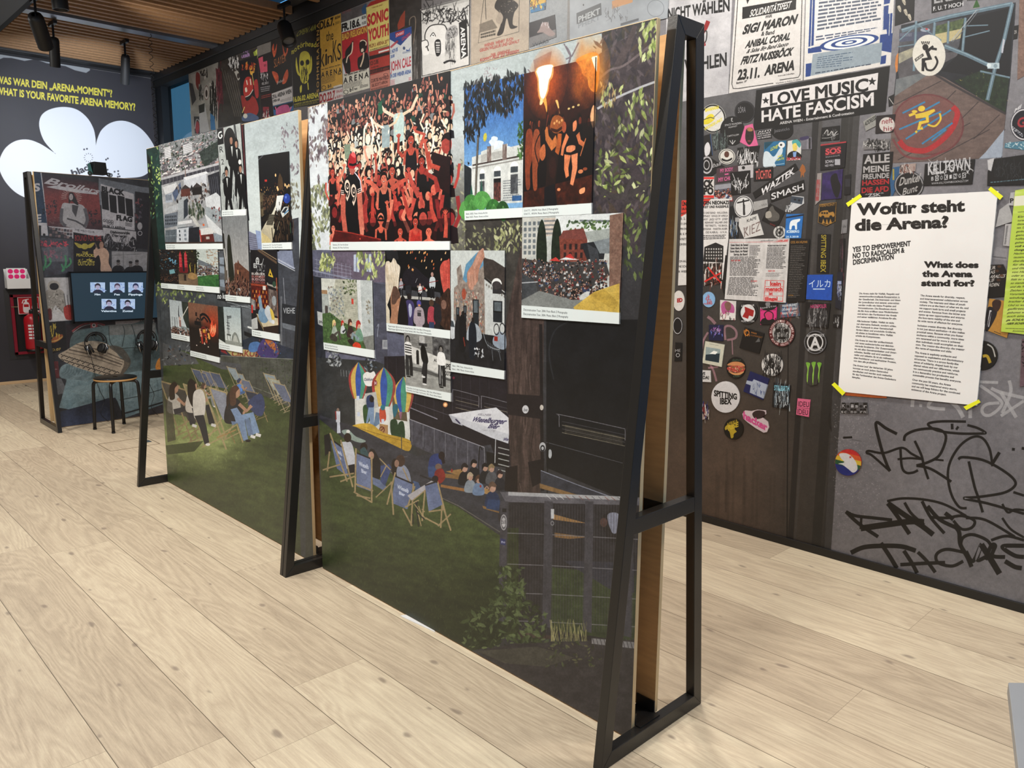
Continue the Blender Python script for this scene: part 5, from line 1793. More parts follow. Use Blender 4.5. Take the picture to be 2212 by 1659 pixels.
# -- far wall
def aerial(f):
 f.fill(lambda u,v:mixc('8a8d90','c3c4c6',noise(u*18,v*30,3)))
 R=random.Random(7)
 f.rect(0,0,1,.16,lambda u,v:mixc('5c6264','aeb0b2',noise(u*60,v*120,2)))
 for k in range(260):
  y=R.uniform(.0,.30)**1.0
  x,z=R.uniform(-.02,1),(.012+y*.11)
  c=R.choice(['c9c9cb','a8a6a6','d8d6d4','8a8688','b4908a','6d6a70','e4e2e0'])
  f.poly([(x,y),(x+z*1.6,y-z*.15),(x+z*1.6,y+z*.7),(x,y+z*.8)],c)
  f.poly([(x,y+z*.35),(x+z*1.6,y+z*.3),(x+z*1.6,y+z*.7),(x,y+z*.8)],R.choice(['7a7478','5c5a60','94868a']))
 f.leaves(150,(0,.02,1,.30),(.008,.022),['2f4038','3c4c40','26342e','4c5c4a'],3,.7)
 f.poly([(.70,.16),(1,.10),(1,.24),(.78,.30)],'2c3a34',.8)
 f.poly([(.10,.04),(.22,.04),(.22,.14),(.10,.15)],'d8d8da')
 f.poly([(.44,.06),(.60,.05),(.60,.14),(.44,.15)],'cfd0d2')
 for q in((.10,.22,.04,.14),(.44,.60,.05,.14)):
  for j in range(6):
   f.line([(q[0],q[2]+.01+j*.016),(q[1],q[2]+.008+j*.016)],.004,'8a8c92')
 f.poly([(0,.325),(1,.285),(1,.305),(0,.35)],'b9babe')
 f.poly([(0,.35),(1,.305),(1,.345),(0,.40)],'4c4c54')
 for k in range(14):
  f.rect(.02+k*.07,.35-k*.003,.03+k*.07,.40-k*.003,'7a7a80')
 f.line([(.455,.28),(.465,.52)],.016,'8d7a74')
 f.poly([(.42,.36),(.80,.34),(.80,.47),(.42,.46)],'c8ccd2')
 f.poly([(.42,.36),(.80,.34),(.84,.36),(.46,.39)],'dadde0')
 f.poly([(.02,.42),(.28,.40),(.33,.46),(.06,.50)],'d0d2d4')
 f.poly([(.06,.50),(.20,.49),(.20,.58),(.06,.58)],'a8b0bc')
 f.poly([(.20,.49),(.36,.40),(.37,.46),(.24,.58)],'5c6a84')
 for k in range(6):
  f.rect(.07+k*.02,.505,.08+k*.02,.56,'5a626c')
 f.leaves(100,(.28,.44,.90,.62),(.01,.03),['3a3436','56504e','6a4a40','2c2a2e','9a8f88','b8b4b0'],5,.6)
 for x in(.36,.56):
  f.poly([(x,.47),(x+.08,.43),(x+.16,.47),(x+.16,.54),(x,.54)],'2e2a2a' if x>.5 else '6a4038')
  f.poly([(x,.47),(x+.08,.43),(x+.16,.47)],'4a4444')
 f.poly([(.82,.38),(1,.36),(1,.58),(.86,.60)],'34363e')
 for k in range(5):
  f.line([(.84+k*.03,.40),(.86+k*.03,.58)],.005,'6c6e78')
 f.poly([(.04,.64),(.30,.60),(.30,.66),(.04,.70)],'b6babe')
 f.poly([(.02,.70),(.28,.68),(.26,.82),(.0,.84)],'747c86')
 for j in range(3):
  for i in range(7):
   f.rect(.03+i*.033,.715+j*.035,.05+i*.033,.735+j*.035,'3a4048')
 f.poly([(.30,.58),(.44,.54),(.46,.70),(.40,.84),(.24,.84),(.28,.72)],'a8aeb2')
 f.poly([(.40,.58),(.47,.56),(.46,.72),(.38,.76)],'3c444e')
 f.poly([(.27,.78),(.52,.77),(.52,.80),(.27,.81)],'d8dadc')
 f.poly([(.26,.84),(.54,.83),(.54,.86),(.26,.87)],'5a626a')
 f.leaves(70,(.48,.62,.74,.76),(.012,.035),['3a4a38','4a5a44','2c382c','8a8a80'],6,.6,(1.2,1.9))
 f.poly([(.76,.58),(.94,.54),(1.0,.58),(1,.70),(.78,.66)],'cdd1d4')
 f.poly([(.76,.66),(1,.70),(1,.76),(.90,.82),(.76,.74)],'a4acb0')
 f.poly([(.74,.72),(1,.88),(1,.94),(.80,.86)],'d2d6d8')
 f.poly([(.50,.74),(.55,.73),(.66,.83),(.62,.85)],'bfc0bc')
 f.poly([(.02,.86),(.24,.855),(.22,.99),(.0,.99)],'5e6870')
 for k in range(7):
  f.line([(.03+k*.03,.86),(.02+k*.03,.985)],.004,'98a2a8')
 f.line([(.02,.92),(.23,.915)],.004,'98a2a8')
 f.poly([(.24,.85),(.46,.84),(.44,.985),(.22,.99)],'c6ccd2')
 for j in range(3):
  f.ell(.29,.875+j*.04,.012,.014,'3a444c')
  f.rect(.37,.862+j*.04,.41,.888+j*.04,'8a929a')
 f.poly([(.46,.85),(.64,.84),(.64,.99),(.44,.99)],'2c2f36')
 f.poly([(.64,.86),(.80,.85),(.90,.90),(.88,.985),(.68,.99)],'d4d4d2')
 f.poly([(.66,.92),(.88,.91),(.88,.99),(.66,.99)],'6a322c')
 f.line([(.645,.87),(.665,.99)],.02,'b8443a')
 f.rect(.745,.935,.80,.96,'b9b4ae')
 f.poly([(.86,.90),(1,.93),(1,.99),(.88,.99)],'96a0a8')
 f.leaves(26,(.86,.66,1,.80),(.008,.02),['8a4a48','5a5e64','3a3c40'],9,.6)
 f.rect(.70,.815,.73,.835,'d8703c')
 f.rect(0,.985,1,1,'4a3c34')
board((344.8,313.5),(470.9,279.7),(482.6,525.7),(358.8,526.6),(483.2,538.6),(360.1,539),aerial,'large aerial photo of grey city roofs and factory halls',G_FAR,[(.02,'Piko, Kai Karl Pongratz','Piko, Kai Karl Pongratz',.15)])
def band(f):
 f.fill(lambda u,v:mixc('9fa5a3','c4cac8',noise(u*8,v*10,3)))
 f.rect(0,0,.26,.20,'101216')
 f.curve([(.20,.045),(.08,.05),(.05,.09),(.12,.12),(.20,.10),(.16,.08)],.05,'d8dcdc',wv=.02)
 f.line([(.27,0),(.29,.2)],.02,'5a3038')
 f.poly([(.72,.0),(.80,0),(1.0,.98),(.90,.98)],'4a4e50')
 f.ell(.52,.18,.24,.16,'1a1a1d')
 f.poly([(.28,.18),(.76,.18),(.80,.45),(.32,.40)],'1c1c20')
 f.text('R',.06,.22,.22,.30,'3a3c3e',.0)
 f.text('2',.10,.38,.22,.45,'3a3c3e',.0)
 f.ring(.19,.62,.10,.07,.8,'26282a')
 f.text('A',.10,.56,.28,.67,'26282a',.0)
 f.poly([(.02,.36),(.06,.5),(.02,.66),(.0,.70)],'3a3a3c')
 f.poly([(.36,.90),(.92,.62),(.96,.70),(.50,.98)],'b0b6b4',.8)
 f.leaves(40,(.50,.60,.74,.96),(.02,.06),['6a7074','3c4044','d0d4d4','8a8f92'],5,.3,(1.2,1.9))
 def guy(x,y,z,lean=0):
  f.line([(x-.03*z,y+.30*z),(x-.10*z,y+.48*z),(x-.16*z+lean,y+.70*z)],[.14*z,.11*z,.09*z],'101013')
  f.line([(x+.05*z,y+.30*z),(x+.14*z,y+.48*z),(x+.22*z+lean,y+.68*z)],[.14*z,.11*z,.09*z],'121216')
  f.blob([(x-.15*z,y+.32*z),(x-.17*z,y+.12*z),(x,y+.07*z),(x+.17*z,y+.12*z),(x+.15*z,y+.32*z)],'0f0f12')
  f.poly([(x-.03*z,y+.09*z),(x+.05*z,y+.09*z),(x+.01*z,y+.22*z)],'c8ccca')
  f.ell(x,y+.02*z,.06*z,.05*z,'a8806c')
  f.blob([(x-.09*z,y+.07*z),(x-.08*z,y-.03*z),(x,y-.07*z),(x+.09*z,y-.02*z),(x+.09*z,y+.07*z),(x+.05*z,y-.01*z),(x-.05*z,y-.01*z)],'0c0a0a')
 guy(.58,.16,1.0)
 guy(.78,.22,.9)
 guy(.30,.54,.9,.02)
 guy(.88,.52,.9,-.05)
 f.ell(.88,.455,.06,.03,'e4e6e4')
 f.rect(.30,.92,.34,.95,'3a3230')
board((470.9,279.7),(521,266.2),(533.3,451.5),(480.8,454.2),(533.3,465),(480.8,467.8),band,'narrow photo of four black-clad musicians in front of a doorway',G_FAR,[(.04,'Gipsy, Abla 2015. Foto: Ursa Hoeg','Gipsy, Abla 2015. Photo: Ursa Hoeg',.42)])
def dusk(f):
 f.fill(lambda u,v:mixc('84888a','a9a9a8',sstep(0,.7,v)+.2*noise(u*5,v*5)))
 f.poly([(0,.62),(.12,.63),(.12,.80),(0,.82)],'6a6258')
 f.poly([(.0,.20),(.05,.22),(.10,.62),(0,.64)],'38362f')
 f.blob([(.20,.98),(.16,.72),(.16,.40),(.19,.26),(.24,.225),(.30,.27),(.34,.45),(.40,.72),(.42,.98)],lambda u,v:mixc('26281f','3c3e30',noise(u*30,v*40)))
 f.line([(.02,.40),(.10,.68)],.04,'c2c2be')
 f.poly([(.42,.60),(.50,.57),(.54,.585),(.58,.535),(.62,.58),(.80,.63),(1,.68),(1,.9),(.40,.9)],lambda u,v:mixc('5a3c30','8a5c48',noise(u*20,v*40)))
 for x,y in((.54,.67),(.62,.69),(.52,.76),(.60,.77),(.72,.74),(.82,.77),(.90,.80)):
  f.rect(x,y,x+.04,y+.05,'2a201e' if x!=.54 else 'c8a070')
 f.heads(150,(0,.80,1,.97),.015,['8a6a5c','a87a64','6a4438','b08a74'],['26181a','1c1416'],['2a1c20','4a2c2a','1c1618','5a3a34'],6,.3,1.3)
board((481.7,468),(536,465),(541.8,641.7),(488.8,636.3),(541.8,654.7),(489.3,649.3),dusk,'tall dusk photo of cypresses and a brick house above a crowd',G_FAR,[(.04,'2015. Foto: Buck Photography','2015. Photo: Buck Photography',.40)])
def ramp(f):
 f.fill(lambda u,v:mixc('12131a','1d1a1c',noise(u*4,v*6)))
 f.line([(0,.045),(.18,.0)],.012,'5a5c62')
 f.leaves(180,(0,.33,1,.62),(.006,.02),['6a4c2e','c08c4a','3a2c20','e0b070','8a6a44','201a18','a85a34'],6,.5)
 f.poly([(.64,.28),(.70,.22),(.78,.28),(.80,.40),(.62,.42)],'5a4630')
 for x,y in((.60,.38),(.86,.36),(.92,.38),(.56,.24),(.98,.37),(.62,.40)):
  f.ell(x,y,.025,.018,'f0c890')
 f.rect(.19,.275,.27,.30,'c83c34')
 f.poly([(.0,.42),(.16,.42),(.16,.66),(.05,.70),(0,.68)],lambda u,v:mixc('4a4032','8a7a5c',noise(u*12,v*12)))
 f.text('SKATE',.02,.52,.15,.60,'1a1816',.03,.1)
 f.heads(80,(.1,.46,.62,.60),.018,['8a6a50','6a4c3a'],['1a1614','2a201c'],['26211f','3a3028'],7,.1,1.2)
 f.poly([(.0,.74),(.30,.66),(.40,.56),(.56,.50),(.70,.56),(.66,.70),(.50,.78)],'2a231e')
 f.poly([(.58,.47),(.80,.47),(.72,.58),(.62,.72),(.52,.80),(.36,1.0),(.0,.99),(.0,.86),(.14,.78),(.40,.66),(.52,.58)],lambda u,v:mixc('b4ab90','e2e0d2',sstep(.95,.55,v)*.8+.25*noise(u*6,v*9)))
 f.poly([(.58,.47),(.80,.47),(.72,.58),(.60,.70),(.48,.68),(.54,.58)],'dfe2e0')
 f.poly([(.30,.67),(.50,.68),(.40,.80),(.18,.79)],'3c3830')
 for k in range(7):
  f.line([(.31-k*.018,.675+k*.017),(.49-k*.016,.685+k*.017)],.006,'8a8474')
 f.poly([(.66,.70),(.86,.62),(1,.60),(1,1),(.36,1),(.52,.86)],'14120f')
 f.heads(60,(.46,.66,1.0,.95),.026,['4a382a','3a2c24','5a4634'],['0c0b0a','16120f'],['0f0e0d','1a1612'],8,.3,1.6)
 f.blob([(.0,.88),(.10,.90),(.22,.93),(.32,1),(0,1)],'cfc08e')
 f.poly([(.68,.66),(.80,.60),(.94,.60),(.94,.66),(.74,.72)],'cdd0cc')
 f.poly([(.72,.66),(.84,.61),(.92,.61),(.82,.67)],'2c3440')
 f.line([(.80,.68),(.94,.64)],.014,'4a8ab8')
 f.ell(.90,.51,.11,.055,'2f4ea8')
 f.ell(.87,.495,.03,.014,'6a88d8')
 f.line([(.65,.54),(.655,.58)],.02,'4a4440')
 f.line([(.63,.76),(.54,.86)],.01,'b0a890')
 f.line([(.98,.78),(.99,.9)],.02,'2a5a40')
board((559.5,337.1),(625,327.1),(631.5,523),(567.3,524.8),(631.9,538.6),(567.4,539),ramp,'tall night photo of a pale skate ramp with a blue ball',G_FAR,[(.04,'Deconstruction, 2011. Foto: Basti Photography','Deconstruction, 2011. Photo: Basti Photography',.66)])
def trio(f):
 f.rect(0,0,.335,1,lambda u,v:mixc('1c1a1c','34302e',noise(u*20,v*12)))
 f.leaves(120,(0,.0,.33,.62),(.006,.03),['3a2c26','6a5a4c','2c4a5a','4a8aa0','8a7460','1a1618','a8906c'],5,.4)
 f.curve([(.17,.28),(.20,.24),(.20,.34),(.24,.28),(.25,.40),(.30,.30),(.28,.44)],.012,'7ab8d8')
 f.poly([(.17,.60),(.26,.56),(.28,.68),(.18,.72)],'7aa8b0')
 f.heads(60,(.0,.72,.32,.94),.011,['7a5a48','5a4034'],['1a1414'],['1c1818','2c2220'],6,.2,1.4)
 f.rect(.335,0,.665,1,lambda u,v:mixc('2c241c','6a5a44',sstep(.5,1,v)+.2*noise(u*14,v*12)))
 f.leaves(90,(.335,.0,.665,.55),(.008,.03),['1f2a1c','34402a','5a5030','14160f','8a8040'],7,.5)
 for x in(.385,.475):
  f.poly([(x-.03,.62),(x-.022,.15),(x,.04),(x+.022,.15),(x+.03,.62)],'b83442')
  for j in range(5):
   f.line([(x-.025,.16+j*.09),(x+.025,.16+j*.09)],.006,'f08a80')
  f.line([(x-.012,.1),(x-.012,.6)],.005,'e86a68')
 f.rect(.36,.50,.50,.66,'7a2026')
 f.rect(.42,.36,.45,.62,'2a2c34')
 f.poly([(.335,.70),(.665,.66),(.665,1),(.335,1)],lambda u,v:mixc('6a5848','9a8468',noise(u*14,v*14)))
 f.blob([(.50,.72),(.55,.64),(.63,.68),(.66,.78),(.58,.84),(.51,.80)],'a88a5c')
 f.rect(.43,.70,.47,.88,'3a322c')
 f.line([(.54,.42),(.55,.62)],.012,'c8b44a')
 f.line([(.63,.40),(.62,.66)],.01,'b8a44a')
 f.rect(.665,0,1,1,'c3ccc8')
 f.leaves(60,(.82,.0,1,.42),(.01,.03),['a89078','8a7868','c0a894'],8,.5)
 f.leaves(60,(.63,.0,.70,.55),(.01,.03),['26341f','3c4a2c','1a2416'],9,.5)
 f.poly([(.68,.26),(.90,.42),(.90,.52),(.68,.40)],'7a8288')
 for k in range(4):
  f.line([(.68,.28+k*.05),(.92,.44+k*.04)],.006,'525a60')
 f.heads(90,(.665,.44,1,.70),.012,['a88a7c','8a7060'],['2c2a2c','5a4a44'],['3a3e44','6a7078','8a90a0','5a4a5a','2c3034','c8ccd0'],10,.1,1.3)
 f.poly([(.665,.74),(1,.66),(1,1),(.665,1)],lambda u,v:mixc('2c5a34','58904e',noise(u*30,v*20)))
board((345,539),(471.9,539),(475.2,620),(349.3,611.3),(475.8,633.6),(349.7,622.1),trio,'three small photos side by side over one shared caption',G_FAR,[(.02,'Piko, 2017. Foto: Arena-Archiv','Piko, 2017. Photo: Arena archive',.12),(.33,'Bar, 2012. Foto: Arena-Archiv','Bar, 2012. Photo: Arena archive',.12),(.66,'2014. Foto: Arena-Archiv','2014. Photo: Arena archive',.11)])
def ship(f):
 f.fill(lambda u,v:mixc('b2bcc0','cfd8da',v))
 f.poly([(.66,0),(1,0),(1,.95),(.72,.5)],lambda u,v:mixc('26302c','4a544a',noise(u*10,v*14)))
 f.line([(.52,.60),(1.0,.12)],.03,'d8d6cc')
 f.poly([(.50,.72),(1,.76),(1,.88),(.62,.86)],'8f9c9e')
 f.line([(.56,.88),(1,.82)],.02,'b9c0c0')
 f.line([(.50,.14),(.47,.40),(.54,.66)],[.02,.05,.07],'2c3038')
 f.ell(.52,.52,.05,.06,'c8b0a8')
 f.rect(.48,.56,.58,.76,'a07a72')
 for x in(.10,.22,.26,.36):
  f.line([(x,.5),(x,.86)],.02,'4a5056')
 f.heads(50,(0,.80,1,.96),.026,['8a6a5c','a88474'],['26201f'],['3a2c2a','2a2c30','6a4a40'],4,.1,1.2)
board((367.1,646.7),(407.5,653),(411.1,726.3),(371.4,718.7),(411.6,738.2),(372.1,730.7),ship,'small photo of a pale sky over a stage with a boom',G_FAR,[(.04,'Wiener Festwochen 2011. Foto: Red Photography','Wiener Festwochen 2011. Photo: Red Photography',.80)])
def firebike(f):
 f.fill(lambda u,v:mixc('8a6450','2a211e',sstep(.30,.60,v+.1*noise(u*5,v*6))))
 f.ell(.82,.35,.45,.40,lambda u,v:(mixc('8a2c16','d8502a',noise(u*6,v*8)),np.clip(1-np.hypot((u-.82)/.45,(v-.35)/.40),0,1)*.9))
 f.rect(.24,.18,.30,.26,'3a2a26')
 f.curve([(.40,.24),(.50,.20),(.62,.22),(.72,.30),(.78,.42)],.05,'1a1a1e')
 f.curve([(.40,.24),(.44,.32),(.54,.26),(.66,.34)],.04,'201f24')
 f.rect(.20,.36,.42,.44,'1c1c20')
 f.curve([(.26,.36),(.30,.30),(.38,.32),(.40,.36)],.025,'1c1c20')
 f.poly([(.40,.44),(.64,.44),(.66,.62),(.42,.64)],'2c1c1e')
 f.blob([(.72,.44),(.80,.28),(.84,.40),(.92,.34),(.90,.54),(.80,.62),(.72,.58)],'e8603a')
 for k in range(9):
  f.line([(.74+k*.02,.56-(k%3)*.03),(.78+k*.017,.38+(k%4)*.03)],.012,'f8c898')
 f.blob([(.42,.48),(.52,.44),(.62,.50),(.60,.62),(.48,.62)],'7a2a24')
 f.rect(.47,.50,.56,.57,'d8a83c')
 for x,y,h,c in((.42,.58,.22,'b83c2c'),(.56,.60,.16,'c85a3c'),(.38,.50,.16,'d8a88a'),(.66,.56,.12,'e8b060')):
  f.line([(x,y),(x+.03,y+h)],.06,c)
 f.leaves(40,(.36,.44,.70,.78),(.01,.03),['d8503a','e8c060','1c1416','f0d0b0','8a2c24'],5,.5)
 for x,y in((.24,.86),(.64,.84),(.52,.80)):
  f.ell(x,y,.02,.012,'e8d8cc')
board((407.9,652.5),(472,661.5),(476.2,771.9),(412.9,756.7),(475.8,783.8),(412.9,768.6),firebike,'photo of a red machine rider with a blaze behind',G_FAR,[(.03,'Mutoid Waste Company, 2011. Foto: Red Photography','Mutoid Waste Company, 2011. Photo: Red Photography',.52)])
def mast(f):
 f.fill(lambda u,v:mixc('a9b8bc','d6dcd8',v))
 f.poly([(0,0),(.26,0),(.30,.98),(0,.9)],lambda u,v:mixc('1c2422','3c4844',noise(u*12,v*20)))
 for j in range(9):
  f.line([(0,.06+j*.1),(.27,.07+j*.1)],.01,'2c3432')
 f.line([(.42,.22),(.44,.74)],.022,'2c3036')
 f.line([(.47,.30),(.49,.74)],.012,'3c4046')
 for y in(.26,.30):
  f.line([(.42,y),(.60,y-.02)],.022,'2c3036')
 for y in(.42,.50,.58):
  f.line([(.38,y),(.52,y+.01)],.015,'3c4248')
 f.line([(.38,.74),(.56,.75)],.04,'5a625e')
 f.line([(.40,.75),(.42,.96)],.02,'7a827e')
 f.line([(.52,.75),(.54,.96)],.02,'7a827e')
 f.blob([(.60,.96),(.60,.78),(.70,.66),(.80,.68),(.88,.80),(.92,.98)],'8d938e')
 f.blob([(.64,.94),(.66,.80),(.74,.72),(.82,.80),(.86,.94)],'b9beb8')
 f.rect(.30,.90,1,1.0,'9aa09a')
board((472,661.5),(521.4,664.9),(524.6,749.1),(474.5,739.3),(525.1,762.6),(474.9,753),mast,'small photo of a radio mast and a dish against pale sky',G_FAR,[(.04,'Piko Ken Best. Photography','Piko Ken Best. Photography',.42)])
def bar(f):
 f.fill(lambda u,v:mixc('1c1b20','2e2a2c',noise(u*7,v*8)))
 f.line([(.3,0),(1.0,.16)],.03,'6a5644')
 f.line([(.42,0),(1,.12)],.012,'9a8468')
 f.ring(.28,.14,.07,.045,.7,'d0d4d4')
 f.text('A',.22,.10,.34,.18,'d0d4d4',.0)
 f.curve([(.30,.18),(.44,.18),(.52,.11)],.012,'c0c4c4')
 f.text('B',.12,.17,.26,.23,'b9bcbc',.03)
 f.leaves(50,(.18,.17,.56,.34),(.01,.045),['c8cccc','8a8c90','3a3a40','e0e2e2'],5,.3)
 for k in range(4):
  f.text('BUERGER',.04,.29+k*.035,.56,.32+k*.035,['d0c8c4','b87a74','c8a0a0','a8605c'][k],.02)
 f.poly([(.66,.34),(.75,.23),(.86,.34)],'d8b83c')
 f.poly([(.72,.315),(.745,.28),(.79,.315)],'1c1a14')
 f.poly([(0,.44),(.52,.43),(.66,.46),(.66,.74),(0,.74)],lambda u,v:mixc('3a1614','8a2e22',noise(u*12,v*20)))
 f.line([(0,.44),(.62,.45)],.025,'a04a30')
 f.rect(.46,.45,.57,.50,'d8d4cc')
 for j in range(4):
  for i in range(9):
   f.rect(.06+i*.065,.51+j*.055,.09+i*.065,.545+j*.055,['c8742c','7a3a24','e0a850','2c1412'][(i*7+j*3)%4])
 f.line([(.62,.42),(1,.46)],.03,'a8a49c')
 f.poly([(.66,.32),(.98,.36),(.98,.44),(.66,.42)],'24262a')
 f.poly([(.95,.34),(.99,.34),(1,.9),(.97,.9)],'a05a3c')
 f.ell(.88,.42,.06,.035,'3c5a48')
 f.poly([(.66,.48),(.98,.50),(.98,.80),(.66,.78)],lambda u,v:mixc('3a2c2a','a89c94',noise(u*22,v*24,3)))
 f.ell(.86,.62,.08,.06,'9aa0a4')
 f.poly([(0,.62),(.16,.64),(.16,.76),(0,.76)],lambda u,v:mixc('5a5a5c','d0ccc8',noise(u*30,v*30)))
 f.rect(.0,.70,.06,.80,'c8342c')
 f.poly([(0,.88),(.22,.84),(.24,.98),(0,1)],'b9bcbc')
 f.poly([(.18,.80),(.98,.82),(.98,.90),(.44,.95)],'cfc4a8')
 f.poly([(.44,.95),(.98,.90),(.98,1),(.46,1)],'3a2a24')
 f.poly([(.20,.80),(.44,.95),(.46,1.0),(.22,.86)],'8a7a5c')
 f.blob([(.32,.88),(.26,.80),(.32,.74),(.44,.72),(.58,.76),(.64,.84),(.56,.89),(.44,.90)],'7a9ab4')
 f.blob([(.28,.60),(.36,.57),(.42,.68),(.44,.76),(.34,.76)],'8aa4b8')
 f.line([(.30,.58),(.34,.55)],.03,'c83c34')
 f.blob([(.50,.76),(.62,.68),(.74,.72),(.84,.80),(.82,.88),(.70,.88),(.60,.84)],'c4ccd2')
 f.blob([(.70,.72),(.80,.74),(.86,.82),(.78,.86)],'d8c05c')
 f.ell(.80,.87,.06,.025,'d8dce0')
board((542.4,539.7),(598.9,539.7),(604.7,721.3),(545.7,711.1),(606,737.2),(546.1,725.2),bar,'tall photo of a cluttered red bar with a blue plush bird',G_FAR,[(.04,'2015. Foto: Arena-Archiv','2015. Photo: Arena archive',.30)])

# ------------------------------------------------------------------ collage wall, near bay (crop frames keep the numbers short)
class Cr(Fr):
 """photo pixels magnified: origin and scale of a close-up"""
 def __init__(s,P,ox,oy,sc):
  Fr.__init__(s,P,P.px.G@np.array([[1/sc,0,ox],[0,1/sc,oy],[0,0,1.]]))
  s.o=(ox,oy,sc)
 def pp(s,pts):
  return[(s.o[0]+x/s.o[2],s.o[1]+y/s.o[2])for x,y in pts]
 def qt(s,t,x0,y0,x1,y1,h,col,w=.0,it=0.,a=1.,h1=None,cap=True):
  """lettering on the base line (x0,y0)-(x1,y1), capital height h"""
  s.sq((x0,y0-h),(x1,y1-(h1 or h)),(x1,y1),(x0,y0)).text(t,0,0,1,1,col,w,it,a,cap)
  return s
 def pst(s,pts,col,label,name='poster',group='posters pasted on the collage wall',th=.00003):
  if col is not None:
   s.poly(pts,col)
  c='sticker' if 'sticker' in name else 'poster'
  sheet(s.P,name,s.pp(pts),th=th,label=label,cat=c,group=group)
  return s
 def stk(s,pts,col,label,name='sticker'):
  return s.pst(pts,col,label,name,'stickers on the collage wall')
 def rnd(s,x,y,rx,ry,col,label,rim=None):
  s.stk(circ(x,y,rx,ry),col,label)
  if rim:
   s.ring(x,y,rx*.97,ry*.97,.90,rim)
  return s
 def scrawl(s,x0,y0,x1,y1,n,wd,cols,seed=1,a=1.):
  """jagged logo lettering nobody can read"""
  R=random.Random(seed)
  for i in range(n):
   x,y=R.uniform(x0,x1),R.uniform(y0,y1)
   s.line([(x,y),(x+R.uniform(-.1,.1)*(x1-x0),y+R.uniform(-.5,.5)*(y1-y0)),(x+R.uniform(-.12,.12)*(x1-x0),y+R.uniform(-.6,.6)*(y1-y0))],[wd,wd*.8,wd*.3],cols[i%len(cols)],a)
  return s
 def qd(s,tl,tr,br,bl,*a,**k):
  s.sq(tl,tr,br,bl).dashes(0,0,1,1,*a,**k)
  return s
Fr.scrawl,Fr.qt=Cr.scrawl,Cr.qt
WP=W2.px
W2.m.rect(-3.4,0,.45,3.5,lambda u,v:mixc('77767b','9b9a9e',noise(u*5,v*4,3,6)*.7+.3*noise(u*60,v*60,5,2)))
# the printed steel door, darker, with rebates
WP.poly([(1400,180),(1840,130),(1810,640),(1780,1200),(1430,1130)],lambda u,v:mixc(mixc('6b6b6e','4c4b4c',sstep(200,560,v)),mixc('4a4744','6d5e53',sstep(640,1050,v)*sstep(1800,1560,u)),sstep(420,760,v))*(.9+.2*noise(u/30,v/40,4,5))[...,None])
for x0,x1,w0,w1,c in((1767,1706,14,12,'2b2a2a'),(1778,1716,7,5,'5a5856'),(1836,1762,26,20,'343330'),(1852,1786,20,18,'403f3e')):
 WP.poly([(x0-w0/2,180),(x0+w0/2,180),(x1+w1/2,1190),(x1-w1/2,1190)],c,.75)
WP.line([(1703,660),(1700,1170)],2.5,'1f1d1c')
for k in range(16):
 R=random.Random(k)
 x=R.uniform(1530,1700)
 WP.line([(x,R.uniform(960,1040)),(x-2,R.uniform(1080,1150))],5,'4a3f38',.22)
for k in range(500):
 R=random.Random(1000+k)
 WP.ell(R.uniform(1800,1900),R.uniform(860,1150),R.uniform(.5,1.6),R.uniform(.5,1.4),'b5b4b6',.5,n=8)
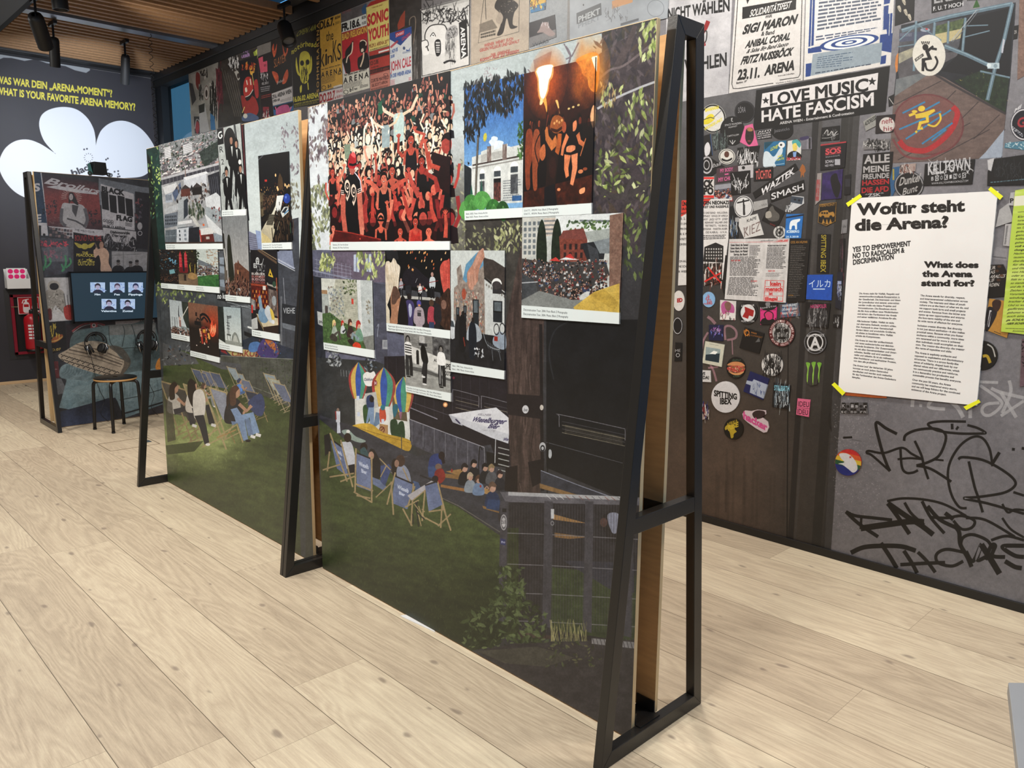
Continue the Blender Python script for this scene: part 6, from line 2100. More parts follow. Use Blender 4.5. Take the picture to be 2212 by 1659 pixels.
 # graffiti
GE=Cr(W2,1740,820,3.318)
INK='161413'
for pts,w in(([(655,388),(580,350),(505,310),(540,480),(580,600),(605,655)],17),([(605,655),(480,545),(440,525),(455,510),(560,525),(690,488),(760,530),(840,572)],13),([(680,490),(690,620),(720,665),(770,665),(806,648)],14),([(660,570),(750,562),(840,570)],12),([(706,438),(720,395),(800,360),(920,350),(990,375),(1005,430),(960,540),(880,590),(795,615)],15),([(783,438),(830,540),(850,620),(880,712)],14),([(795,615),(900,640),(1045,730)],15),([(930,572),(990,578)],11),([(1150,300),(980,298),(890,310),(885,330),(950,365),(1100,385),(1270,385),(1285,375),(1230,345),(1160,325)],14),([(1050,315),(1052,355)],15),([(1095,335),(1080,358)],13),([(1155,920),(1100,910),(1045,820),(1020,690),(1040,580),(1110,470),(1200,410),(1270,420),(1320,500),(1340,620)],14),([(1390,520),(1340,600)],18),([(1095,570),(1130,555),(1270,575),(1400,640),(1490,710),(1500,760),(1420,810),(1240,840),(1135,850),(1300,885),(1566,960)],15),([(1170,585),(1210,760),(1240,850),(1270,950)],15),([(1410,890),(1450,950),(1500,930),(1566,935)],13),([(1410,990),(1470,1070),(1566,1130)],13),([(1490,805),(1566,830)],14),([(1480,497),(1500,500)],16),([(1550,490),(1575,495)],16),([(290,945),(380,1030),(520,1125)],20),([(290,945),(360,975),(490,990),(620,1005)],18),([(395,1065),(600,1035),(760,1015),(850,1020)],34),([(400,990),(395,1070)],14),([(590,885),(660,980),(745,1105)],24),([(585,870),(700,850),(860,860),(1000,895),(1150,975)],14),([(590,885),(720,975),(830,1045),(915,1110)],30),([(710,880),(760,960),(850,1040)],16),([(835,870),(900,990),(995,1100)],18),([(875,905),(960,1000),(1080,1060)],22),([(900,985),(1010,990),(1120,975),(1210,1010),(1190,1060),(1120,1070),(1060,1010)],16),([(1000,955),(1060,1000)],24),([(1150,990),(1290,1005),(1500,1125)],15),([(325,1240),(420,1200),(560,1190),(690,1195),(790,1225)],26),([(540,1170),(600,1260),(655,1350)],24),([(705,1225),(760,1310),(800,1385)],22),([(805,1235),(870,1300),(930,1380)],20),([(680,1325),(860,1315),(1000,1310)],20),([(1130,1235),(1010,1215),(940,1250),(950,1310),(1050,1335),(1130,1300)],18),([(1060,1040),(1100,1090),(1110,1180),(1160,1270),(1190,1340)],24),([(1110,1190),(1130,1130),(1200,1110),(1300,1150),(1340,1210)],18),([(1150,1230),(1200,1300),(1260,1180),(1230,1290),(1290,1270)],22),([(1260,1180),(1330,1290),(1390,1390)],34),([(1290,1290),(1330,1190),(1360,1190),(1340,1260),(1430,1270)],22),([(1330,1150),(1440,1120),(1566,1150)],16),([(1566,1190),(1430,1190),(1420,1210),(1500,1260),(1566,1270)],24),([(1430,1300),(1500,1340),(1550,1350)],26)):
 GE.curve(pts,w*1.25,INK,.93)
for pts,w in(([(770,130),(765,195)],26),([(815,185),(835,185)],20),([(950,100),(880,190),(1000,210)],24),([(1010,130),(1090,200),(1130,270)],30),([(1180,190),(1180,275)],26),([(1250,15),(1380,20)],20),([(1250,40),(1390,140),(1400,190),(1330,250),(1280,250),(1265,210),(1300,175),(1390,165)],22),([(1330,60),(1400,90),(1566,130)],24),([(1460,5),(1470,90),(1410,240)],24),([(1400,90),(1510,270)],26),([(1566,150),(1400,260)],22)):
 GE.curve(pts,w,'b9b9bb',.8)
GE.line([(270,415),(335,412)],14,INK)
GE.line([(330,430),(405,440)],3,'5a5a5c')
GE.curve([(175,225),(168,290),(185,370),(180,290),(175,225)],6,'201f1e',.8)
GC=Cr(W2,1450,580,4.148)
for pts,w in(([(325,430),(360,455),(395,495)],26),([(485,640),(480,530),(530,515),(580,560),(575,620),(500,640)],20),([(545,640),(550,770)],10),([(330,570),(290,640),(275,720)],18),([(350,860),(380,920),(405,1010)],18),([(330,890),(420,880)],16)):
 GC.curve(pts,w,'c79aa8',.6)
 # big posters along the top
A=Cr(W2,1440,0,2.865)
pale=lambda a,b,s=1,f=90.:(lambda u,v:mixc(a,b,noise(u/f,v/f,s,5)))
A.pst([(2,-110),(412,-160),(382,580),(-12,648)],pale('a9a9ad','d6d6d8',2),'white poster with big black heading WÄHLEN, half behind the trestle top')
A.qt('NICHT WÄHLEN',8,118,390,66,66,'101012',.03,0,1,78).qt('WÄHLEN',110,448,372,404,80,'101012',.03,0,1,82)
A.curve([(170,250),(230,190),(258,130)],26,'9c1f24').curve([(190,240),(245,190),(240,260),(190,270)],6,INK).poly([(236,252),(243,280),(233,286)],'9c1f24')
A.pst([(436,-150),(862,-210),(843,497),(385,578)],pale('c6c4c2','d2d0ce',3),'pale poster with rounded black frame, last line 23.11. ARENA')
A.line([(448,-100),(404,520),(412,548),(440,548),(660,515)],4,INK).line([(842,-150),(826,460),(815,478),(700,495)],4,INK)
A.poly([(470,45),(803,-12),(800,58),(468,118)],INK).poly([(480,-60),(500,25),(520,-20)],INK)
A.qt('SOLIDARITÄTSFEST',512,104,765,48,42,'d8d6d4',.03,.05)
for t,x0,y0,x1,y1,h,w in(('mit',613,112,652,105,22,.02),('SIGI MARON',467,212,797,144,54,.045),('& Band',585,222,665,210,26,.02),('ANIBAL CORAL',484,298,760,244,42,.04),('& Salsa Big Band Saoco',492,330,748,283,24,.02),('FRITZ NUSSBÖCK',457,400,775,340,46,.045),('23.11.',437,494,575,476,62,.045),('ARENA',603,466,790,430,60,.045)):
 A.qt(t,x0,y0,x1,y1,h,INK,w,.06)
A.qt('Beginn: 19°',432,520,498,508,13,INK,.02).qt('Karten in allen CA-Bankfilialen',690,474,790,458,9,INK).qt('Wienfilialen im Rathaus, P. 220040',675,520,830,495,9,'3a3a3a')
A.pst([(866,-150),(1420,-230),(1387,402),(848,497)],'d0cecb','poster with blue border pattern and rows of fine print')
BL='1c4a8c'
for p in([(890,-20),(925,-30),(910,280),(878,290)],[(1325,-80),(1400,-100),(1380,20),(1330,30)],[(1340,40),(1374,32),(1366,180),(1336,186)],[(875,300),(950,285),(960,320),(875,330)],[(1322,215),(1398,205),(1390,325),(1316,310)],[(862,395),(898,390),(892,470),(860,476)],[(1328,348),(1360,340),(1355,392),(1322,398)],[(1352,90),(1398,80),(1388,260),(1370,262)]):
 A.poly(p,BL)
A.poly([(920,-70),(1350,-120),(1330,205),(910,275)],'d3d2d2')
A.line([(905,-50),(892,300)],5,'d0cecb').line([(1345,-50),(1338,200)],4,'d0cecb').line([(1386,0),(1376,220)],4,'d0cecb')
A.qd((945,-10),(1340,-60),(1330,130),(930,200),9,'4a5568',.85,3,.5,.1,(.05,.14))
A.qd((925,225),(1330,165),(1328,185),(922,262),2,'3a4a68',.9,4,.45,.5,(.05,.14))
for r,k in((1.,BL),(.86,'d8dadc'),(.62,BL),(.48,'d8dadc'),(.26,BL),(.14,'d8dadc')):
 A.ell(1130,262,185*r,42*r,k,rot=-.16)
A.poly([(905,335),(1335,262),(1325,385),(890,470)],'98a4ac')
A.qd((935,355),(1280,300),(1270,400),(925,430),6,'4a6078',.8,5,.35,.5,(.04,.12)).qd((920,450),(1300,388),(1298,398),(918,460),1,'2a3a50',.8,6,.6,.1)
A.pst([(555,558),(1382,408),(1355,690),(535,808)],'0c0c0e','black banner poster LOVE MUSIC HATE FASCISM')
A.poly([(592,578),(1310,450),(1303,555),(583,668)],'d4d2d2')
A.qt('LOVE MUSIC',640,652,1248,560,72,'0c0c0e',.03,0,1,80).qt('HATE FASCISM',587,755,1283,650,72,'d4d2d2',.03,0,1,82)
A.qt('ARENA WIEN - Entertainment & Confrontation',700,770,1160,704,17,'c9c8c8',.035)
def star(f,x,y,r,c,rot=0.):
 f.poly([(x+(r if k%2==0 else r*.4)*math.sin(k*math.pi/5+rot),y-(r if k%2==0 else r*.4)*math.cos(k*math.pi/5+rot))for k in range(10)],c)
star(A,614,622,24,'0c0c0e')
star(A,1272,504,28,'0c0c0e')
# scaffolding photo poster
F6=Cr(W2,1880,0,6.636)
F6.pst([(365,-90),(640,-110),(625,290),(350,375)],'121113','narrow black poster with scattered white insects')
for x,y in((480,30),(415,130),(505,180),(560,250)):
 F6.blob([(x-30,y-30),(x+10,y-50),(x+30,y+20),(x+10,y+45)],'b9b3a4').line([(x-40,y-40),(x,y),(x+40,y+40)],4,'6a655c')
A.pst([(2320/2.316/1.*0+1640,-90),(1838,-110),(1828,40),(1640,82)],'16161a','black and grey label poster with white capitals above the scaffold picture')
A.qt('ERD',1655,20,1800,-6,60,'a8a8aa',.04).qt('F. U. T HOCH',1650,68,1836,34,26,'d0d0d2',.03)
A.poly([(1895,50),(1918,-8),(1938,42)],'3f6a34').qd((1860,-6),(1960,-14),(1958,4),(1858,12),1,'3a3a3c',.9,3,.7,.1)
PH=[(1452,155),(2160,15),(2155,110),(2125,500),(2100,700),(2072,975),(1378,1010),(1405,600)]
A.pst(PH,lambda u,v:mixc('20242e','3c4048',noise(u/60,v/60,3,4)),'large picture poster of scaffolding tubes and a painted wheelchair figure')
A.poly([(1440,180),(1830,110),(1850,230),(1800,300),(1440,420)],pale('4a4c52','6f7076',4,30))
A.poly([(1655,165),(1850,110),(1845,190),(1655,220)],pale('3a4a38','7d8a5c',5,14)).poly([(1440,205),(1640,190),(1640,240),(1440,260)],'5a6074')
A.poly([(1650,215),(1860,170),(1860,225),(1700,270)],'b9b08c').poly([(1436,330),(1560,280),(1620,360),(1436,420)],pale('8a8a82','b8b49c',6,20))
for x in range(8):
 A.line([(1450+x*9,205),(1450+x*9,225)],2,'a9acb0')
A.ell(1600,185,30,12,'a0a8b4').ell(1608,180,9,6,'b84a50')
A.poly([(1425,400),(1560,330),(1830,320),(1800,345),(1640,430),(1440,490)],pale('5a585c','706e72',7,40))
A.poly([(1420,490),(1620,440),(1700,480),(1410,600)],pale('6f7478','8b8f90',8,30))
A.poly([(1840,120),(2150,40),(2120,500),(1960,480),(1700,440),(1800,340)],'161a24')
A.poly([(1780,500),(1960,430),(2120,480),(2095,700),(1960,620)],lambda u,v:mixc('1c2a20','3c5238',noise(u/14,v/20,9,4)))
A.leaves(60,(1800,450,2110,690),(3,9),['8a7a4a','c0b070','5a6a3c'],6,.25)
A.poly([(1405,600),(1640,448),(1720,480),(2100,700),(2072,975),(1378,1010)],lambda u,v:mixc('6a5c58','8a7a74',noise(u/60+v/90,v/24,3,5)))
for p in([(1410,650),(1700,500)],[(1400,740),(1600,640)],[(1600,750),(1790,560)],[(1760,800),(1930,630)],[(1900,860),(2060,710)],[(1430,990),(1880,760)],[(1640,990),(2000,800)],[(1960,980),(2096,800)]):
 A.line(p,5,'3c3438',.7)
A.poly([(1975,940),(2090,800),(2076,975),(1930,985)],'a3acb8')
A.line([(1640,448),(1760,520),(2100,705)],14,'4a4446')
for r,c,a in((1.,'7d4448',.8),(.95,'84605c',1.),(.0,'',0)):
 if a:
  A.ell(1620,770,222*r,190*r,c,a,rot=.12)
A.curve([(1440,870),(1490,920),(1600,930),(1700,870),(1770,790),(1800,700),(1770,660)],34,'b23a40')
A.curve([(1400,860),(1470,960),(1600,980),(1720,930)],14,'8a4c50',.8)
for p in([(1460,700),(1600,630)],[(1600,680),(1690,630)],[(1440,800),(1700,690)],[(1480,860),(1760,680)],[(1580,890),(1770,760)],[(1640,870),(1730,800)]):
 A.line(p,11,'4a8cb0')
Y='d8c04a'
A.ell(1578,672,22,18,Y,rot=-.2).line([(1540,720),(1600,710),(1660,680)],[26,34,16],Y).line([(1610,700),(1615,750),(1570,760),(1560,800),(1585,790)],22,Y)
A.curve([(1690,700),(1695,740),(1660,780),(1615,770)],12,Y).line([(1500,715),(1540,700)],16,Y).ell(1535,690,18,9,Y).line([(1550,810),(1540,820)],14,Y)
STEEL='6f8490'
for p,w in(([(1455,190),(1640,130),(1760,100),(2140,22)],26),([(1545,130),(1530,440)],16),([(1660,140),(1650,250)],18),([(1745,130),(1740,270)],14),([(1850,110),(1830,330)],18),([(2140,20),(2090,240),(2030,430),(1985,620)],24),([(1720,285),(1860,340),(2010,410)],26),([(1860,160),(1990,155)],8),([(1840,230),(2000,190)],8),([(1440,250),(1550,150),(1700,250)],9),([(1940,440),(2125,480)],12),([(1430,290),(1700,250)],7)):
 A.line(p,w,STEEL).line([(x,y-w*.18)for x,y in p],w*.25,'a8bcc4',.6)
A.curve([(1760,255),(1830,170),(1920,60)],5,'a8acb0').curve([(1770,260),(1850,170),(1935,60)],5,'7a7e84')
A.rect(1985,388,2060,425,'b4c2c8').ell(1995,405,14,14,'d0dadd').ell(2035,408,12,12,'8fa0a8')
A.poly([(2070,325),(2082,240),(2094,245),(2082,330)],'b9bcc4')
A.rnd(1624,342,102,128,'d2d0c8','round white sticker with black wheelchair figure and rays round its head')
A.ell(1602,292,18,20,INK).line([(1650,285),(1612,318),(1630,362),(1590,368),(1586,440)],[12,24,30,24,16],INK).line([(1640,300),(1672,305)],14,INK)
A.curve([(1662,348),(1676,385),(1650,430),(1612,430),(1600,388)],12,INK)
for k in range(5):
 A.line([(1585+k*9,268-abs(k-2)*-3),(1578+k*12,256)],6,INK)
A.poly([(1536,365),(1586,330),(1592,345),(1542,382)],INK).poly([(1541,365),(1584,336),(1588,344),(1546,376)],'d2d0c8').qt('1312',1548,372,1586,344,8,INK,.03)
A.stk([(1413,400),(1420,345),(1435,325),(1430,440),(1420,450)],'c88a4a','sliver of an orange round sticker beside the picture poster')
A.stk([(1372,600),(1412,580),(1405,650),(1375,662)],'17171a','small black sticker tucked below the black banner','sticker').line([(1376,605),(1404,645)],5,'b8b6b4')
A.pst([(2185,-60),(2300,-60),(2300,420),(2170,495)],pale('7a6258','9c8478',5,9),'brown gravel picture at the wall edge')
A.pst([(2150,160),(2180,155),(2170,240),(2145,245)],'1a1a1d','small dark sticker with white capitals at the wall edge','sticker')
A.qt('DR',2152,210,2168,206,22,'c0bebc',.03)
A.rnd(2215,770,88,100,'10162a','round navy sticker with white ring of letters at the wall edge','c6c4c6')
A.qt('MI',2150,700,2190,670,22,'d0d0d2',.03,.2).qt('SOFTCO',2140,800,2205,850,22,'d0d0d2',.03).qt('G',2170,790,2225,780,60,'a83a44',.04)
A.stk([(2095,885),(2230,870),(2230,930),(2090,915)],'5a8a9c','torn pale blue sticker under the round navy one').scrawl(2100,885,2220,915,14,8,['b9ccd0','d8d8d8'],4)
# stickers on the steel door
D2=Cr(W2,1450,220,4.148)
K='121214'
D2.rnd(375,150,115,130,'cfcfcb','round white sticker with a drawn banana and ring of yellow letters',K)
D2.qt('BANANANA',305,90,430,60,32,'d8cc3c',.04).qt('RECORDS UNLT.',300,255,460,165,26,'d8cc3c',.04).blob([(285,180),(330,120),(370,110),(390,150),(340,195),(290,200)],'d8cc3c').curve([(290,160),(350,140),(385,150)],5,K).line([(370,150),(455,70)],8,'8a8a90')
D2.rnd(660,90,92,98,'141316','dark round sticker half under the black banner','3c3c40').qt('SÖRA',598,100,668,92,52,'8a8a8e',.02)
D2.rnd(548,260,110,132,'141416','large round black sticker with small white lettering and bird foot mark').qt('SPACE INVADERS',480,218,632,196,18,'c9c9ca',.02).qt('AGAINST',512,236,592,222,15,'c9c9ca',.02).qt('CAPITALISM',502,316,606,300,16,'c9c9ca',.02).line([(525,345),(550,380),(575,345)],7,'c9c9ca').line([(550,340),(550,380)],6,'c9c9ca').curve([(535,155),(548,145),(540,170),(555,175)],6,'c9c9ca')
D2.stk([(660,215),(730,195),(780,390),(700,405),(615,360)],'d0709a','pink sticker with the face of a bearded man').blob([(672,250),(700,230),(735,245),(740,320),(715,375),(690,380),(665,330)],'3c2a28').blob([(680,240),(705,228),(732,245),(725,262),(690,262)],'a8805c').ell(700,350,16,8,'8a4a48').ell(688,305,8,5,'100c0c').ell(722,302,8,5,'100c0c')
D2.stk([(768,262),(898,240),(902,325),(772,340)],'1c1c20','small black and white word block sticker under the banner')
for k,t in enumerate(('ANTI','FASCIST','NO NAZIS','NO BORDERS')):
 D2.qt(t,776,278+k*19,894,258+k*19,13,'d6d4d6',.03)
D2.stk(circ(995,262,98,76)[:16]+[(905,235),(1090,205)],K,'dark oval sticker cut by the banner edge').qt('Jazzsticks',922,275,1060,252,30,'9c9ca2',.0)
D2.stk([(362,290),(455,280),(515,400),(380,435)],'3c4246','grey green camouflage sticker').scrawl(375,300,500,420,60,9,['5c6a66','23282c','7a8684'],3)
D2.stk([(290,305),(350,285),(372,480),(290,495)],'14141a','black sticker with white animal and blue edge').blob([(300,400),(330,360),(352,410),(340,470),(305,480)],'cfcfd2').line([(350,290),(370,478)],4,'3a6a9c')
D2.stk([(592,412),(795,390),(765,555),(598,570)],'101012','black sticker with spiky white handwriting XINDL').scrawl(600,430,780,550,40,7,['c9c9ca'],5).qt('XINDL',606,560,770,540,100,'d4d4d6',.0,.06)
D2.rnd(500,490,74,70,'d0cfca','small round white badge sticker with a brown face').ring(500,490,66,62,.93,K).ell(498,470,22,28,'6a4436').blob([(455,505),(500,520),(545,500),(540,520),(500,535),(458,525)],K)
D2.stk([(835,362),(1032,345),(1020,570),(825,582)],'2f7aa0','blue sticker with white arm holding up a football').ell(990,385,30,28,'dcdcdc').ell(985,385,10,9,K).blob([(830,460),(870,445),(920,490),(975,415),(1000,420),(990,470),(930,540),(935,580),(830,582)],'c9d4da').qt('LOVE!',890,440,955,412,30,'d8cc4a',.03,.1).qt('AND',952,500,1000,488,18,'d8cc4a',.03).qt('HATE',946,530,1012,512,18,'d8cc4a',.03).line([(912,565),(1015,552)],4,'c9d4da')
D2.poly([(835,362),(920,354),(840,430)],'1c5a6c')
D2.stk([(1045,350),(1130,335),(1168,380),(1160,520),(1035,528)],'cfd0cc','cut-out sticker of a woman with turquoise hair').blob([(1085,350),(1130,338),(1162,375),(1150,410),(1120,380),(1095,400)],'5aa8a8').blob([(1088,385),(1120,370),(1130,420),(1100,450)],'d8c870').blob([(1045,500),(1060,455),(1110,440),(1160,470),(1160,500)],K).poly([(1090,450),(1125,445),(1118,495),(1095,495)],'8aa8d0').qt('BUSCH',1038,524,1160,514,26,'a82a3c',.05)
D2.stk([(1150,320),(1260,315),(1262,425),(1172,428)],'7d7c84','torn grey barcode sticker').line([(1242,325),(1242,420)],12,K).line([(1222,325),(1222,420)],8,'9a98a0').blob([(1155,320),(1225,305),(1230,330),(1165,345)],'4c4468')
D2.stk([(292,520),(340,490),(478,580),(360,668),(290,660)],'17171a','black sticker with a round speaker emblem').ring(320,565,52,80,.8,'b9b9bc').ring(318,565,28,45,.75,'b9b9bc').qt('ball',370,590,440,570,40,'d0d0d2',.0,.2)
D2.stk([(408,595),(600,568),(590,700),(402,728)],'5a464e','dull sticker with pink words MY BODY').qt('MY BODY',440,632,555,616,32,'d070a0',.03).qt('MY CHOICE',425,715,590,690,36,'d070a0',.03).line([(480,650),(515,645)],12,'d070a0')
D2.stk([(600,575),(738,560),(735,680),(605,690)],'b9b8ba','pale sticker behind the black antler sticker').ell(648,590,14,14,K)
D2.stk([(528,632),(710,612),(712,815),(535,838)],'0f0f11','black sticker with white antler-like band logo').scrawl(560,690,680,780,26,6,['d2d2d4'],8)
for q in(-1,1):
 D2.curve([(620+q*10,790),(620+q*40,740),(620+q*50,690),(620+q*70,640)],5,'d2d2d4').curve([(620+q*20,770),(620+q*70,740),(620+q*72,710)],5,'d2d2d4')
D2.line([(620,730),(620,820)],6,'d2d2d4')
D2.stk([(745,598),(915,580),(908,700),(740,712)],'131315','black sticker with coral condensed letters TÜCHTIG').qt('TÜCHTIG',758,694,895,680,76,'d0706a',.03)
D2.stk([(730,815),(1112,550),(1142,605),(752,868)],'101012','long tilted black sticker with angular white letters')
D2.sq((780,790),(1080,590),(1108,640),(800,850)).text('WAZTEK',0,.1,1,.95,'d8d8da',.04,.1)
D2.stk([(882,800),(1190,698),(1200,795),(895,900)],'111113','tilted black sticker with outlined letters, below the long one')
D2.sq((895,815),(1185,725),(1190,785),(900,880)).text('SMASH',0,.05,1,.95,'d4d4d6',.02)
D2.stk([(1148,580),(1175,555),(1205,580),(1200,690),(1150,690)],'a8703c','small brown paper cut-out figure')if False else D2.poly([(1160,580),(1175,555),(1195,575),(1205,620),(1190,640),(1188,680),(1175,650),(1160,685),(1160,630),(1148,615)],'a8703c')
D2.stk([(292,672),(386,668),(386,862),(292,866)],'cfcdcb','white sticker with thick red bars and black capitals').rect(292,674,384,692,'d83a34').rect(292,838,384,860,'d83a34').qt('CK',292,762,382,760,62,K,.06).qt('PO',292,828,380,826,60,K,.06)
D2.stk([(392,745),(538,728),(535,862),(386,866)],'6a6a78','small sticker picture of a festival crowd').heads(40,(392,780,536,850),9,['c89a8a','a86a60'],['2a2022'],['8a3a40','b9c4d0','3a4a70','d0d0d0'],3).poly([(392,745),(538,728),(536,770),(392,790)],'b4b6ba',.7)
D2.rnd(650,940,88,100,'cfd0d0','round white sticker with a figure nailed to a cross').ring(650,940,80,92,.94,K).line([(648,870),(655,1010)],[8,20,][:2],K).line([(592,905),(700,880)],12,K).ell(648,885,8,12,K).line([(655,920),(655,1015)],14,'3a3a3c')
D2.stk([(738,895),(862,872),(868,940),(740,980)],'a9a9a8','faded grey paper sticker').qt('..ssä',790,940,858,925,26,'7a7a7a',.0)
D2.stk([(885,908),(1022,985),(952,1130),(812,1062)],'141214','black tilted square sticker with a kneeling figure').blob([(880,960),(910,930),(930,970),(970,1010),(960,1060),(900,1070),(860,1040)],'6a6864').blob([(850,990),(890,980),(900,1030),(850,1040)],'a8a49c').qt('ROCKET',888,1098,935,1118,14,'a83a3c',.03)
D2.stk([(1080,838),(1190,850),(1192,910),(1070,990),(1022,985),(1030,930),(1070,920)],'c6c8ca','white-edged sticker of a walking cassette').poly([(1078,842),(1186,858),(1172,918),(1066,898)],'4c5866').ell(1110,875,10,9,'1c2028').ell(1148,882,10,9,'1c2028').curve([(1090,905),(1060,940),(1040,980)],5,'8a929a').scrawl(1030,930,1080,980,14,5,['3a3c42'],5)
D2.stk([(610,1045),(775,1000),(832,1190),(655,1225),(605,1110)],'cbcbc9','white sticker with thin pencil lettering, tilted').qt('KAPE',680,1080,765,1050,28,'26262a',.0).qt('THE',645,1150,685,1140,24,'6a5a58',.0).qt('KIEZ',655,1215,800,1150,90,'7a6664',-.01)
D2.rnd(972,1168,56,56,'c4c4c2','small round grey sticker with a scribbled eye').ring(972,1170,36,38,.8,K).scrawl(940,1130,1005,1205,26,4,[K],9).ell(972,1172,12,12,K)
D2.stk([(1032,1005),(1185,1002),(1165,1222),(1018,1222)],'2f7fc0','blue sticker with white polar bear').blob([(1065,1085),(1085,1060),(1130,1050),(1158,1048),(1150,1070),(1130,1085),(1128,1140),(1112,1140),(1108,1110),(1085,1112),(1078,1140),(1060,1140)],'dfe6ea').qt('ICEBERG',1036,1172,1148,1170,22,'dfe6ea',.04).qt('25.5.2018',1030,1216,1142,1214,16,'dfe6ea',.03).poly([(1030,1030),(1185,1005),(1184,1020),(1028,1044)],'16324a')
D2.stk([(525,940),(560,930),(605,1110),(600,1225),(520,1225)],'1a2026','dark strip of torn stickers beside the white one').scrawl(528,1080,590,1215,24,7,['9aa8b0','3a6a9c','c9c9c9'],4).rect(575,1035,610,1075,'a8a8a8')
# column stickers
D2.stk([(1350,232),(1512,212),(1505,340),(1338,352)],'111113','black sticker with white brush script on the column').scrawl(1360,255,1490,320,14,4,['c9c9c9'],3).curve([(1370,290),(1400,250),(1410,300),(1440,262),(1450,300),(1490,262)],6,'c9c9c9').curve([(1350,325),(1420,320),(1500,285)],4,'c9c9c9')
D2.stk([(1338,392),(1572,352),(1555,590),(1336,615)],'1a1822','dark sticker with coral outlined letters SOS').poly([(1340,380),(1570,352),(1570,366),(1338,395)],'b0444c').qt('SOS',1382,472,1524,452,48,'c85a62',.05).line([(1380,478),(1525,458)],4,'c85a62').line([(1382,420),(1520,398)],4,'c85a62').qt('BALKANROUTE',1386,500,1512,485,12,'b9b8bc',.02).qt('SCHAU',1382,550,1458,542,28,'c9c8cc',.03).qt('NED WEG!',1380,582,1458,574,20,'c9c8cc',.03).rect(1466,512,1516,566,'b0b0b6')
D2.stk([(1358,640),(1540,600),(1525,865),(1345,880)],lambda u,v:mixc('2a2050','5a3f8a',noise(u/40,v/40,3)),'purple sticker with a dark silhouette').blob([(1430,680),(1480,640),(1500,700),(1520,760),(1490,860),(1450,800)],'14141c')
D2.stk([(1310,640),(1350,636),(1340,880),(1290,925)],'a09a98','narrow torn red and grey strip sticker').sq((1300,690),(1340,690),(1325,880),(1288,880)).text('OVERDEAD',0,.0,1,1,'a8484a',.03)
D2.stk([(1328,920),(1478,898),(1472,1070),(1392,1115),(1318,1080)],'1a1714','shield sticker with golden off-road truck').line([(1328,920),(1478,900),(1470,1070),(1390,1108),(1318,1078),(1328,920)],6,'b08a44').qt('VERMONT',1332,942,1468,928,22,'b08a44',.03).blob([(1335,1030),(1340,985),(1400,970),(1415,990),(1455,985),(1455,1030)],'b08a44').ell(1360,1032,14,14,'1a1714').ell(1432,1030,14,14,'1a1714')
for k in range(3):
 D2.poly([(1350+k*32,1090+(k%2)*6),(1364+k*32,1045),(1380+k*32,1090+(k%2)*6)],'b08a44')
for k in range(3):
 D2.rect(1346+k*22,988,1362+k*22,1004,'1a1714')
D2.stk([(1315,1185),(1430,1185),(1412,1535),(1302,1530)],'0f0f10','tall black sticker with yellow letters running downwards')
D2.sq((1392,1190),(1388,1528),(1340,1526),(1348,1190)).text('SPITTING IBEX',0,0,1,1,'b8a83c',.02)
D2.stk([(1555,660),(1612,645),(1605,830),(1550,835)],'1d1d22','small dark sticker on the column edge').rect(1560,690,1605,760,'3c3c44')
D2.stk([(1532,1060),(1582,1050),(1575,1175),(1522,1182)],'8a8a8c','small grey sticker with faint writing').qt('life',1540,1130,1570,1124,24,'5a5a5c',.0)
D2.stk([(1512,1228),(1560,1222),(1545,1590),(1490,1600)],'15151a','narrow black sticker on the column edge with faint script').scrawl(1512,1260,1545,1560,16,5,['5a5a60','7a4a5a'],6)
D2.stk([(1720,175),(1830,110),(1838,215),(1745,262)],'9a9a96','torn white sticker with stencilled letters').qt('ADDRESS',1735,220,1832,160,40,'3a3c3a',.02)
D2.stk([(1840,125),(2010,110),(1990,270),(1830,285)],'2a1f22','dark sticker with white circle and red handwriting').ell(1935,205,70,68,'c9c4c0').qt('neft',1890,200,1985,185,52,'8a2a34',.0).qt('his',1905,262,1985,255,44,'8a2a34',.0)
D2.stk([(1730,345),(1960,330),(1960,420),(1725,430)],'807e7e','torn black and white scraps above the red-lettered sticker').scrawl(1735,350,1950,425,50,12,['1a1a1a','b9b8b6','2c2c2c'],7)
D2.stk([(1722,470),(1990,445),(1960,850),(1690,865)],'121113','black sticker with grey and red capitals')
for t,y,c,h in(('ALLE',550,'b4b2b2',74),('MEINE',630,'b4b2b2',56),('FREUNDE',690,'b4b2b2',46),('HASSEN',745,'b8323a',46),('DIE AFD',812,'b8323a',48)):
 D2.qt(t,1728-(y-550)*.08,y+4,1960-(y-550)*.03,y-12,h,c,.04)
D2.qt('*ZSK*',1738,855,1905,840,30,'c9c8c8',.03)
D2.stk([(1985,590),(2060,575),(2060,690),(1975,860),(1960,700)],'3a6a90','strip of blue and yellow sticker behind the black one').rect(1985,600,2000,700,'b0a050')
DD=Cr(W2,1780,380,3.072)
DD.rnd(565,60,98,92,'101012','round black sticker with ornate white lettering','9a9a9c').poly([(565,-28),(665,60),(565,140),(480,70)],'2a2a2c',.6).qt('Dunkel',498,65,632,35,54,'b4b2b0',.03,.1).qt('Bunt',520,130,620,100,48,'b4b2b0',.02,.1)
A.stk([(1600,1015),(1910,985),(1892,1140),(1590,1150)],'101012','wide black sticker with dripping white band lettering').qt('KILLTOWN',1618,1082,1880,1048,78,'c4c4c6',.03).scrawl(1620,1010,1880,1090,26,7,['c4c4c6'],4)
for k,t in enumerate('BOOKINGS'):
 x=1635+k*28
 A.poly([(x,1090-k*3),(x+23,1088-k*3),(x+22,1120-k*3),(x,1124-k*3)],'c4c4c6' if k%2 else '2c2c2e').qt(t,x+4,1118-k*3,x+19,1115-k*3,24,'16161a' if k%2 else 'c4c4c6',.03)
A.qt('WWW.KILLTOWNBOOKINGS.COM',1640,1142,1868,1124,13,'c4c4c6',.03)
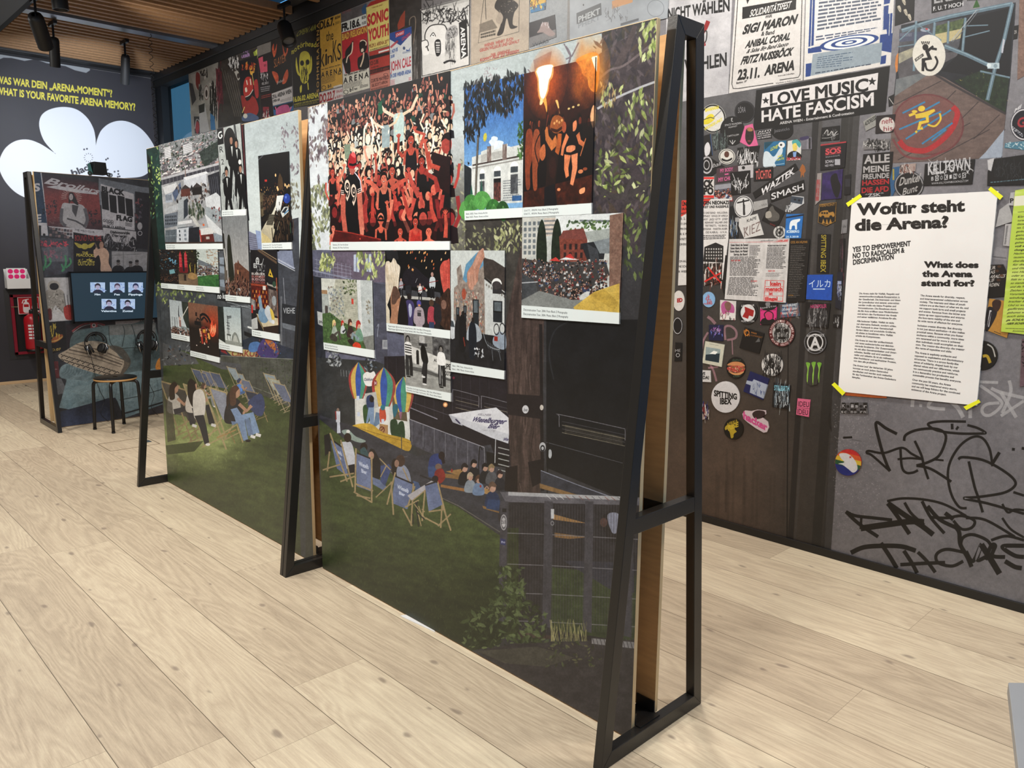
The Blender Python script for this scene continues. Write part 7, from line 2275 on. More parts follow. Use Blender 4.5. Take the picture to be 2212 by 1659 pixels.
A.stk([(1445,1020),(1545,1010),(1540,1060),(1440,1075)],'a89a94','small torn picture sticker beside the ornate round one').scrawl(1450,1020,1535,1065,26,8,['7a4a40','c8c4c0','5a5658'],5)
A.stk([(2020,985),(2230,955),(2230,1145),(1985,1150),(1988,1060)],'141518','dark torn poster with faint grey ornament at the wall edge','poster').scrawl(2040,1000,2200,1100,50,4,['34383c','4a4e52'],6).qd((2005,1125),(2220,1105),(2220,1118),(2005,1140),1,'7a9aa4',.8,3,.5,.1)
A.poly([(1985,990),(2030,975),(2010,1060),(1990,1050)],'c4c4c6')
# newspaper leaf, leaflets, lower stickers
D2.stk([(292,870),(522,866),(515,1225),(470,1590),(290,1650)],'d6d5d4','white leaflet with black band list and house drawing','poster')
D2.poly([(292,870),(360,868),(292,940)],'d84a3c').qt('GEN NEONAZI',290,920,518,916,32,K,.04).qt('KEIT UND RASSISMUS',290,952,516,948,22,K,.03)
for k,t in enumerate(('O UND BAND · HALLUZINA-','MPANY · KINGS OF AFRICA','AISY · JAZZ GITTI · JOSEF','REINHART SELLNER UND','TRITTBRETTL · YES BRASIL','EESSINK · MARTIN AUER','DE KABUL · U.V.A.')):
 D2.qt(t,292+(k in(3,4))*14+(k==6)*20,1003+k*29,510-k,1000+k*29,18,'2a2a2c',.0)
D2.qd((292,1195),(500,1190),(498,1230),(290,1240),3,'3a3a3c',.8,4,.5,.2,(.05,.15))
D2.poly([(300,1300),(400,1260),(470,1290),(468,1440),(290,1430)],'2c2b2c')
for j in range(4):
 for i in range(7):
  D2.rect(312+i*22,1310+j*28,324+i*22,1326+j*28,'b9b8b6')
D2.poly([(292,1450),(460,1440),(455,1640),(290,1650)],'3a2c28').scrawl(300,1460,450,1630,50,12,['d0ccc8','7a4a40','1c1a1a'],6).line([(300,1610),(450,1530)],14,'d03a34').line([(330,1480),(445,1620)],14,'d03a34')
D2.stk([(96,882),(160,880),(158,1640),(62,1645)],'d0cfcd','white leaflet with red head, seen through the trestle','poster').poly([(96,882),(160,880),(158,985),(90,1030)],'d84a3c').qt('ÜNS',100,932,152,930,34,K,.04).qt('USLÄN',96,968,152,965,20,K,.03)
for k,t in enumerate(('AMSTA','5. 2. 8','15 UHR','PEN END','R E N','NTRITT S','ORVERKA','','OP-HAUS','NE SCHA','R WIEN')):
 if t:
  D2.qt(t,90-k*2,1010+k*46+(k>7)*60,150,1008+k*46+(k>7)*60,20,'202022',.01)
GC.stk([(455,170),(488,-120),(522,-120),(485,280)],'131315','black newspaper edge with vertical print','poster')
D2.stk([(522,1228),(1062,1222),(1030,1800),(480,1768)],lambda u,v:mixc('bdbcbb','d8d7d6',noise(u/22,v/90,4,4)),'crumpled white newsletter page with red stamp kein mensch ist illegal','poster')
D2.qt('newsletter 1',795,1252,930,1248,18,'3a3a3c',-.01,.2).qt('1 JUNI 2000',945,1252,1045,1248,16,'c83a3c',.03,.1).line([(522,1258),(1050,1252)],2,'c83a3c')
for k,t in enumerate(('Guten Abend, die Damen!','Guten Abend, die Herren!','Guten Abend, die Mädels!','Servus, die Buam!')):
 D2.qt(t,535-k*2+(k==3)*34,1292+k*28,692-k*2,1290+k*28,20,'202022',.03)
D2.qd((705,1285),(805,1285),(800,1380),(700,1380),8,'3a3a3c',.8,4,.45,.3,(.08,.25)).qd((530,1388),(805,1385),(790,1560),(525,1560),15,'2c2c2e',.8,5,.5,.2,(.04,.16)).qt('REAL TEST SPIEL',540,1428,625,1426,13,'c83a3c',.02).qt('KEIN MENSCH',715,1612,772,1610,12,'c83a3c',.02)
D2.qd((525,1570),(790,1570),(775,1745),(500,1730),15,'2c2c2e',.8,6,.5,.2,(.04,.16)).qt('WIDERSTAND BRAUCHT KRAFT',865,1296,1035,1294,15,'202022',.02).qd((862,1305),(1035,1303),(1030,1500),(850,1495),16,'2c2c2e',.8,7,.5,.2,(.06,.22)).qt('PARTY ON',872,1522,930,1520,14,'c83a3c',.02).qd((850,1535),(1020,1530),(1018,1570),(848,1570),4,'5a5a5c',.7,8,.4,.3)
GC.line([(845,105),(1012,108),(1000,295),(832,285),(845,105)],5,'d04a48')
for k,(t,x0,x1)in enumerate((('kein',888,985),('mensch',848,1000),('ist',878,912),('illegal',842,955))):
 y=(152,200,236,282)[k]
 GC.qt(t,x0,y,x1,y+1,38 if k<2 else 30,'c8383a',.04).line([(840,y+8),(1006,y+9)],3,'d04a48')
D2.stk([(1065,1222),(1245,1228),(1200,1790),(1032,1795)],'131314','black newspaper column with small gold headline','poster').qt('ODE AN HILMAR',1072,1268,1225,1264,22,'b88a3c',.03).qd((1075,1290),(1215,1288),(1180,1760),(1045,1760),30,'a09c98',.8,9,.3,.45,(.06,.2)).qt('REVIVAL',1052,1590+150,1098,1588+150,14,'b88a3c',.02)
GC.stk([(1222,55),(1450,52),(1438,285),(1210,275)],'1f5fb4','square blue sticker with large white Japanese letters').qt('イルカ',1235,168,1428,166,66,'dbe4ee',.0,0,1,66,False).rect(1272,178,1380,188,'c0d0e4')
GC.rnd(338,277,58,70,'8fb4d4','round light blue sticker with red cyclist').scrawl(315,240,365,300,8,5,['c04a4c'],5).ring(345,290,16,18,.75,'c04a4c').ring(325,270,14,16,.75,'c04a4c').qt('FAHRRAD',296,322,372,320,14,'c04a4c',.02)
GC.rnd(70,288,52,92,'cfcdca','white round sticker with red letters, seen through the trestle').qt('ED',55,302,104,296,34,'a8282c',.06)
GC.rnd(60,512,42,76,'16161a','dark round sticker seen through the trestle','c0c0c2')
GC.stk([(40,660),(100,665),(95,830),(30,830)],'101012','black sticker with white rings, seen through the trestle').qt('ME',38,748,86,744,26,'b9b9bb',.0).ring(62,775,18,18,.7,'b9b9bb')
GC.stk([(440,280),(585,290),(578,462),(438,458)],'cfccca','white sticker drawing of a tattooed man with folded arms').blob([(450,330),(490,290),(560,330),(560,400),(470,410)],'b8679a').blob([(480,320),(510,295),(540,320),(530,370),(500,375)],'8a6a60').poly([(445,430),(500,390),(575,400),(575,460),(440,458)],'d8d6d4').scrawl(450,390,570,455,18,5,['2a2a2e','9a4a50'],5)
GC.rnd(688,395,92,104,'101012','round black and white sticker with a red jagged flag','3c3c3e').ell(690,395,66,76,'cfd0d0').poly([(660,340),(745,375),(735,430),(700,420),(690,450),(640,430),(665,385)],'a82a2a').qt('LESS TALK',632,342,750,335,18,'d4d4d4',.03).qt('MORE ACTION',630,478,745,478,16,'d4d4d4',.03)
GC.stk([(800,330),(950,335),(945,505),(800,502)],'d0408a','hot pink sticker with the bust of a man in black').blob([(810,500),(815,455),(860,440),(925,455),(935,500)],'161418').blob([(845,400),(880,385),(910,410),(905,450),(870,460),(850,440)],'c8427c').curve([(845,440),(838,405),(870,380),(912,400),(915,445)],8,'161418').qt('IS WATCHING YOU',806,378,940,372,14,'5a1a3c',.02)
GC.stk(circ(870,310,88,66)[:17]+[(785,300)],'1a1a1c','dark round sticker cut by the newsletter page').qt('Freunde & Kreuz',800,362,945,340,18,'c4c4c6',.02).ell(868,318,22,22,'8a8a8c')
GC.stk([(975,320),(1140,308),(1158,425),(985,440)],'5a6a7c','colourful wordy sticker in blue and pink').scrawl(980,320,1145,430,40,12,['c05a60','3a6a9c','a8a8a8','8a4a3c'],8,.8)
for k,t in enumerate(('WANN BELEHRT','DIE ANGST DENN','MAN TANZT')):
 GC.qt(t,996,345+k*34,1128,332+k*34,22,'d4d6d8',.03)
GC.stk([(1205,298),(1430,312),(1405,535),(1198,520)],'101012','black sticker with round grey skull emblem and pink lettering').ell(1310,420,96,100,'3a3a3c').scrawl(1225,340,1395,510,60,7,['a8a8a8','6a6a6c','161618'],5).qt('HACKSPOILER',1250,355,1395,350,34,'c04a80',.03)
GC.stk([(1455,410),(1522,412),(1515,535),(1450,522)],'0f0f10','small black sticker with scratchy white mark').scrawl(1460,440,1510,500,14,5,['c4c4c4'],3)
GC.stk([(1490,30),(1540,30),(1520,370),(1470,350)],'23283a','narrow blue sticker on the column edge').rect(1492,110,1528,140,'9aa4c0').scrawl(1490,160,1525,260,20,7,['8a94b8','c0c4cc'],4)
GC.stk([(340,502),(470,505),(468,650),(340,642)],'1c2450','dark blue sticker with glowing pink script').scrawl(350,530,460,590,24,6,['c07ab8','8a9ae0','e0c0e0'],6)
GC.stk([(662,525),(838,580),(790,765),(612,710)],'0c0c0e','black tilted sticker with orange flower mark').scrawl(655,545,705,595,12,6,['c88a3c'],5).ring(680,575,24,28,.7,'c88a3c').qt('FREE',720,578,770,590,14,'c88a3c',.02).qd((715,590),(830,612),(826,628),(712,604),2,'c88a3c',.9,4,.5,.1).poly([(755,660),(790,615),(800,655)],'6a6a6a')
GC.rnd(993,575,120,128,'1a0e10','round sticker with a grey zombie face in a dark red ring').ring(993,575,114,122,.74,'6a2226').ell(993,575,84,92,'b9b8b6').scrawl(930,510,1060,650,60,9,['1a1a1a','5a5a5a'],6).ell(962,555,20,16,'0c0c0c').ell(1030,555,20,16,'0c0c0c').rect(960,612,1025,632,'0c0c0c')
for k,t in enumerate('BLOODSUCKING ZOMBIES FROM OUTER SPACE •'):
 a=-2.6+k*.158+0
 x,y=993+100*math.cos(a-.5),575+107*math.sin(a-.5)
 c,q=math.cos(a-.5+math.pi/2),math.sin(a-.5+math.pi/2)
 if t!=' ':
  GC.sq((x-7*c+9*q,y-7*q-9*c),(x+7*c+9*q,y+7*q-9*c),(x+7*c-9*q,y+7*q+9*c),(x-7*c-9*q,y-7*q+9*c)).text(t,0,0,1,1,'d8cfcc',.03)
GC.rnd(1293,660,104,108,'121214','round black sticker with a circled capital letter A','77777a').ring(1292,660,74,78,.84,'cdcdcd').qt('A',1245,710,1340,710,100,'cdcdcd',.04).qt('RADICAL AID FORCE',1218,612,1372,606,22,'cdcdcd',.03).qt('EMERGENCY',1226,735,1365,735,22,'cdcdcd',.02)
GC.stk([(308,648),(482,680),(455,882),(280,845)],'c6c6b8','cream square sticker with picture of a boat on dark sea').poly([(315,700),(445,722),(430,842),(308,820)],'9aa8a8').poly([(312,770),(438,760),(430,842),(308,820)],'24404c').poly([(345,762),(385,735),(420,745),(400,768)],'e4e6e2').qd((345,672),(430,688),(428,694),(344,678),1,'8a8a80',.9,3,.6,.05)
GC.rnd(582,888,86,98,'0f120f','round black sticker with a burger').blob([(505,865),(540,838),(590,832),(640,845),(662,875),(590,870)],'c89468').blob([(505,885),(560,868),(620,872),(662,885),(655,915),(600,930),(520,915)],'b8584c').leaves(50,(510,870,658,925),(4,11),['d8c0b0','9a3a34','7a8a4c','e0a890'],5,.6).blob([(515,918),(580,935),(655,920),(620,950),(560,950)],'d0a070').qt('Seebrun',545,828,620,826,20,'7a9a7c',.0,.2).qt('Oida!',555,972,615,968,20,'7a9a7c',.0,.2)
GC.rnd(908,862,96,100,'cdccca','round white sticker crowded with black doodles').scrawl(830,785,985,945,110,6,[K],8).ring(905,860,28,32,.6,K)
GC.stk([(710,918),(882,985),(825,1178),(648,1100)],'1f2a66','blue tilted sticker with a pale sheet picture').poly([(680,1000),(730,1010),(742,990),(870,1040),(832,1165),(706,1110),(716,1045),(672,1030)],'aeb6c4').scrawl(740,1030,840,1110,14,6,['4a5a8a','8a94a8'],5)
GC.stk([(920,1020),(1075,1045),(1050,1262),(905,1240)],'15171c','dark sticker with pale blue spiky lettering over a figure').scrawl(930,1060,1060,1230,60,8,['8a9aa4','c0c8cc','4a545c'],6).qt('STILLBIRTH',925,1088,1062,1098,46,'8ac4d4',.03)
GC.rnd(490,1150,128,142,'d4d4d6','large round white sticker with blocky black lettering').qt('SPITTING',386,1138,592,1172,52,K,.04).qt('IBEX',440,1212,545,1214,56,K,.04)
GC.stk([(276,908),(355,912),(360,1018),(276,1014)],'d0d0d0','white sticker with black capitals IDA!, half behind the trestle').qt('VE',276,950,308,952,26,K,.03).qt('IDA!',278,988,342,990,30,K,.03)
GC.rnd(270,1280,72,76,'b9a8a4','round picture sticker with red and blue, half behind the trestle').scrawl(278,1220,335,1340,40,9,['8a3a40','3a4a8a','d0ccc8','2a2226'],7)
GC.rnd(562,1436,88,95,'17160f','round black sticker with yellow map of Africa').blob([(485,1420),(510,1398),(560,1405),(575,1440),(590,1460),(565,1480),(560,1510),(540,1518),(528,1470),(510,1440),(488,1445)],'c0ac38').qt('AFRIKA',500,1412,598,1372,28,'c0ac38',.03).qt('RISE',512,1450,606,1412,44,'d0bc44',.05)
GC.stk([(640,1300),(665,1268),(720,1275),(775,1262),(850,1268),(855,1300),(820,1330),(870,1370),(880,1420),(860,1465),(830,1470),(760,1430),(690,1380),(650,1345)],'d0c4c8','pink cut-out sticker with bubble letters and cartoon head').blob([(730,1300),(770,1270),(840,1280),(830,1330),(760,1345)],'4a3638').qt('hacker',648,1340,865,1455,66,'d0609a',.05)
GC.stk([(1135,1160),(1250,1172),(1236,1330),(1122,1308)],'d87a9a','two pink labels with round outlined letters').qt('IDEU',1142,1232,1238,1240,48,'4a1a2c',.0).qt('IDEU',1135,1300,1228,1312,48,'4a1a2c',.0).line([(1130,1245),(1246,1254)],3,'8a3a54')
for k in range(3):
 x=1225+k*50
 GC.blob([(x-15,842),(x+22,848-k%2*8),(x+10,900),(x+6,960),(x-2,1035-(k==2)*10+(k==1)*12),(x-8,960),(x+0,900)],'86b44a')
 GC.line([(x-4,860),(x+2,900),(x-2,960),(x-4,1020)],3,'c0e07a')
sheet(W2,'sticker',GC.pp([(1205,835),(1345,850),(1340,900),(1310,1040),(1250,1050),(1215,1010)]),th=.00003,label='green three-claw sticker on the dark column',cat='sticker',group='stickers on the collage wall')
GE.rnd(308,592,96,96,'b83a38','round rainbow sticker with white bear on the concrete')
for k,c in enumerate(('c8383a','d8703c','d8c048','2f6a48','22388a','22388a')):
 f=GE.sq((210,500),(400,560),(390,690),(200,640))
 y0,y1=k/6.,(k+1)/6.
 t0,t1=math.asin(max(-1,min(1,y0*2-1))),math.asin(max(-1,min(1,y1*2-1)))
 GE.ell(308,592,94,94,c,t0=t0+.25,t1=math.pi-t0+.25)
GE.blob([(245,530),(290,525),(330,545),(365,590),(375,640),(345,665),(310,640),(270,610),(238,600),(280,590),(255,560)],'d6d6d8').line([(318,548),(330,560)],5,'c83a38').line([(330,548),(318,560)],5,'c83a38')
GE.stk([(262,165),(445,160),(452,245),(252,238)],'6f6e71','ransom-note style letters in two lines on the concrete')
for t,x0,y,sz in(('Kaiser',262,198,34),('schmoarn',254,238,32)):
 for k,ch in enumerate(t):
  w=185./len(t)
  x=x0+k*w
  dk=(k*7+len(t))%3
  if dk!=1:
   GE.rect(x,y-sz,x+w*.9,y+4,INK if dk==0 else '2c2b2c')
  GE.qt(ch,x+3,y,x+w*.85,y,sz*.75,'b9b8ba' if dk!=1 else INK,.03)
GE.stk([(285,85),(585,118),(583,132),(500,130),(285,112)],'c8743c','torn orange strip below the taped poster')
DD.stk(circ(1050,1190,104,98),'14140f','round black sticker with a yellow banana beside the taped poster').curve([(1055,1195),(1085,1195),(1105,1240)],20,'c0a83c').curve([(1085,1115),(1120,1140),(1138,1200)],10,'b9b8b4')
DD.stk([(1095,590),(1190,586),(1215,640),(1205,800),(1080,810)],'1c1512','dark brown sticker with white slanted capitals')
for k,(t,x)in enumerate((('ÜR',1140),('AS',1136),('ARADIES',1200),('UF',1130),('RDEN.',1166))):
 DD.qt(t,1104-k*2,622+k*28,x,617+k*28,22,'cfccc8',.03,.1)
for x,y in((1165,600),(1150,630),(1180,660),(1160,690)):
 DD.ell(x,y,14,9,'6a4a30',.8)
DD.stk([(1100,812),(1215,830),(1235,1005),(1215,1075),(1060,1015)],'c0964c','tan sticker with a man in suit and tie').blob([(1085,880),(1120,870),(1150,900),(1130,960),(1085,1030),(1070,1000)],'2c2830').blob([(1118,840),(1140,820),(1175,830),(1172,870),(1150,900),(1125,880)],'4a3028').line([(1108,890),(1090,1000)],14,'d0d0d2').line([(1110,900),(1085,1010)],6,'2c2430').line([(1130,1030),(1175,1048)],3,'2a2218')
DD.stk([(1165,225),(1225,180),(1262,300),(1140,340)],'b4b4b4','torn white scrap between the taped sheets')
DD.stk([(1205,320),(1270,315),(1255,470),(1190,462)],'bdbcbc','white label beside the green sheet').sq((1212,330),(1226,330),(1210,455),(1197,455)).dashes(0,0,1,1,30,'4a4a4c',.9,3,.5,.2,(.4,.9))
DD.stk([(1240,110),(1290,106),(1285,200),(1225,195)],'b9b9bc','white scrap with a capital P').qt('P',1236,178,1260,177,30,INK,.03)
DD.poly([(1140,470),(1235,480),(1225,560),(1120,550)],'a4a3a6',.6)
DD.line([(1120,535),(1210,545)],7,'5a595c',.6)
DD.stk([(1315,1080),(1340,1080),(1340,1390),(1300,1400)],pale('6a545c','8a747c',5,30),'pinkish speckled poster at the wall edge','poster').leaves(40,(1312,1085,1340,1260),(2,6),['1a161a'],4,.9)
WP.photo(.16,.16,1.36,.95,(1200,-160,2260,1340))
# the taped poster and the green sheet: real paper over the print
DD.poly([(190,148),(1158,100),(1018,1522),(98,1428)],lambda u,v:mixc('dfdedc','e6e6e4',noise(u/200,v/200)))
tp=sheet(W2,'poster',DD.pp([(190,148),(1158,100),(1018,1522),(98,1428)]),th=.0006,lift=.009,label='white poster headed Wofür steht die Arena?, held by yellow tape',cat='poster')
DD.qt('Wofür steht',222,258,940,232,76,INK,.045).qt('die Arena?',210,362,832,340,76,INK,.045)
for k,(t,x1)in enumerate((('YES TO EMPOWERMENT',580),('NO TO RADICALISM &',540),('DISCRIMINATION',468))):
 DD.qt(t,194+k*2,505+k*42,x1,463+k*42+k*2,34,'1c1c1e',.035)
for k,(t,x0,x1)in enumerate((('What does',668,1030),('the Arena',656,990),('stand for?',650,1004))):
 DD.qt(t,x0,606+k*61,x1,608+k*61,40,INK,.055)
DE=[('Die Arena steht für Vielfalt, Respekt und','generationsübergreifende Kooperation in','der Gesellschaft. Die Interessen und Ideen','der Jugendkultur sind zentral, unterstützt','werden große wie kleine Projekte und','Veranstaltungen. Die Einnahmen durch','die Big Acts eröffnen neue Möglichkeiten','und sichern den Fortbestand des Areals','und seiner vielfältigen Angebote für alle.','','Alle bedeutet Vielfalt. Vielfalt ist nicht','nur alternative Ästhetik, sondern schlau.','Der Austausch in einer Gemeinschaft','fördert Ideen und ermöglicht Größeres,','als alleine zu bewältigen wäre. Vielfalt','erhöht die Kompetenzen.','','Die Arena ist ganz klar antifaschistisch','und gegen ausbeuterische und diskrimi-','nierende Strukturen. Der Zusammenhalt','ist, mit allen Gemeinsamkeiten und Unter-','schieden, familiär und wird unablässig','geübt und gefestigt. Es ist ein mühsamer,','aber fruchtbarer und nachhaltiger Prozess,','von dem alle profitieren.','','Die Arena-Leut’ der bisherigen 50 Jahre','konnten so noch jedem Gegenwind','standhalten und werden auch weiterhin','für das Fortbestehen des Arena-Gedankens','kämpfen.'),('The Arena stands for diversity, respect,','and intergenerational collaboration across','society. The interests and ideas of youth','culture are at the heart of what we do, and','we support both large and small projects','and events. Revenue from the bigger acts','opens up new opportunities and ensures','the long-term viability of the site and','its wide range of offerings for everyone.','','Inclusion creates diversity. But diversity','is not just about aesthetics—it also makes','practical sense. Because when you foster','exchange within a community, more ideas','are generated and far more is achieved','than individuals could accomplish on their','own. The greater the diversity, the greater','the range of capacities and skills.','','The Arena is explicitly antifascist and','opposed to exploitative and discriminatory','structures. There is a strong family-like','sense of solidarity, shaped both by our','shared values and our differences, which','we continuously practice and reinforce.','It is a demanding but productive and','sustainable process that benefits everyone.','','Over the past 50 years, the Arena','community has weathered every storm,','and we will keep fighting for the continued','existence of the Arena project.')]
for col_,L,tl,tr,br,bl in((0,DE[0],(240,770),(612,775),(568,1396),(192,1343)),(1,DE[1],(646,782),(1056,805),(996,1490),(584,1425))):
 f=DD.sq(tl,tr,br,bl)
 n=sum(1. if t else .45 for t in L)
 y=0.
 for t in L:
  if t:
   g=glyphs(t,.02)
   f.text(t,0,y+.15/n,(g[3][0]-g[2][0])/(22.6 if col_==0 else 21.9),y+.72/n,'232325',.02)
  y+=(1. if t else .45)/n
tape=mat('yellow_tape','e6ea2a',.45)
for q in([(152,182),(245,120),(258,140),(166,206)],[(1094,92),(1112,72),(1194,136),(1172,160)],[(56,1384),(76,1368),(148,1436),(128,1456)],[(930,1530),(1032,1482),(1044,1500),(950,1552)]):
 uv=W2.uv(DD.pp(q))
 b=new()
 vs=[b.verts.new((u,WY-.0102,v))for u,v in uv]
 f=b.faces.new(vs)
 r=bmesh.ops.extrude_face_region(b,geom=[f])
 bmesh.ops.translate(b,verts=[v for v in r['geom']if isinstance(v,bmesh.types.BMVert)],vec=(0,-.0004,0))
 o=put('tape',b,tape)
 o.location=-tp.location
 o.parent=tp
DD.poly([(1272,96),(1345,84),(1345,1052),(1178,1032)],lambda u,v:mixc('b0c84a','c8d878',sstep(.4,.7,noise(u/300,v/60,4))*.8))
sheet(W2,'poster',DD.pp([(1272,96),(1345,84),(1345,1052),(1178,1032)]),th=.0006,lift=.009,label='lime green sheet of dense text at the wall edge',cat='poster')
DD.poly([(1270,135),(1345,128),(1345,195),(1264,200)],'d8d8c4').line([(1290,240),(1345,237)],3,'3a3f1c')
for k,t in enumerate(('Ein','turse','diese','ten. D','genbo','gend','hüllte','gehen','voll e','chunge','Nachm','tausend','überdie','für die','und Gle','von He','oder an','lität zu d','so stande','und die N','Zeichen v','Vorurteile','windung','brachter B','Und so wu','geflirtet,','gebumst w','auch eine','ge. SCHLAF','ABER SICHER')):
 DD.qt(t,1290-k*2.75,277+k*24.4,1334-k*.1,275+k*24.4,13,'26290f',.03 if k in(8,9,28,29)else .01,.1)
DD.line([(1208,1010),(1345,1014)],2.5,'2a2d14').qt('Kommissar',1252,1032,1345,1034,12,'2a2d14',.0,.15)

# ------------------------------------------------------------------ collage wall, far bay under the ceiling beam
W1.m.rect(-9.2,0,-3.3,3.5,lambda u,v:mixc('4a4847','77757a',noise(u*3,v*3,3,5)))
H=Cr(W1,340,0,3.814)
M=Cr(W1,640,0,6.914)
KC=Cr(W1,880,0,3.814)
H.poly([(480,500),(940,330),(960,950),(480,1060)],pale('24211f','4a4542',3,60))
H.poly([(250,600),(500,500),(500,1060),(280,1120)],pale('7d7c78','b9b8b0',4,60))
for x in range(6):
 H.line([(530+x*24,560+x*20),(640+x*16,960)],7,'6a6660',.6)
H.stk([(270,620),(350,590),(345,740),(320,740)],'b9b6b0','red and white sticker at the far top corner of the collage').blob([(320,600),(350,620),(345,740),(318,700)],'8a2a28')
H.stk([(260,680),(290,690),(320,820),(285,870)],'3c3a40','long dark oval sticker at the collage corner')
H.stk([(350,590),(410,565),(415,640),(355,620)],'1a1a1c','black word sticker at the top of the far collage').scrawl(355,575,410,630,12,7,['c9c7c0'],3)
H.stk([(430,680),(490,730),(495,945),(440,890)],'c4c4c0','tall white sticker with black blocky scrawl').scrawl(435,700,490,930,60,8,[K],5)
H.stk([(480,560),(530,590),(545,860),(500,840)],'5a2430','crimson streaked sticker in the far collage').scrawl(485,580,535,850,30,6,['8a3a48','3a1620'],6)
H.stk([(340,690),(375,700),(380,810),(340,800)],'a8a6a2','grey sticker with small black crest').scrawl(345,710,376,800,26,6,[K],5)
H.rnd(405,765,20,62,'c8c6c2','slim white oval sticker in the far collage','6a3a34').ell(405,770,9,30,'3a2c2a')
H.stk([(340,870),(390,850),(430,1080),(350,1100)],'c0c2c4','white panel sticker with a black corner').poly([(340,870),(390,850),(388,920),(345,935)],'1e1e20')
H.stk([(435,930),(470,960),(480,1070),(440,1070)],'3a7ab0','bright blue dripping sticker in the far collage')
H.stk([(300,960),(345,960),(350,1100),(310,1100)],'26262a','dark sticker with a red oval and white ring').ell(330,1050,16,52,'a8343c').curve([(310,1060),(322,985),(345,1000),(352,1060)],6,'b9b9b9')
H.stk([(578,530),(640,465),(675,500),(620,575)],'161618','tilted black and white chequered word sticker').scrawl(585,480,665,565,30,8,['c4c4c4'],4)
H.stk([(690,440),(765,405),(765,470),(690,485)],'3c3a42','sticker with pale purple word').qt('UEBER',694,480,764,462,24,'b08ac0',.03).scrawl(705,420,750,450,8,5,['b08ac0'],4)
H.stk([(632,590),(662,580),(690,640),(665,665)],'a8a6a0','small portrait photo sticker beside the red devil poster').ell(668,625,12,22,'3a3230')
H.stk([(790,430),(865,375),(870,440),(830,460),(815,530)],'8a9a3c','round lime green sticker by the beam').ell(835,425,26,26,'b8c45a')
H.poly([(820,380),(935,345),(935,430),(825,470)],'6a6764')
H.pst([(672,505),(822,455),(850,985),(700,1015)],'1a1c22','comic style poster of a laughing red devil')
H.scrawl(700,530,815,590,26,12,['c85a2c','8a2a24','d8a03c'],3).blob([(710,700),(730,640),(770,640),(790,720),(780,800),(740,830),(712,780)],'a8322c').blob([(690,800),(720,790),(800,800),(835,900),(800,960),(720,940)],'8f2c2a').blob([(795,680),(825,660),(835,790),(810,800)],'9a2e30').line([(735,660),(742,700)],8,'d8d0c0').line([(765,650),(772,700)],8,'d8d0c0').blob([(722,730),(735,720),(742,750),(728,760)],'d8d0c0').blob([(725,800),(760,780),(785,740),(790,770),(760,820),(735,830)],'16141a').curve([(725,800),(760,782),(788,738)],6,'d0ccc4').blob([(700,960),(760,930),(830,960),(820,990),(710,1000)],'4a5a7c').ell(725,955,18,20,'c0bfb4').line([(700,930),(720,880)],6,'d0c070').line([(780,600),(795,700)],5,'c8b060')
H.pst([(832,465),(935,425),(950,760),(845,780)],'16151a','dark poster with a pink castle monster').poly([(832,480),(870,465),(872,510),(905,500),(908,590),(850,600)],'b84a60').rect(880,530,884,550,K).rect(892,527,896,548,K).scrawl(850,610,910,660,20,5,['c4c2c4'],4).qt('02.2011',862,700,916,690,20,'b4b2b4',.02).qd((850,720),(930,705),(932,750),(856,765),3,'a8a6a8',.8,3,.5,.1)
H.pst([(848,785),(945,760),(955,960),(860,975)],'1c1216','dark red poster with a row of skulls below the pink monster').qd((858,790),(940,770),(940,800),(858,820),2,'9a3a34',.9,3,.5,.1).rect(870,880,920,970,'7a2430').scrawl(872,910,945,965,30,6,['c4c0bc','2a1c20'],5)
H.pst([(935,300),(1098,245),(1112,705),(942,770)],'121012','black poster with an orange flame emblem and spiky name SLAYER')
for pts in([(955,460),(945,400),(960,360),(965,420),(985,360),(980,430),(965,470)],[(1030,340),(1040,400),(1060,440),(1068,380),(1060,340),(1078,400),(1060,460),(1040,450)],[(945,590),(985,600),(1000,640),(990,690),(970,660)],[(1070,570),(1080,620),(1060,680),(1030,690),(1040,630)]):
 H.blob(pts,lambda u,v:mixc('8a2a1c','c8643a',noise(u/14,v/14,3)))
H.qt('SLAYER',962,560,1060,505,74,'b8703c',-.01,.0).qt('gebell',985,690,1040,672,26,'b4aca8',.0,.1)
H.pst([(942,772),(1110,712),(1115,830),(952,872)],'b0adae','white strip poster 29.6. ARENA WIEN').qt('29.6. ARENA WIEN',948,815,1105,765,34,K,.03).qt('OPEN AIR',950,845,1010,828,20,K,.03).qd((1015,825),(1110,795),(1110,825),(1015,845),4,'4a4a4c',.8,3,.4,.05)
H.pst([(952,875),(1118,832),(1122,925),(960,950)],'2a5a8a','poster with a pink pig against blue').poly([(955,880),(1118,838),(1118,870),(1080,890),(960,905)],'17161a').blob([(980,945),(985,895),(1020,870),(1070,862),(1090,890),(1092,935),(1040,940)],'a84a78').line([(972,880),(990,930)],10,'b85a84').line([(1105,880),(1085,920)],10,'b85a84')
H.pst([(1097,262),(1330,180),(1340,860),(1125,888)],'141413','black concert poster with yellow blackletter name and a yellow mask')
YB='c0b83c'
H.qt('OPEN AIR',1140,305,1305,242,42,'8a8a34',.03,.15).poly([(1100,310),(1115,272),(1132,305)],'8a8a34').poly([(1108,303),(1115,285),(1124,301)],'141413')
for k,ch in enumerate('motörhead'):
 x,y=1106+k*23,452-66*math.sin(min(1,(k+.2)/5.)*1.57)+(k>6)*(k-6)*3
 H.qt(ch,x,y,x+21,y-7,46,YB,.02)
H.blob([(1145,470),(1140,540),(1155,610),(1185,630),(1165,590),(1155,530)],YB).blob([(1268,460),(1276,520),(1268,590),(1235,625),(1252,580),(1262,520)],YB)
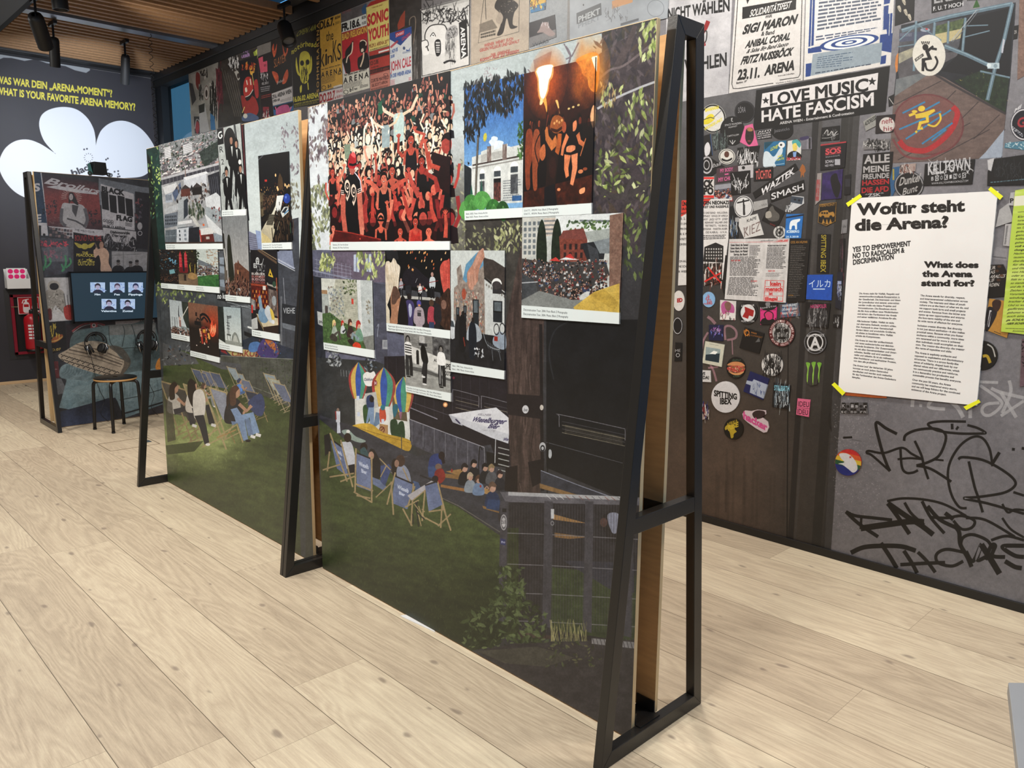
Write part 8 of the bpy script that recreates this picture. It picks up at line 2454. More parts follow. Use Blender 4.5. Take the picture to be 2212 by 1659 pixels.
H.blob([(1170,500),(1180,440),(1215,420),(1250,440),(1262,500),(1250,590),(1245,660),(1215,690),(1185,670),(1172,590)],YB).ell(1193,520,16,22,'141413').ell(1238,512,16,22,'141413').scrawl(1185,560,1245,670,26,6,['141413'],6).blob([(1175,720),(1190,700),(1190,750),(1178,765)],YB).line([(1240,680),(1245,740)],9,YB)
H.qt('16.06.02 ARENA',1122,842,1330,800,44,YB,.035).qt('AUSSERDEM: 1030 WIEN, BAUMGASSE 80',1128,868,1330,825,14,YB,.02).qd((1130,872),(1330,832),(1330,850),(1132,888),2,YB,.7,5,.5,.1)
M.poly([(295,350),(348,320),(378,1370),(315,1395)],'141413').sq((300,1390),(300,350),(345,335),(345,1375)).text('SOMMERARENA',0,.1,1,.9,'b08a48',.02,0,1,True,1.3)
M.pst([(350,315),(665,200),(695,1265),(375,1365)],pale('a07c30','b8923c',4,120),'ochre concert poster with tall stretched lettering the kinks')
M.qt('DI.6.7.',356,440,568,368,118,K,.04).qt('BEGINN',582,290,660,262,40,K,.02).qt('20.00 h',582,370,660,340,40,'5a4a20',.02).qt('the',450,618,556,588,150,K,.0)
for k,(ch,x0,x1,h)in enumerate((('k',362,425,300),('i',435,462,270),('n',470,540,190),('K',548,610,340),('S',615,672,260))):
 M.qt(ch,x0,1005-k*26,x1,990-k*26,h,K,.0)
M.qt('Very close: Wilfried, Das Böse',375,1048,665,970,16,K,.02).qt('A R E N A',374,1160,680,1080,80,K,.02).qd((380,1170),(600,1110),(600,1210),(384,1270),6,K,.7,4,.4,.1).qt('Funk',622,1120,672,1108,26,K,.03).ring(415,1310,34,32,.8,K).qt('b1',472,1315,522,1300,50,K,.03).poly([(556,1290),(685,1255),(685,1280),(556,1318)],'b9b6b0')
M.pst([(340,1385),(695,1300),(706,1480),(350,1562)],'b4b0b0','pale strip poster with dark red date DO.22.7.').qt('DO.22.7.',350,1538,592,1470,128,'8a1c24',.04).qt('EINLASS',602,1390,692,1366,40,'8a3a40',.02).qt('18.00 h',602,1470,692,1446,40,'8a3a40',.02)
M.pst([(670,192),(1048,45),(1048,205),(674,338)],pale('3c3a3c','5a585c',3,60),'grey sheet with faint red print under the beam').qt('PETER',690,215,820,165,40,'7a3a40',.0).blob([(985,120),(1045,60),(1045,190),(990,205)],'26486a')
M.pst([(672,342),(1046,208),(1056,378),(680,490)],'b4b8b4','white strip poster FR.18.6.').qt('FR.18.6.',680,470,962,380,112,K,.05).qt('BEGIN',980,290,1042,270,44,K,.02).qt('19.30',982,375,1042,352,44,K,.02)
M.pst([(680,492),(1056,380),(1100,1315),(706,1425)],'b4b3a8','red and white poster of two dark figures with covered heads')
M.poly([(680,492),(1056,380),(1085,1010),(700,1110)],'9a2028').poly([(680,500),(1056,388),(1060,480),(684,610)],'7d3a28').qt('BAD RELIGION',685,605,1056,480,96,'b8963c',.03)
M.blob([(692,900),(740,860),(800,880),(812,1080),(750,1090),(720,1000)],'141214').poly([(692,920),(740,1100),(695,1110)],'a8b0b8').blob([(735,860),(740,760),(800,680),(850,610),(850,690),(810,800),(790,860),(760,950)],'1a1616').curve([(750,940),(770,850),(830,780),(845,630)],16,'c8b8a4').blob([(920,880),(960,840),(1060,790),(1085,1000),(950,1040),(920,980)],'141214').blob([(950,740),(945,650),(990,590),(1050,610),(1055,720),(1020,790),(970,790)],'161212').curve([(955,620),(1000,600),(1045,630),(1040,680)],16,'c8b4a0').blob([(970,740),(1000,720),(1010,760),(975,780)],'b8a898').curve([(1010,780),(1000,880),(960,1000)],20,'c0ac94')
M.qt('Very Special Guest: ABWÄRTS',715,1140,1055,1048,30,K,.025).qt('A R E N A',706,1250,1084,1150,88,K,.025).qd((715,1260),(1000,1185),(1010,1270),(720,1340),5,K,.7,4,.4,.1).ring(745,1375,36,32,.8,K).qt('b1',800,1370,852,1352,54,K,.03).qt('Punk',870,1345,915,1332,26,K,.03).qd((955,1285),(1085,1250),(1085,1290),(955,1325),2,K,.8,6,.5,.1)
M.pst([(1045,112),(1382,-5),(1392,680),(1090,772)],'b4a860','cream poster with large red name SONIC YOUTH')
M.qt('SONIC',1062,390,1378,285,168,'9a2028',.045).qt('YOUTH',1075,612,1382,515,170,'9a2028',.045).qt('MI.29.3. ARENA 20°°',1090,718,1380,638,54,'6a3018',.02).qd((1105,745),(1375,665),(1375,680),(1105,765),1,K,.8,3,.5,.1).qt('"STEIRISCHER HERBST"',1130,130,1295,78,18,'6a4a20',.02)
M.poly([(1050,108),(1110,30),(1390,-70),(1382,-5)],'8a2420')
M.pst([(1090,778),(1392,690),(1398,1040),(1104,1128)],'8f2c24','dark red gig poster with three black bands')
for q in([(1092,840),(1392,770),(1392,815),(1094,895)],[(1100,1050),(1396,975),(1396,1035),(1102,1110)]):
 M.poly(q,'1c0e0e')
M.poly([(1230,768),(1390,725),(1390,750),(1232,798)],'b9b6b4').qt('ICE CUBE',1105,980,1230,945,62,'2a0e0c',.02).qt('DA LENCH MOB',1122,1025,1228,1000,26,'2a0e0c',.02).qt('10.25.5.93 17.30 ARENA',1105,1095,1385,1030,36,'7a2a20',.03)
M.pst([(1104,1130),(1396,1042),(1402,1290),(1108,1370)],'a0665a','salmon gig poster with two dark names').qt('CURTIS MAYFIELD',1118,1235,1385,1175,52,'3a1a18',.02).qt('GIL SCOTT HERON',1130,1300,1365,1240,44,'3a1a18',.02).ring(1340,1115,34,22,.8,'3a1a18').qd((1120,1330),(1385,1262),(1385,1290),(1120,1360),2,'3a1a18',.9,3,.45,.1)
M.poly([(1385,-60),(1870,-200),(1870,1165),(1735,1200),(1720,395),(1395,500)],pale('141211','34302e',5,60)).poly([(1510,370),(1560,240),(1625,150),(1620,390),(1520,450)],'7a3020').curve([(1690,380),(1700,280),(1770,250),(1780,400),(1740,700)],12,'8a7a6a',.7).scrawl(1740,640,1830,1150,30,14,['4a4846','6a6664','2a2826'],5)
M.pst([(1398,500),(1722,395),(1732,1205),(1406,1285)],'b0b4b6','white poster with blue banner, name JOHN CALE in red')
M.poly([(1398,500),(1722,395),(1724,500),(1560,680),(1400,590)],'1f3a78').poly([(1480,490),(1618,445),(1612,520),(1485,560)],'8a2030').qt('JOHNNY',1488,550,1610,505,44,'c0a8b4',.03).sq((1575,560),(1700,480),(1715,530),(1580,620)).text('CONCERTS',0,.1,1,.9,'a83040',.03)
M.line([(1410,710),(1520,610)],30,'9a3038',.8).qt('1. NOV 85',1408,805,1518,760,56,'24407c',.03).qt('20.00',1412,870,1470,850,44,'24407c',.03).ell(1612,720,18,24,'3a4a6a').poly([(1640,740),(1680,750),(1715,695),(1690,760),(1650,765)],'24407c').qd((1590,780),(1715,750),(1715,780),(1590,810),2,'3a4a6a',.9,3,.5,.1)
M.qt('JOHN CALE',1410,1065,1716,980,145,'962030',.02).qt('IN DER WIENER ARENA',1410,1165,1716,1090,58,'24407c',.03).qd((1410,1200),(1475,1185),(1478,1270),(1412,1285),4,'a84a54',.8,3,.5,.1).qd((1680,1160),(1720,1150),(1722,1200),(1682,1212),2,'a84a54',.9,4,.6,.1)
KC.pst([(108,78),(520,-30),(520,540),(116,640)],'b4b4b2','black and white comic poster of a shouting long-haired singer')
KC.line([(112,84),(514,-22),(512,535),(122,628),(112,84)],9,K).scrawl(130,60,500,180,70,10,[K],6).line([(130,90),(500,-10)],40,'8a8a88',.4)
KC.blob([(140,280),(180,210),(300,200),(330,260),(320,420),(230,450),(170,420)],'c0c0be').curve([(330,260),(300,205),(190,215),(145,300),(175,420)],8,K).blob([(225,360),(245,325),(275,340),(275,440),(240,460)],K).qd((235,345),(270,345),(268,440),(240,440),5,'c9c9c8',.9,3,.6,.05,(.2,.3)).ell(210,290,16,14,'dcdcda').ell(214,292,6,6,K).curve([(190,300),(215,270),(235,300)],6,K).blob([(120,340),(160,330),(175,370),(150,390),(180,440),(130,450)],'c9c9c7').curve([(120,340),(160,330),(175,370),(150,390)],6,K).blob([(330,240),(400,210),(415,290),(320,330)],'8a8a8a').leaves(40,(325,220,410,310),(3,7),[K],5,.8).poly([(320,330),(410,300),(400,500),(310,520)],'a8a8a6').scrawl(320,330,405,500,30,4,['3a3a3a'],7).curve([(300,520),(350,500),(400,510)],16,K).poly([(425,190),(490,150),(500,460),(440,490)],K).sq((485,215),(500,470),(440,485),(432,225)).text('ARENA',0,.2,1,.85,'c9c9c8',.03).scrawl(180,460,310,600,50,9,[K],8).blob([(180,480),(230,470),(280,560),(200,600)],K,.8).scrawl(380,480,500,570,30,6,[K],9)
KC.pst([(527,-70),(1010,-190),(1002,410),(525,535)],pale('8c8276','a89d8d',4,120),'tan poster of two strangers wrestling over a small house, red text')
KC.line([(635,-40),(585,355),(920,262),(925,-100)],3,K).poly([(595,200),(700,160),(745,230),(600,280)],'6a6258').poly([(600,270),(735,235),(735,300),(600,330)],'9a9082').qd((605,280),(730,245),(730,300),(605,325),2,'2c2824',.8,3,.6,.1,(.1,.14)).blob([(720,60),(750,-10),(830,-20),(915,40),(880,110),(870,200),(910,220),(850,235),(820,150),(790,270),(740,290),(770,200),(760,110)],'2a2624').leaves(30,(760,-10,900,120),(4,9),['6a6258','15120f','8a8074'],5,.7).line([(650,160),(640,-60)],4,K).blob([(730,170),(760,100),(790,140),(770,200)],'8a8074')
for k,(t,x0,x1)in enumerate((('WIENER  WEHRT  EUCH',635,873),('GEGEN WILLKUR UND GEWALT',598,924),('DER  GEMEINDE',690,845),('KOMMT  ALLE  ZU  UNSEREM',602,920))):
 KC.qt(t,x0,388+k*40,x1,388+k*40-(x1-x0)*.24,26,'8f3430',.02)
KC.poly([(1008,-190),(1360,-270),(1360,320),(1002,410)],pale('767d82','8f959a',6,80))
KC.stk([(1010,-30),(1145,-60),(1140,78),(1017,108)],'2f6a94','sunset picture print with yellow streaks').poly([(1010,-30),(1145,-60),(1142,20),(1014,60)],'c09a34').scrawl(1015,-10,1140,60,30,8,['8a4a2c','d8b84a','1a2a3a'],5)
KC.stk([(1005,188),(1216,120),(1228,305),(1008,392)],'26252a','dark tilted photo print of a crouching figure').poly([(1008,310),(1226,240),(1228,305),(1008,392)],'6a6a6c').blob([(1090,240),(1110,190),(1160,185),(1175,230),(1220,280),(1180,300),(1120,270),(1070,270)],'8a7a78').scrawl(1100,190,1170,240,8,5,['c0bcc0'],4).qt('WARS',1030,388,1165,348,30,'4a4e54',.02)
K2=Cr(W2,880,0,3.814)
K2.pst([(1342,-150),(2180,-340),(2145,150),(1342,332)],pale('7d848a','9aa1a8',6,90),'grey sheet with small stencilled word PHEKT and torn orange corner')
K2.poly([(1397,110),(1600,25),(1605,125),(1400,200)],'4c5054').qt('PHEKT',1412,188,1592,112,50,'a0a6aa',.03).qt('PHEKT',1412,235,1592,160,40,'5a6066',.02,0,.5).ell(1455,42,5,8,'2a2c30').poly([(1690,10),(1860,-40),(1860,20),(1690,75)],'b0845c').poly([(1690,75),(1800,35),(1860,20),(1780,40)],'a8a8a8').scrawl(1640,60,1820,150,26,5,['4a4c50','6a6c70'],5).ring(2050,70,70,70,.94,'6a7076').poly([(1760,195),(1910,150),(1910,170),(1762,215)],'50545a')
Fr(W1,W1.px.G).photo(.16,.2,1.05,.95,(390,-120,1240,330))
# ------------------------------------------------------------------ question wall
B.m.rect(-1.3,0,3.9,3.7,lambda u,v:mixc('2e2d33','3a3940',noise(u*2,v*2,3)))
HB=Cr(B,0,0,3.95)
HB.poly([(-300,440),(-300,380),(765,585),(768,600),(735,622),(640,600),(560,565),(400,540),(300,505),(210,520),(100,495),(30,492),(0,505),(-200,470)],'a0a5aa')
HB.line([(740,580),(1350,678)],4,'8a8888')
YT='e8dc50'
HB.qt('WAS WAR DEIN „ARENA-MOMENT“?',-36,706,958,828,62,YT,.04).qt('WHAT IS YOUR FAVORITE ARENA MEMORY?',-36,800,1155,944,62,YT,.04)
HB.blob([(-10,1420),(30,1285),(120,1208),(230,1190),(340,1225),(462,1302),(462,1302),(375,1200),(335,1080),(350,990),(420,935),(535,912),(650,932),(740,1000),(795,1090),(814,1170),(818,1236),(818,1236),(832,1180),(865,1110),(930,1055),(1015,1030),(1105,1042),(1200,1095),(1280,1185),(1330,1290),(1320,1400),(1225,1500),(1050,1522),(900,1540),(700,1660),(450,1740),(200,1680),(60,1570)],'e6ecf6',n=10)
HB.sq((600,1450),(770,1390),(800,1430),(620,1510)).text('black',0,0,1,1,'3c3c44',.03).ring(755,1345,22,22,.7,'4a4c58')
for k in range(12):
 a=k*.524
 HB.line([(755+30*math.cos(a),1345+30*math.sin(a)),(755+40*math.cos(a),1345+40*math.sin(a))],4,'4a4c58')
for x,y in((718,1275),(742,1270),(920,1352),(905,1362),(978,1465),(1008,1460),(1010,1485),(1005,1508),(1020,1505),(918,1448)):
 HB.ell(x,y,8,8,'4a4c58',n=7)
HB.ring(770,1480,18,22,.5,'3c3c44').ring(940,1495,22,18,.45,'4a4f54')
# ------------------------------------------------------------------ the standing wall's print: posters above, a sofa below
SX=S.px
SX.poly([(60,365),(360,380),(360,930),(60,930)],pale('1d2026','34363d',3,30))
S1=Cr(S,60,360,3.66)
S2=Cr(S,60,560,3.66)
S3=Cr(S,110,780,4.885)
PG='posters printed on the standing wall'
WH='9a9aa2'
def ps(f,pts,col,label):
 return f.pst(pts,col,label,'poster',PG)
S1.poly([(560,90),(900,160),(1000,170),(1000,400),(560,300)],'5c626c')
ps(S1,[(35,38),(108,46),(165,548),(78,548)],'1c2f46','narrow navy poster with a white letter E and figure one').qt('S',44,195,98,190,62,WH,.04).qt('E',68,435,108,432,58,WH,.04).poly([(70,440),(150,445),(162,545),(84,545)],WH).qt('1.',86,540,140,545,76,'1a1a1e',.05).line([(104,46),(158,465)],8,WH)
ps(S1,[(112,46),(553,126),(592,540),(155,468)],lambda u,v:mixc('26222c','6a2e30',sstep(60,260,v)*sstep(560,330,v)),'poster of a tattooed singer in front of a radiant halo')
S1.sq((128,70),(553,170),(553,225),(128,150)).text('Broilers',0,.05,1,.75,WH,.03,.15)
S1.poly([(145,160),(220,148),(350,170),(550,210),(550,222),(380,205),(240,180)],WH).leaves(40,(120,270,230,380),(5,16),['1c222c','141820'],3,.4).leaves(30,(480,340,570,460),(5,16),['1c222c','141820'],4,.4)
for k in range(18):
 a=-3.4+k*.24
 S1.line([(345+40*math.cos(a),240+40*math.sin(a)),(345+82*math.cos(a),240+66*math.sin(a))],3,'a8a09c')
S1.blob([(270,300),(330,290),(440,310),(470,420),(450,490),(330,480),(265,440)],'8c8c92').blob([(325,215),(350,205),(370,230),(400,300),(375,295),(345,270),(325,290)],'1d1c20').ell(342,240,16,26,'8a8488').poly([(350,300),(400,310),(380,400),(350,350)],'3a3a40').curve([(270,330),(265,430),(300,470)],26,'4a4a52').curve([(450,330),(470,420),(445,480)],26,'4a4a52').line([(310,410),(380,430),(450,470)],12,'3a3a40').leaves(50,(170,400,300,470),(2,6),['8a8078','5a4e4c'],6)
ps(S1,[(158,470),(592,500),(600,545),(362,572)],WH,'pale strip of small pictures and handwriting below the singer poster')
for k in range(24):
 S1.rect(170+(k%8)*23,478+k//8*26+(k%8)*3,190+(k%8)*23,498+k//8*26+(k%8)*3,('4a4048','6a5a5c','2c3038')[k%3])
S1.qt('THE WILD CLUB',370,505,525,525,16,'2a2a30',.0)
ps(S1,[(575,135),(838,215),(845,505),(590,472)],WH,'white poster with four black bars and two black words')
S1.qt('BLACK',582,195,765,228,42,'121318',.06).qt('FLAG',700,420,826,438,40,'121318',.06).qt('GOOD',594,435,676,446,22,'26262c',.02).qt('YOU',624,455,676,462,20,'26262c',.02).qt('29.08.13 ARENA',590,478,772,498,20,'1c1c22',.04).qd((770,440),(826,450),(826,480),(770,472),3,'1c1c22')
for x,y in((578,196),(642,220),(708,226),(770,248)):
 S1.poly([(x,y),(x+56,y+12),(x+64,y+150),(x+10,y+138)],'15161b')
ps(S1,[(592,480),(855,512),(860,668),(605,650)],'8f8f96','pale poster with blackletter heading over a motorcycle drawing')
S1.qt('Dishonorable',652,525,806,535,20,'1c1c22',.05).qt('Discharge',668,552,785,560,20,'1c1c22',.05).blob([(605,560),(640,530),(680,590),(740,600),(790,610),(820,560),(855,580),(855,660),(700,660),(610,645)],'1c1c22').scrawl(610,550,850,650,50,8,['8f8f96','1c1c22','5a5a62'],6)
ps(S1,[(82,560),(362,575),(362,830),(120,875)],pale('2c2630','46505a',4,40),'dark poster with jagged pink lettering and green hands').scrawl(100,595,305,635,30,10,['a83a4a'],4).scrawl(135,665,270,715,26,9,['8a3a50'],5).poly([(110,640),(318,630),(320,750),(150,750)],'6a6e78',.45)
for x in(130,290):
 S1.curve([(x-20,830),(x+10,770),(x+6,700)],16,'3c7a58').curve([(x+10,800),(x+50,760),(x+40,720)],14,'3c7a58').curve([(x,820),(x-24,770)],12,'3c7a58')
ps(S1,[(360,518),(592,560),(665,830),(362,830)],'141318','black poster with yellow winged emblem beside a woman holding a pistol')
S1.qt('BOUND FOR THE',372,585,582,588,46,'a83438',.0).ell(450,630,28,24,'8f8434').blob([(368,600),(420,615),(435,640),(400,640)],'8f8434').blob([(530,600),(480,615),(465,640),(500,640)],'8f8434').qt('THE',428,690,476,690,20,'a89a3c',.04).qt('PEACOCKS',384,708,530,712,22,'a89a3c',.04).qt('OUTCASTS',396,780,526,780,34,'a89a3c',.03).scrawl(395,730,525,750,16,8,['a89a3c'],6)
S1.blob([(520,660),(560,650),(600,640),(640,680),(640,760),(665,830),(580,830),(575,760),(560,700),(530,720)],'a88a78').ell(582,620,18,28,'8a6a5c').line([(530,600),(550,650)],10,'5a4a44').line([(545,640),(530,680)],16,'a88a78')
ps(S1,[(662,668),(900,672),(1000,680),(1000,840),(665,830)],'7d7e84','black and white poster of three men in front of a tiled wall')
for x,y in((715,770),(812,780),(862,770)):
 S1.blob([(x-46,835),(x-40,y+25),(x,y+8),(x+40,y+25),(x+42,835)],'1c1c20').ell(x,y-8,15,22,'5a5658').ell(x,y-24,15,10,'1c1c20')
S1.line([(755,672),(755,830)],3,'4a4a50').line([(662,700),(900,690)],3,'4a4a50')
ps(S1,[(845,195),(908,205),(1000,215),(1000,660),(862,645)],'1d1d24','dark poster half hidden behind the black trestle leg').ell(885,470,20,30,'8a8a90').qt('O',868,545,905,545,40,WH,.0).leaves(24,(850,230,905,440),(6,16),['4a4450','6a3a40','2c2c36'],5,.6)
ps(S2,[(122,145),(335,142),(372,480),(165,495)],'a8a8ac','pale poster of a white-suited space traveller with a red suitcase')
S2.blob([(140,280),(160,240),(250,235),(290,280),(285,420),(200,440),(150,420)],'8d8984').ell(205,212,50,46,'9a9690').ell(208,215,36,28,'26262a').poly([(185,410),(220,360),(290,440),(300,485),(200,480)],'b9b9bc').leaves(60,(150,250,285,420),(4,12),['6a6662','b0aca6','4a4642'],5,.5).blob([(285,380),(340,360),(362,400),(360,470),(300,470)],'9a3430').line([(285,270),(300,380)],4,'2a2a2e').line([(310,280),(322,380)],4,'2a2a2e').blob([(155,400),(185,395),(190,470),(165,475)],'5a2a2c')
ps(S2,[(165,500),(295,490),(312,715),(190,745)],'1a191c','dark poster with a yellow pizza slice').blob([(180,640),(230,600),(275,595),(270,625),(220,655),(185,660)],'8a4a28').curve([(182,650),(230,640),(276,610)],10,'b08a4a').scrawl(180,520,250,600,16,7,['b8a03c'],5).qt('D.07',190,726,262,718,20,'b89a48',.02)
ps(S2,[(300,512),(690,490),(700,640),(312,700)],'241d22','dark poster with a red and white winged badge').curve([(350,570),(420,520),(520,500),(610,520)],12,'7a3438').curve([(355,580),(430,530),(520,512),(600,530)],4,'a8a4a4').rect(495,500,550,545,'8a3438').ell(522,522,16,16,'a8a4a4').ell(522,522,8,8,'1d1a1e')
ps(S3,[(20,0),(75,0),(90,175),(45,180)],'5e2a30','narrow dark red poster with white star beside the sofa').qt('*',36,110,66,108,30,'b0a8a8',.03)
S2.poly([(690,490),(1000,470),(1000,530),(695,530)],'8f8a8c').qt('TRAGIC',880,495,1000,490,20,'2a2a2e',.03)
S3.poly([(45,180),(110,185),(160,290),(170,340),(66,355)],'5c5e64').poly([(66,355),(200,320),(200,500),(90,560)],'2a2a2e')
# sofa
sof=lambda a,b,s=1:(lambda u,v:mixc(a,b,noise(u/70+v/50,v/60,s,5)))
S2.blob([(340,620),(400,560),(520,540),(640,520),(820,510),(1000,505),(1010,980),(340,980),(330,760)],sof('39474a','5f7478',3))
S2.poly([(636,520),(900,512),(1010,500),(1010,590),(640,610)],sof('5a5e5c','77797a',5)).poly([(620,600),(1010,590),(1010,720),(640,700)],sof('4f6468','74888c',6))
for p in([(640,525),(650,650),(700,710)],[(750,520),(765,580),(745,690)],[(820,515),(850,620),(845,720)],[(640,712),(840,700),(1010,720)]):
 S2.curve(p,6,'2f3a3c')
S3.poly([(85,490),(170,185),(420,190),(1190,60),(1200,580),(760,600)],sof('56707a','7e959c',4))
S3.blob([(90,100),(130,40),(260,0),(380,20),(440,120),(400,215),(300,200),(180,190),(100,170)],sof('4c5f66','7b9198',7))
for k in range(9):
 S3.curve([(110+k*34,150-abs(k-4)*6),(150+k*30,110),(170+k*28,40)],4,'33444a',.7)
S3.blob([(200,320),(220,280),(400,250),(700,230),(940,200),(1180,180),(1190,400),(760,420),(500,400),(230,330)],sof('5c747c','8299a0',8))
for k in range(16):
 S3.curve([(460+k*44,240-k*3),(470+k*44,310),(455+k*45,380)],6,'46585e' if k%2 else '8fa4aa',.6)
S3.line([(720,410),(920,370),(1190,290)],8,'2c383c').line([(740,560),(920,510),(1190,430)],16,'23282c')
S3.poly([(100,530),(420,445),(600,390),(680,385),(700,420),(770,610),(100,705)],lambda u,v:mixc('232938','36405a',sstep(400,700,v))).poly([(660,388),(700,420),(775,605),(640,640)],'26272d').poly([(775,600),(1190,450),(1190,570)],'3c3a40')
PB=[(240,765),(300,720),(440,650),(620,665),(745,790),(800,830),(720,935),(640,925),(500,890),(330,830)]
S2.blob(PB,sof('8a7c6c','b5a690',5))
S2.blob([(640,690),(745,700),(815,820),(720,930),(760,800)],'4c443c',.8)
for k in range(11):
 x,y=262+k*42,762+k*13
 for d in(0,36):
  S2.line([(x+d*.1,y+d-12),(x+20+d*.1,y+d),(x+d*.1,y+d+12)],7,'26211e').line([(x+22+d*.1,y+d-6),(x+42+d*.1,y+d+7)],6,'26211e')
for k,(wd,c)in enumerate(((4,'3a322c'),(10,'4a4038'),(4,'3a322c'),(8,'54483e'))):
 S2.line([(300+k*26,735-k*22),(520+k*20,780-k*20),(735+k*10,850-k*18)],wd,c,.85)
S2.blob([(1010,840),(1030,790),(1060,780),(1060,870),(1015,870)],'c07a30')
SX.photo(.3,.2,1.0,.9,(50,340,380,940))

# ------------------------------------------------------------------ things in the room
blk=mat('black_lacquer','151413',.35)
blkp=mat('black_plastic','121214',.45)
birch=mat('birch_edge','c89a62',.5,var=.15)
chrome=mat('chrome','c8c8ca',.2,1.)
white=mat('white_paint','e4e4e4',.5)
red=mat('signal_red','b01824',.35)
def stool(x,y,rz,label):
 t=empty('stool',(x,y,0),label,'stool','stools at the monitor',rz)
 b=new()
 lathe(b,[(.02,.447),(.160,.447),(.1655,.444),(.1655,.441)],cap=False,seg=48)
 lathe(b,[(.02,.4395),(.1655,.4395)],cap=False,seg=48)
 put('seat',b,blk,t,smooth=True)
 b=new()
 lathe(b,[(.02,.424),(.160,.424),(.166,.427),(.166,.438),(.163,.4405),(.02,.4405)],cap=False,seg=48)
 put('seat_edge',b,birch,t,smooth=True)
 for k in range(4):
  a=k*math.pi/2+.78
  c,s=math.cos(a),math.sin(a)
  b=new()
  pr=[(.02,.412),(.13,.412),(.152,.408),(.166,.396),(.172,.375),(.176,.30),(.186,.012)]
  tube(b,[(c*r,s*r,z)for r,z in spline(pr,4)],.0135,12)
  put('leg',b,blk,t,smooth=True)
  b=new()
  lathe(b,[(.014,0),(.0145,.003),(.0145,.014)],(c*.186,s*.186,0))
  put('foot_cap',b,blkp,t)
 return t
stool(-6.995,2.085,.27,'round black stool with pale wooden edge, in front of the sofa print')
stool(-6.985,2.66,.1,'second round black stool, partly behind the black trestle leg')
# monitor on the standing wall
mo=empty('monitor',tuple(S.at(.55,0,.03)+np.array([0,0,1.10])),'black flat monitor showing five small portraits with names','monitor')
def onS(b,u0,u1,d0,d1,z0,z1,mi=0):
 f0=len(b.faces)
 sbox(b,u0,u1,d0,d1,z0,z1,mi)
 for v in{v for f in b.faces[f0:]for v in f.verts}:
  v.co+=Vector(SA)-mo.location
M0,M1,MZ0,MZ1=.187,.96,.885,1.318
b=new()
onS(b,M0,M1,.022,.055,MZ0,MZ1)
onS(b,M0+.25,M1-.25,.002,.022,MZ0+.1,MZ1-.1)
put('housing',b,blkp,mo)
b=new()
for q in((M0,M1,MZ1-.012,MZ1),(M0,M1,MZ0,MZ0+.016),(M0,M0+.012,MZ0,MZ1),(M1-.012,M1,MZ0,MZ1)):
 onS(b,q[0],q[1],.055,.060,q[2],q[3])
put('bezel',b,mat('bezel_gloss','08080a',.2),mo)
SC=Plane(S.at(0,0,.056),SU,SN,M0+.012,M1-.012,MZ0+.016,MZ1-.012,900,'14303f')
f=Cr(SC,60,560,3.66)
for k,(x,y,nm,hr)in enumerate(((493,182,'Mim','2a2230'),(648,182,'Pez','4a3a50'),(793,182,'Pippinga','242a50'),(582,313,'Valentina','3a2c3a'),(730,313,'Zottel','1c1c28'))):
 g=f.sq((x,y),(x+118,y+1),(x+118,y+80),(x+2,y+80))
 g.fill(lambda u,v:mixc('8fb0e0','d0e0f4',noise(u*6+k,v*5,k,4)))
 g.leaves(16,(0,.2,1,.9),(.04,.12),['6a80c8','b0c4f0','7a9ad0'],k,.5)
 g.blob([(.2,1.02),(.28,.80),(.5,.70),(.74,.80),(.84,1.02)],'22243c').ell(.5,.46,.14,.27,'b9b4d0').blob([(.33,.62),(.32,.25),(.5,.08),(.68,.25),(.67,.62),(.62,.34),(.4,.32)],hr).ell(.45,.45,.02,.03,'2a2438').ell(.56,.45,.02,.03,'2a2438').line([(.45,.62),(.55,.61)],.03,'7a6a8c')
 f.qt(nm,x+55-len(nm)*6.5,y+103,x+62+len(nm)*6.5,y+103,15,'e0f0ff',.04)
so=sheet(SC,'screen',[(SC.u0,SC.v0),(SC.u1,SC.v0),(SC.u1,SC.v1),(SC.u0,SC.v1)],th=.0003,lift=0.,clip='m',edge=blkp)
so.location-=mo.location
so.parent=mo
SC.finish('monitor_picture',.15)
nt=SC.mat.node_tree
nt.links.new(nt.nodes['ink'].outputs[0],nt.nodes['Principled BSDF'].inputs['Emission Color'])
nt.nodes['Principled BSDF'].inputs['Emission Strength'].default_value=.85
nt.links.remove(nt.nodes['Principled BSDF'].inputs['Base Color'].links[0])
nt.nodes['Principled BSDF'].inputs['Base Color'].default_value=(.01,.012,.015,1)
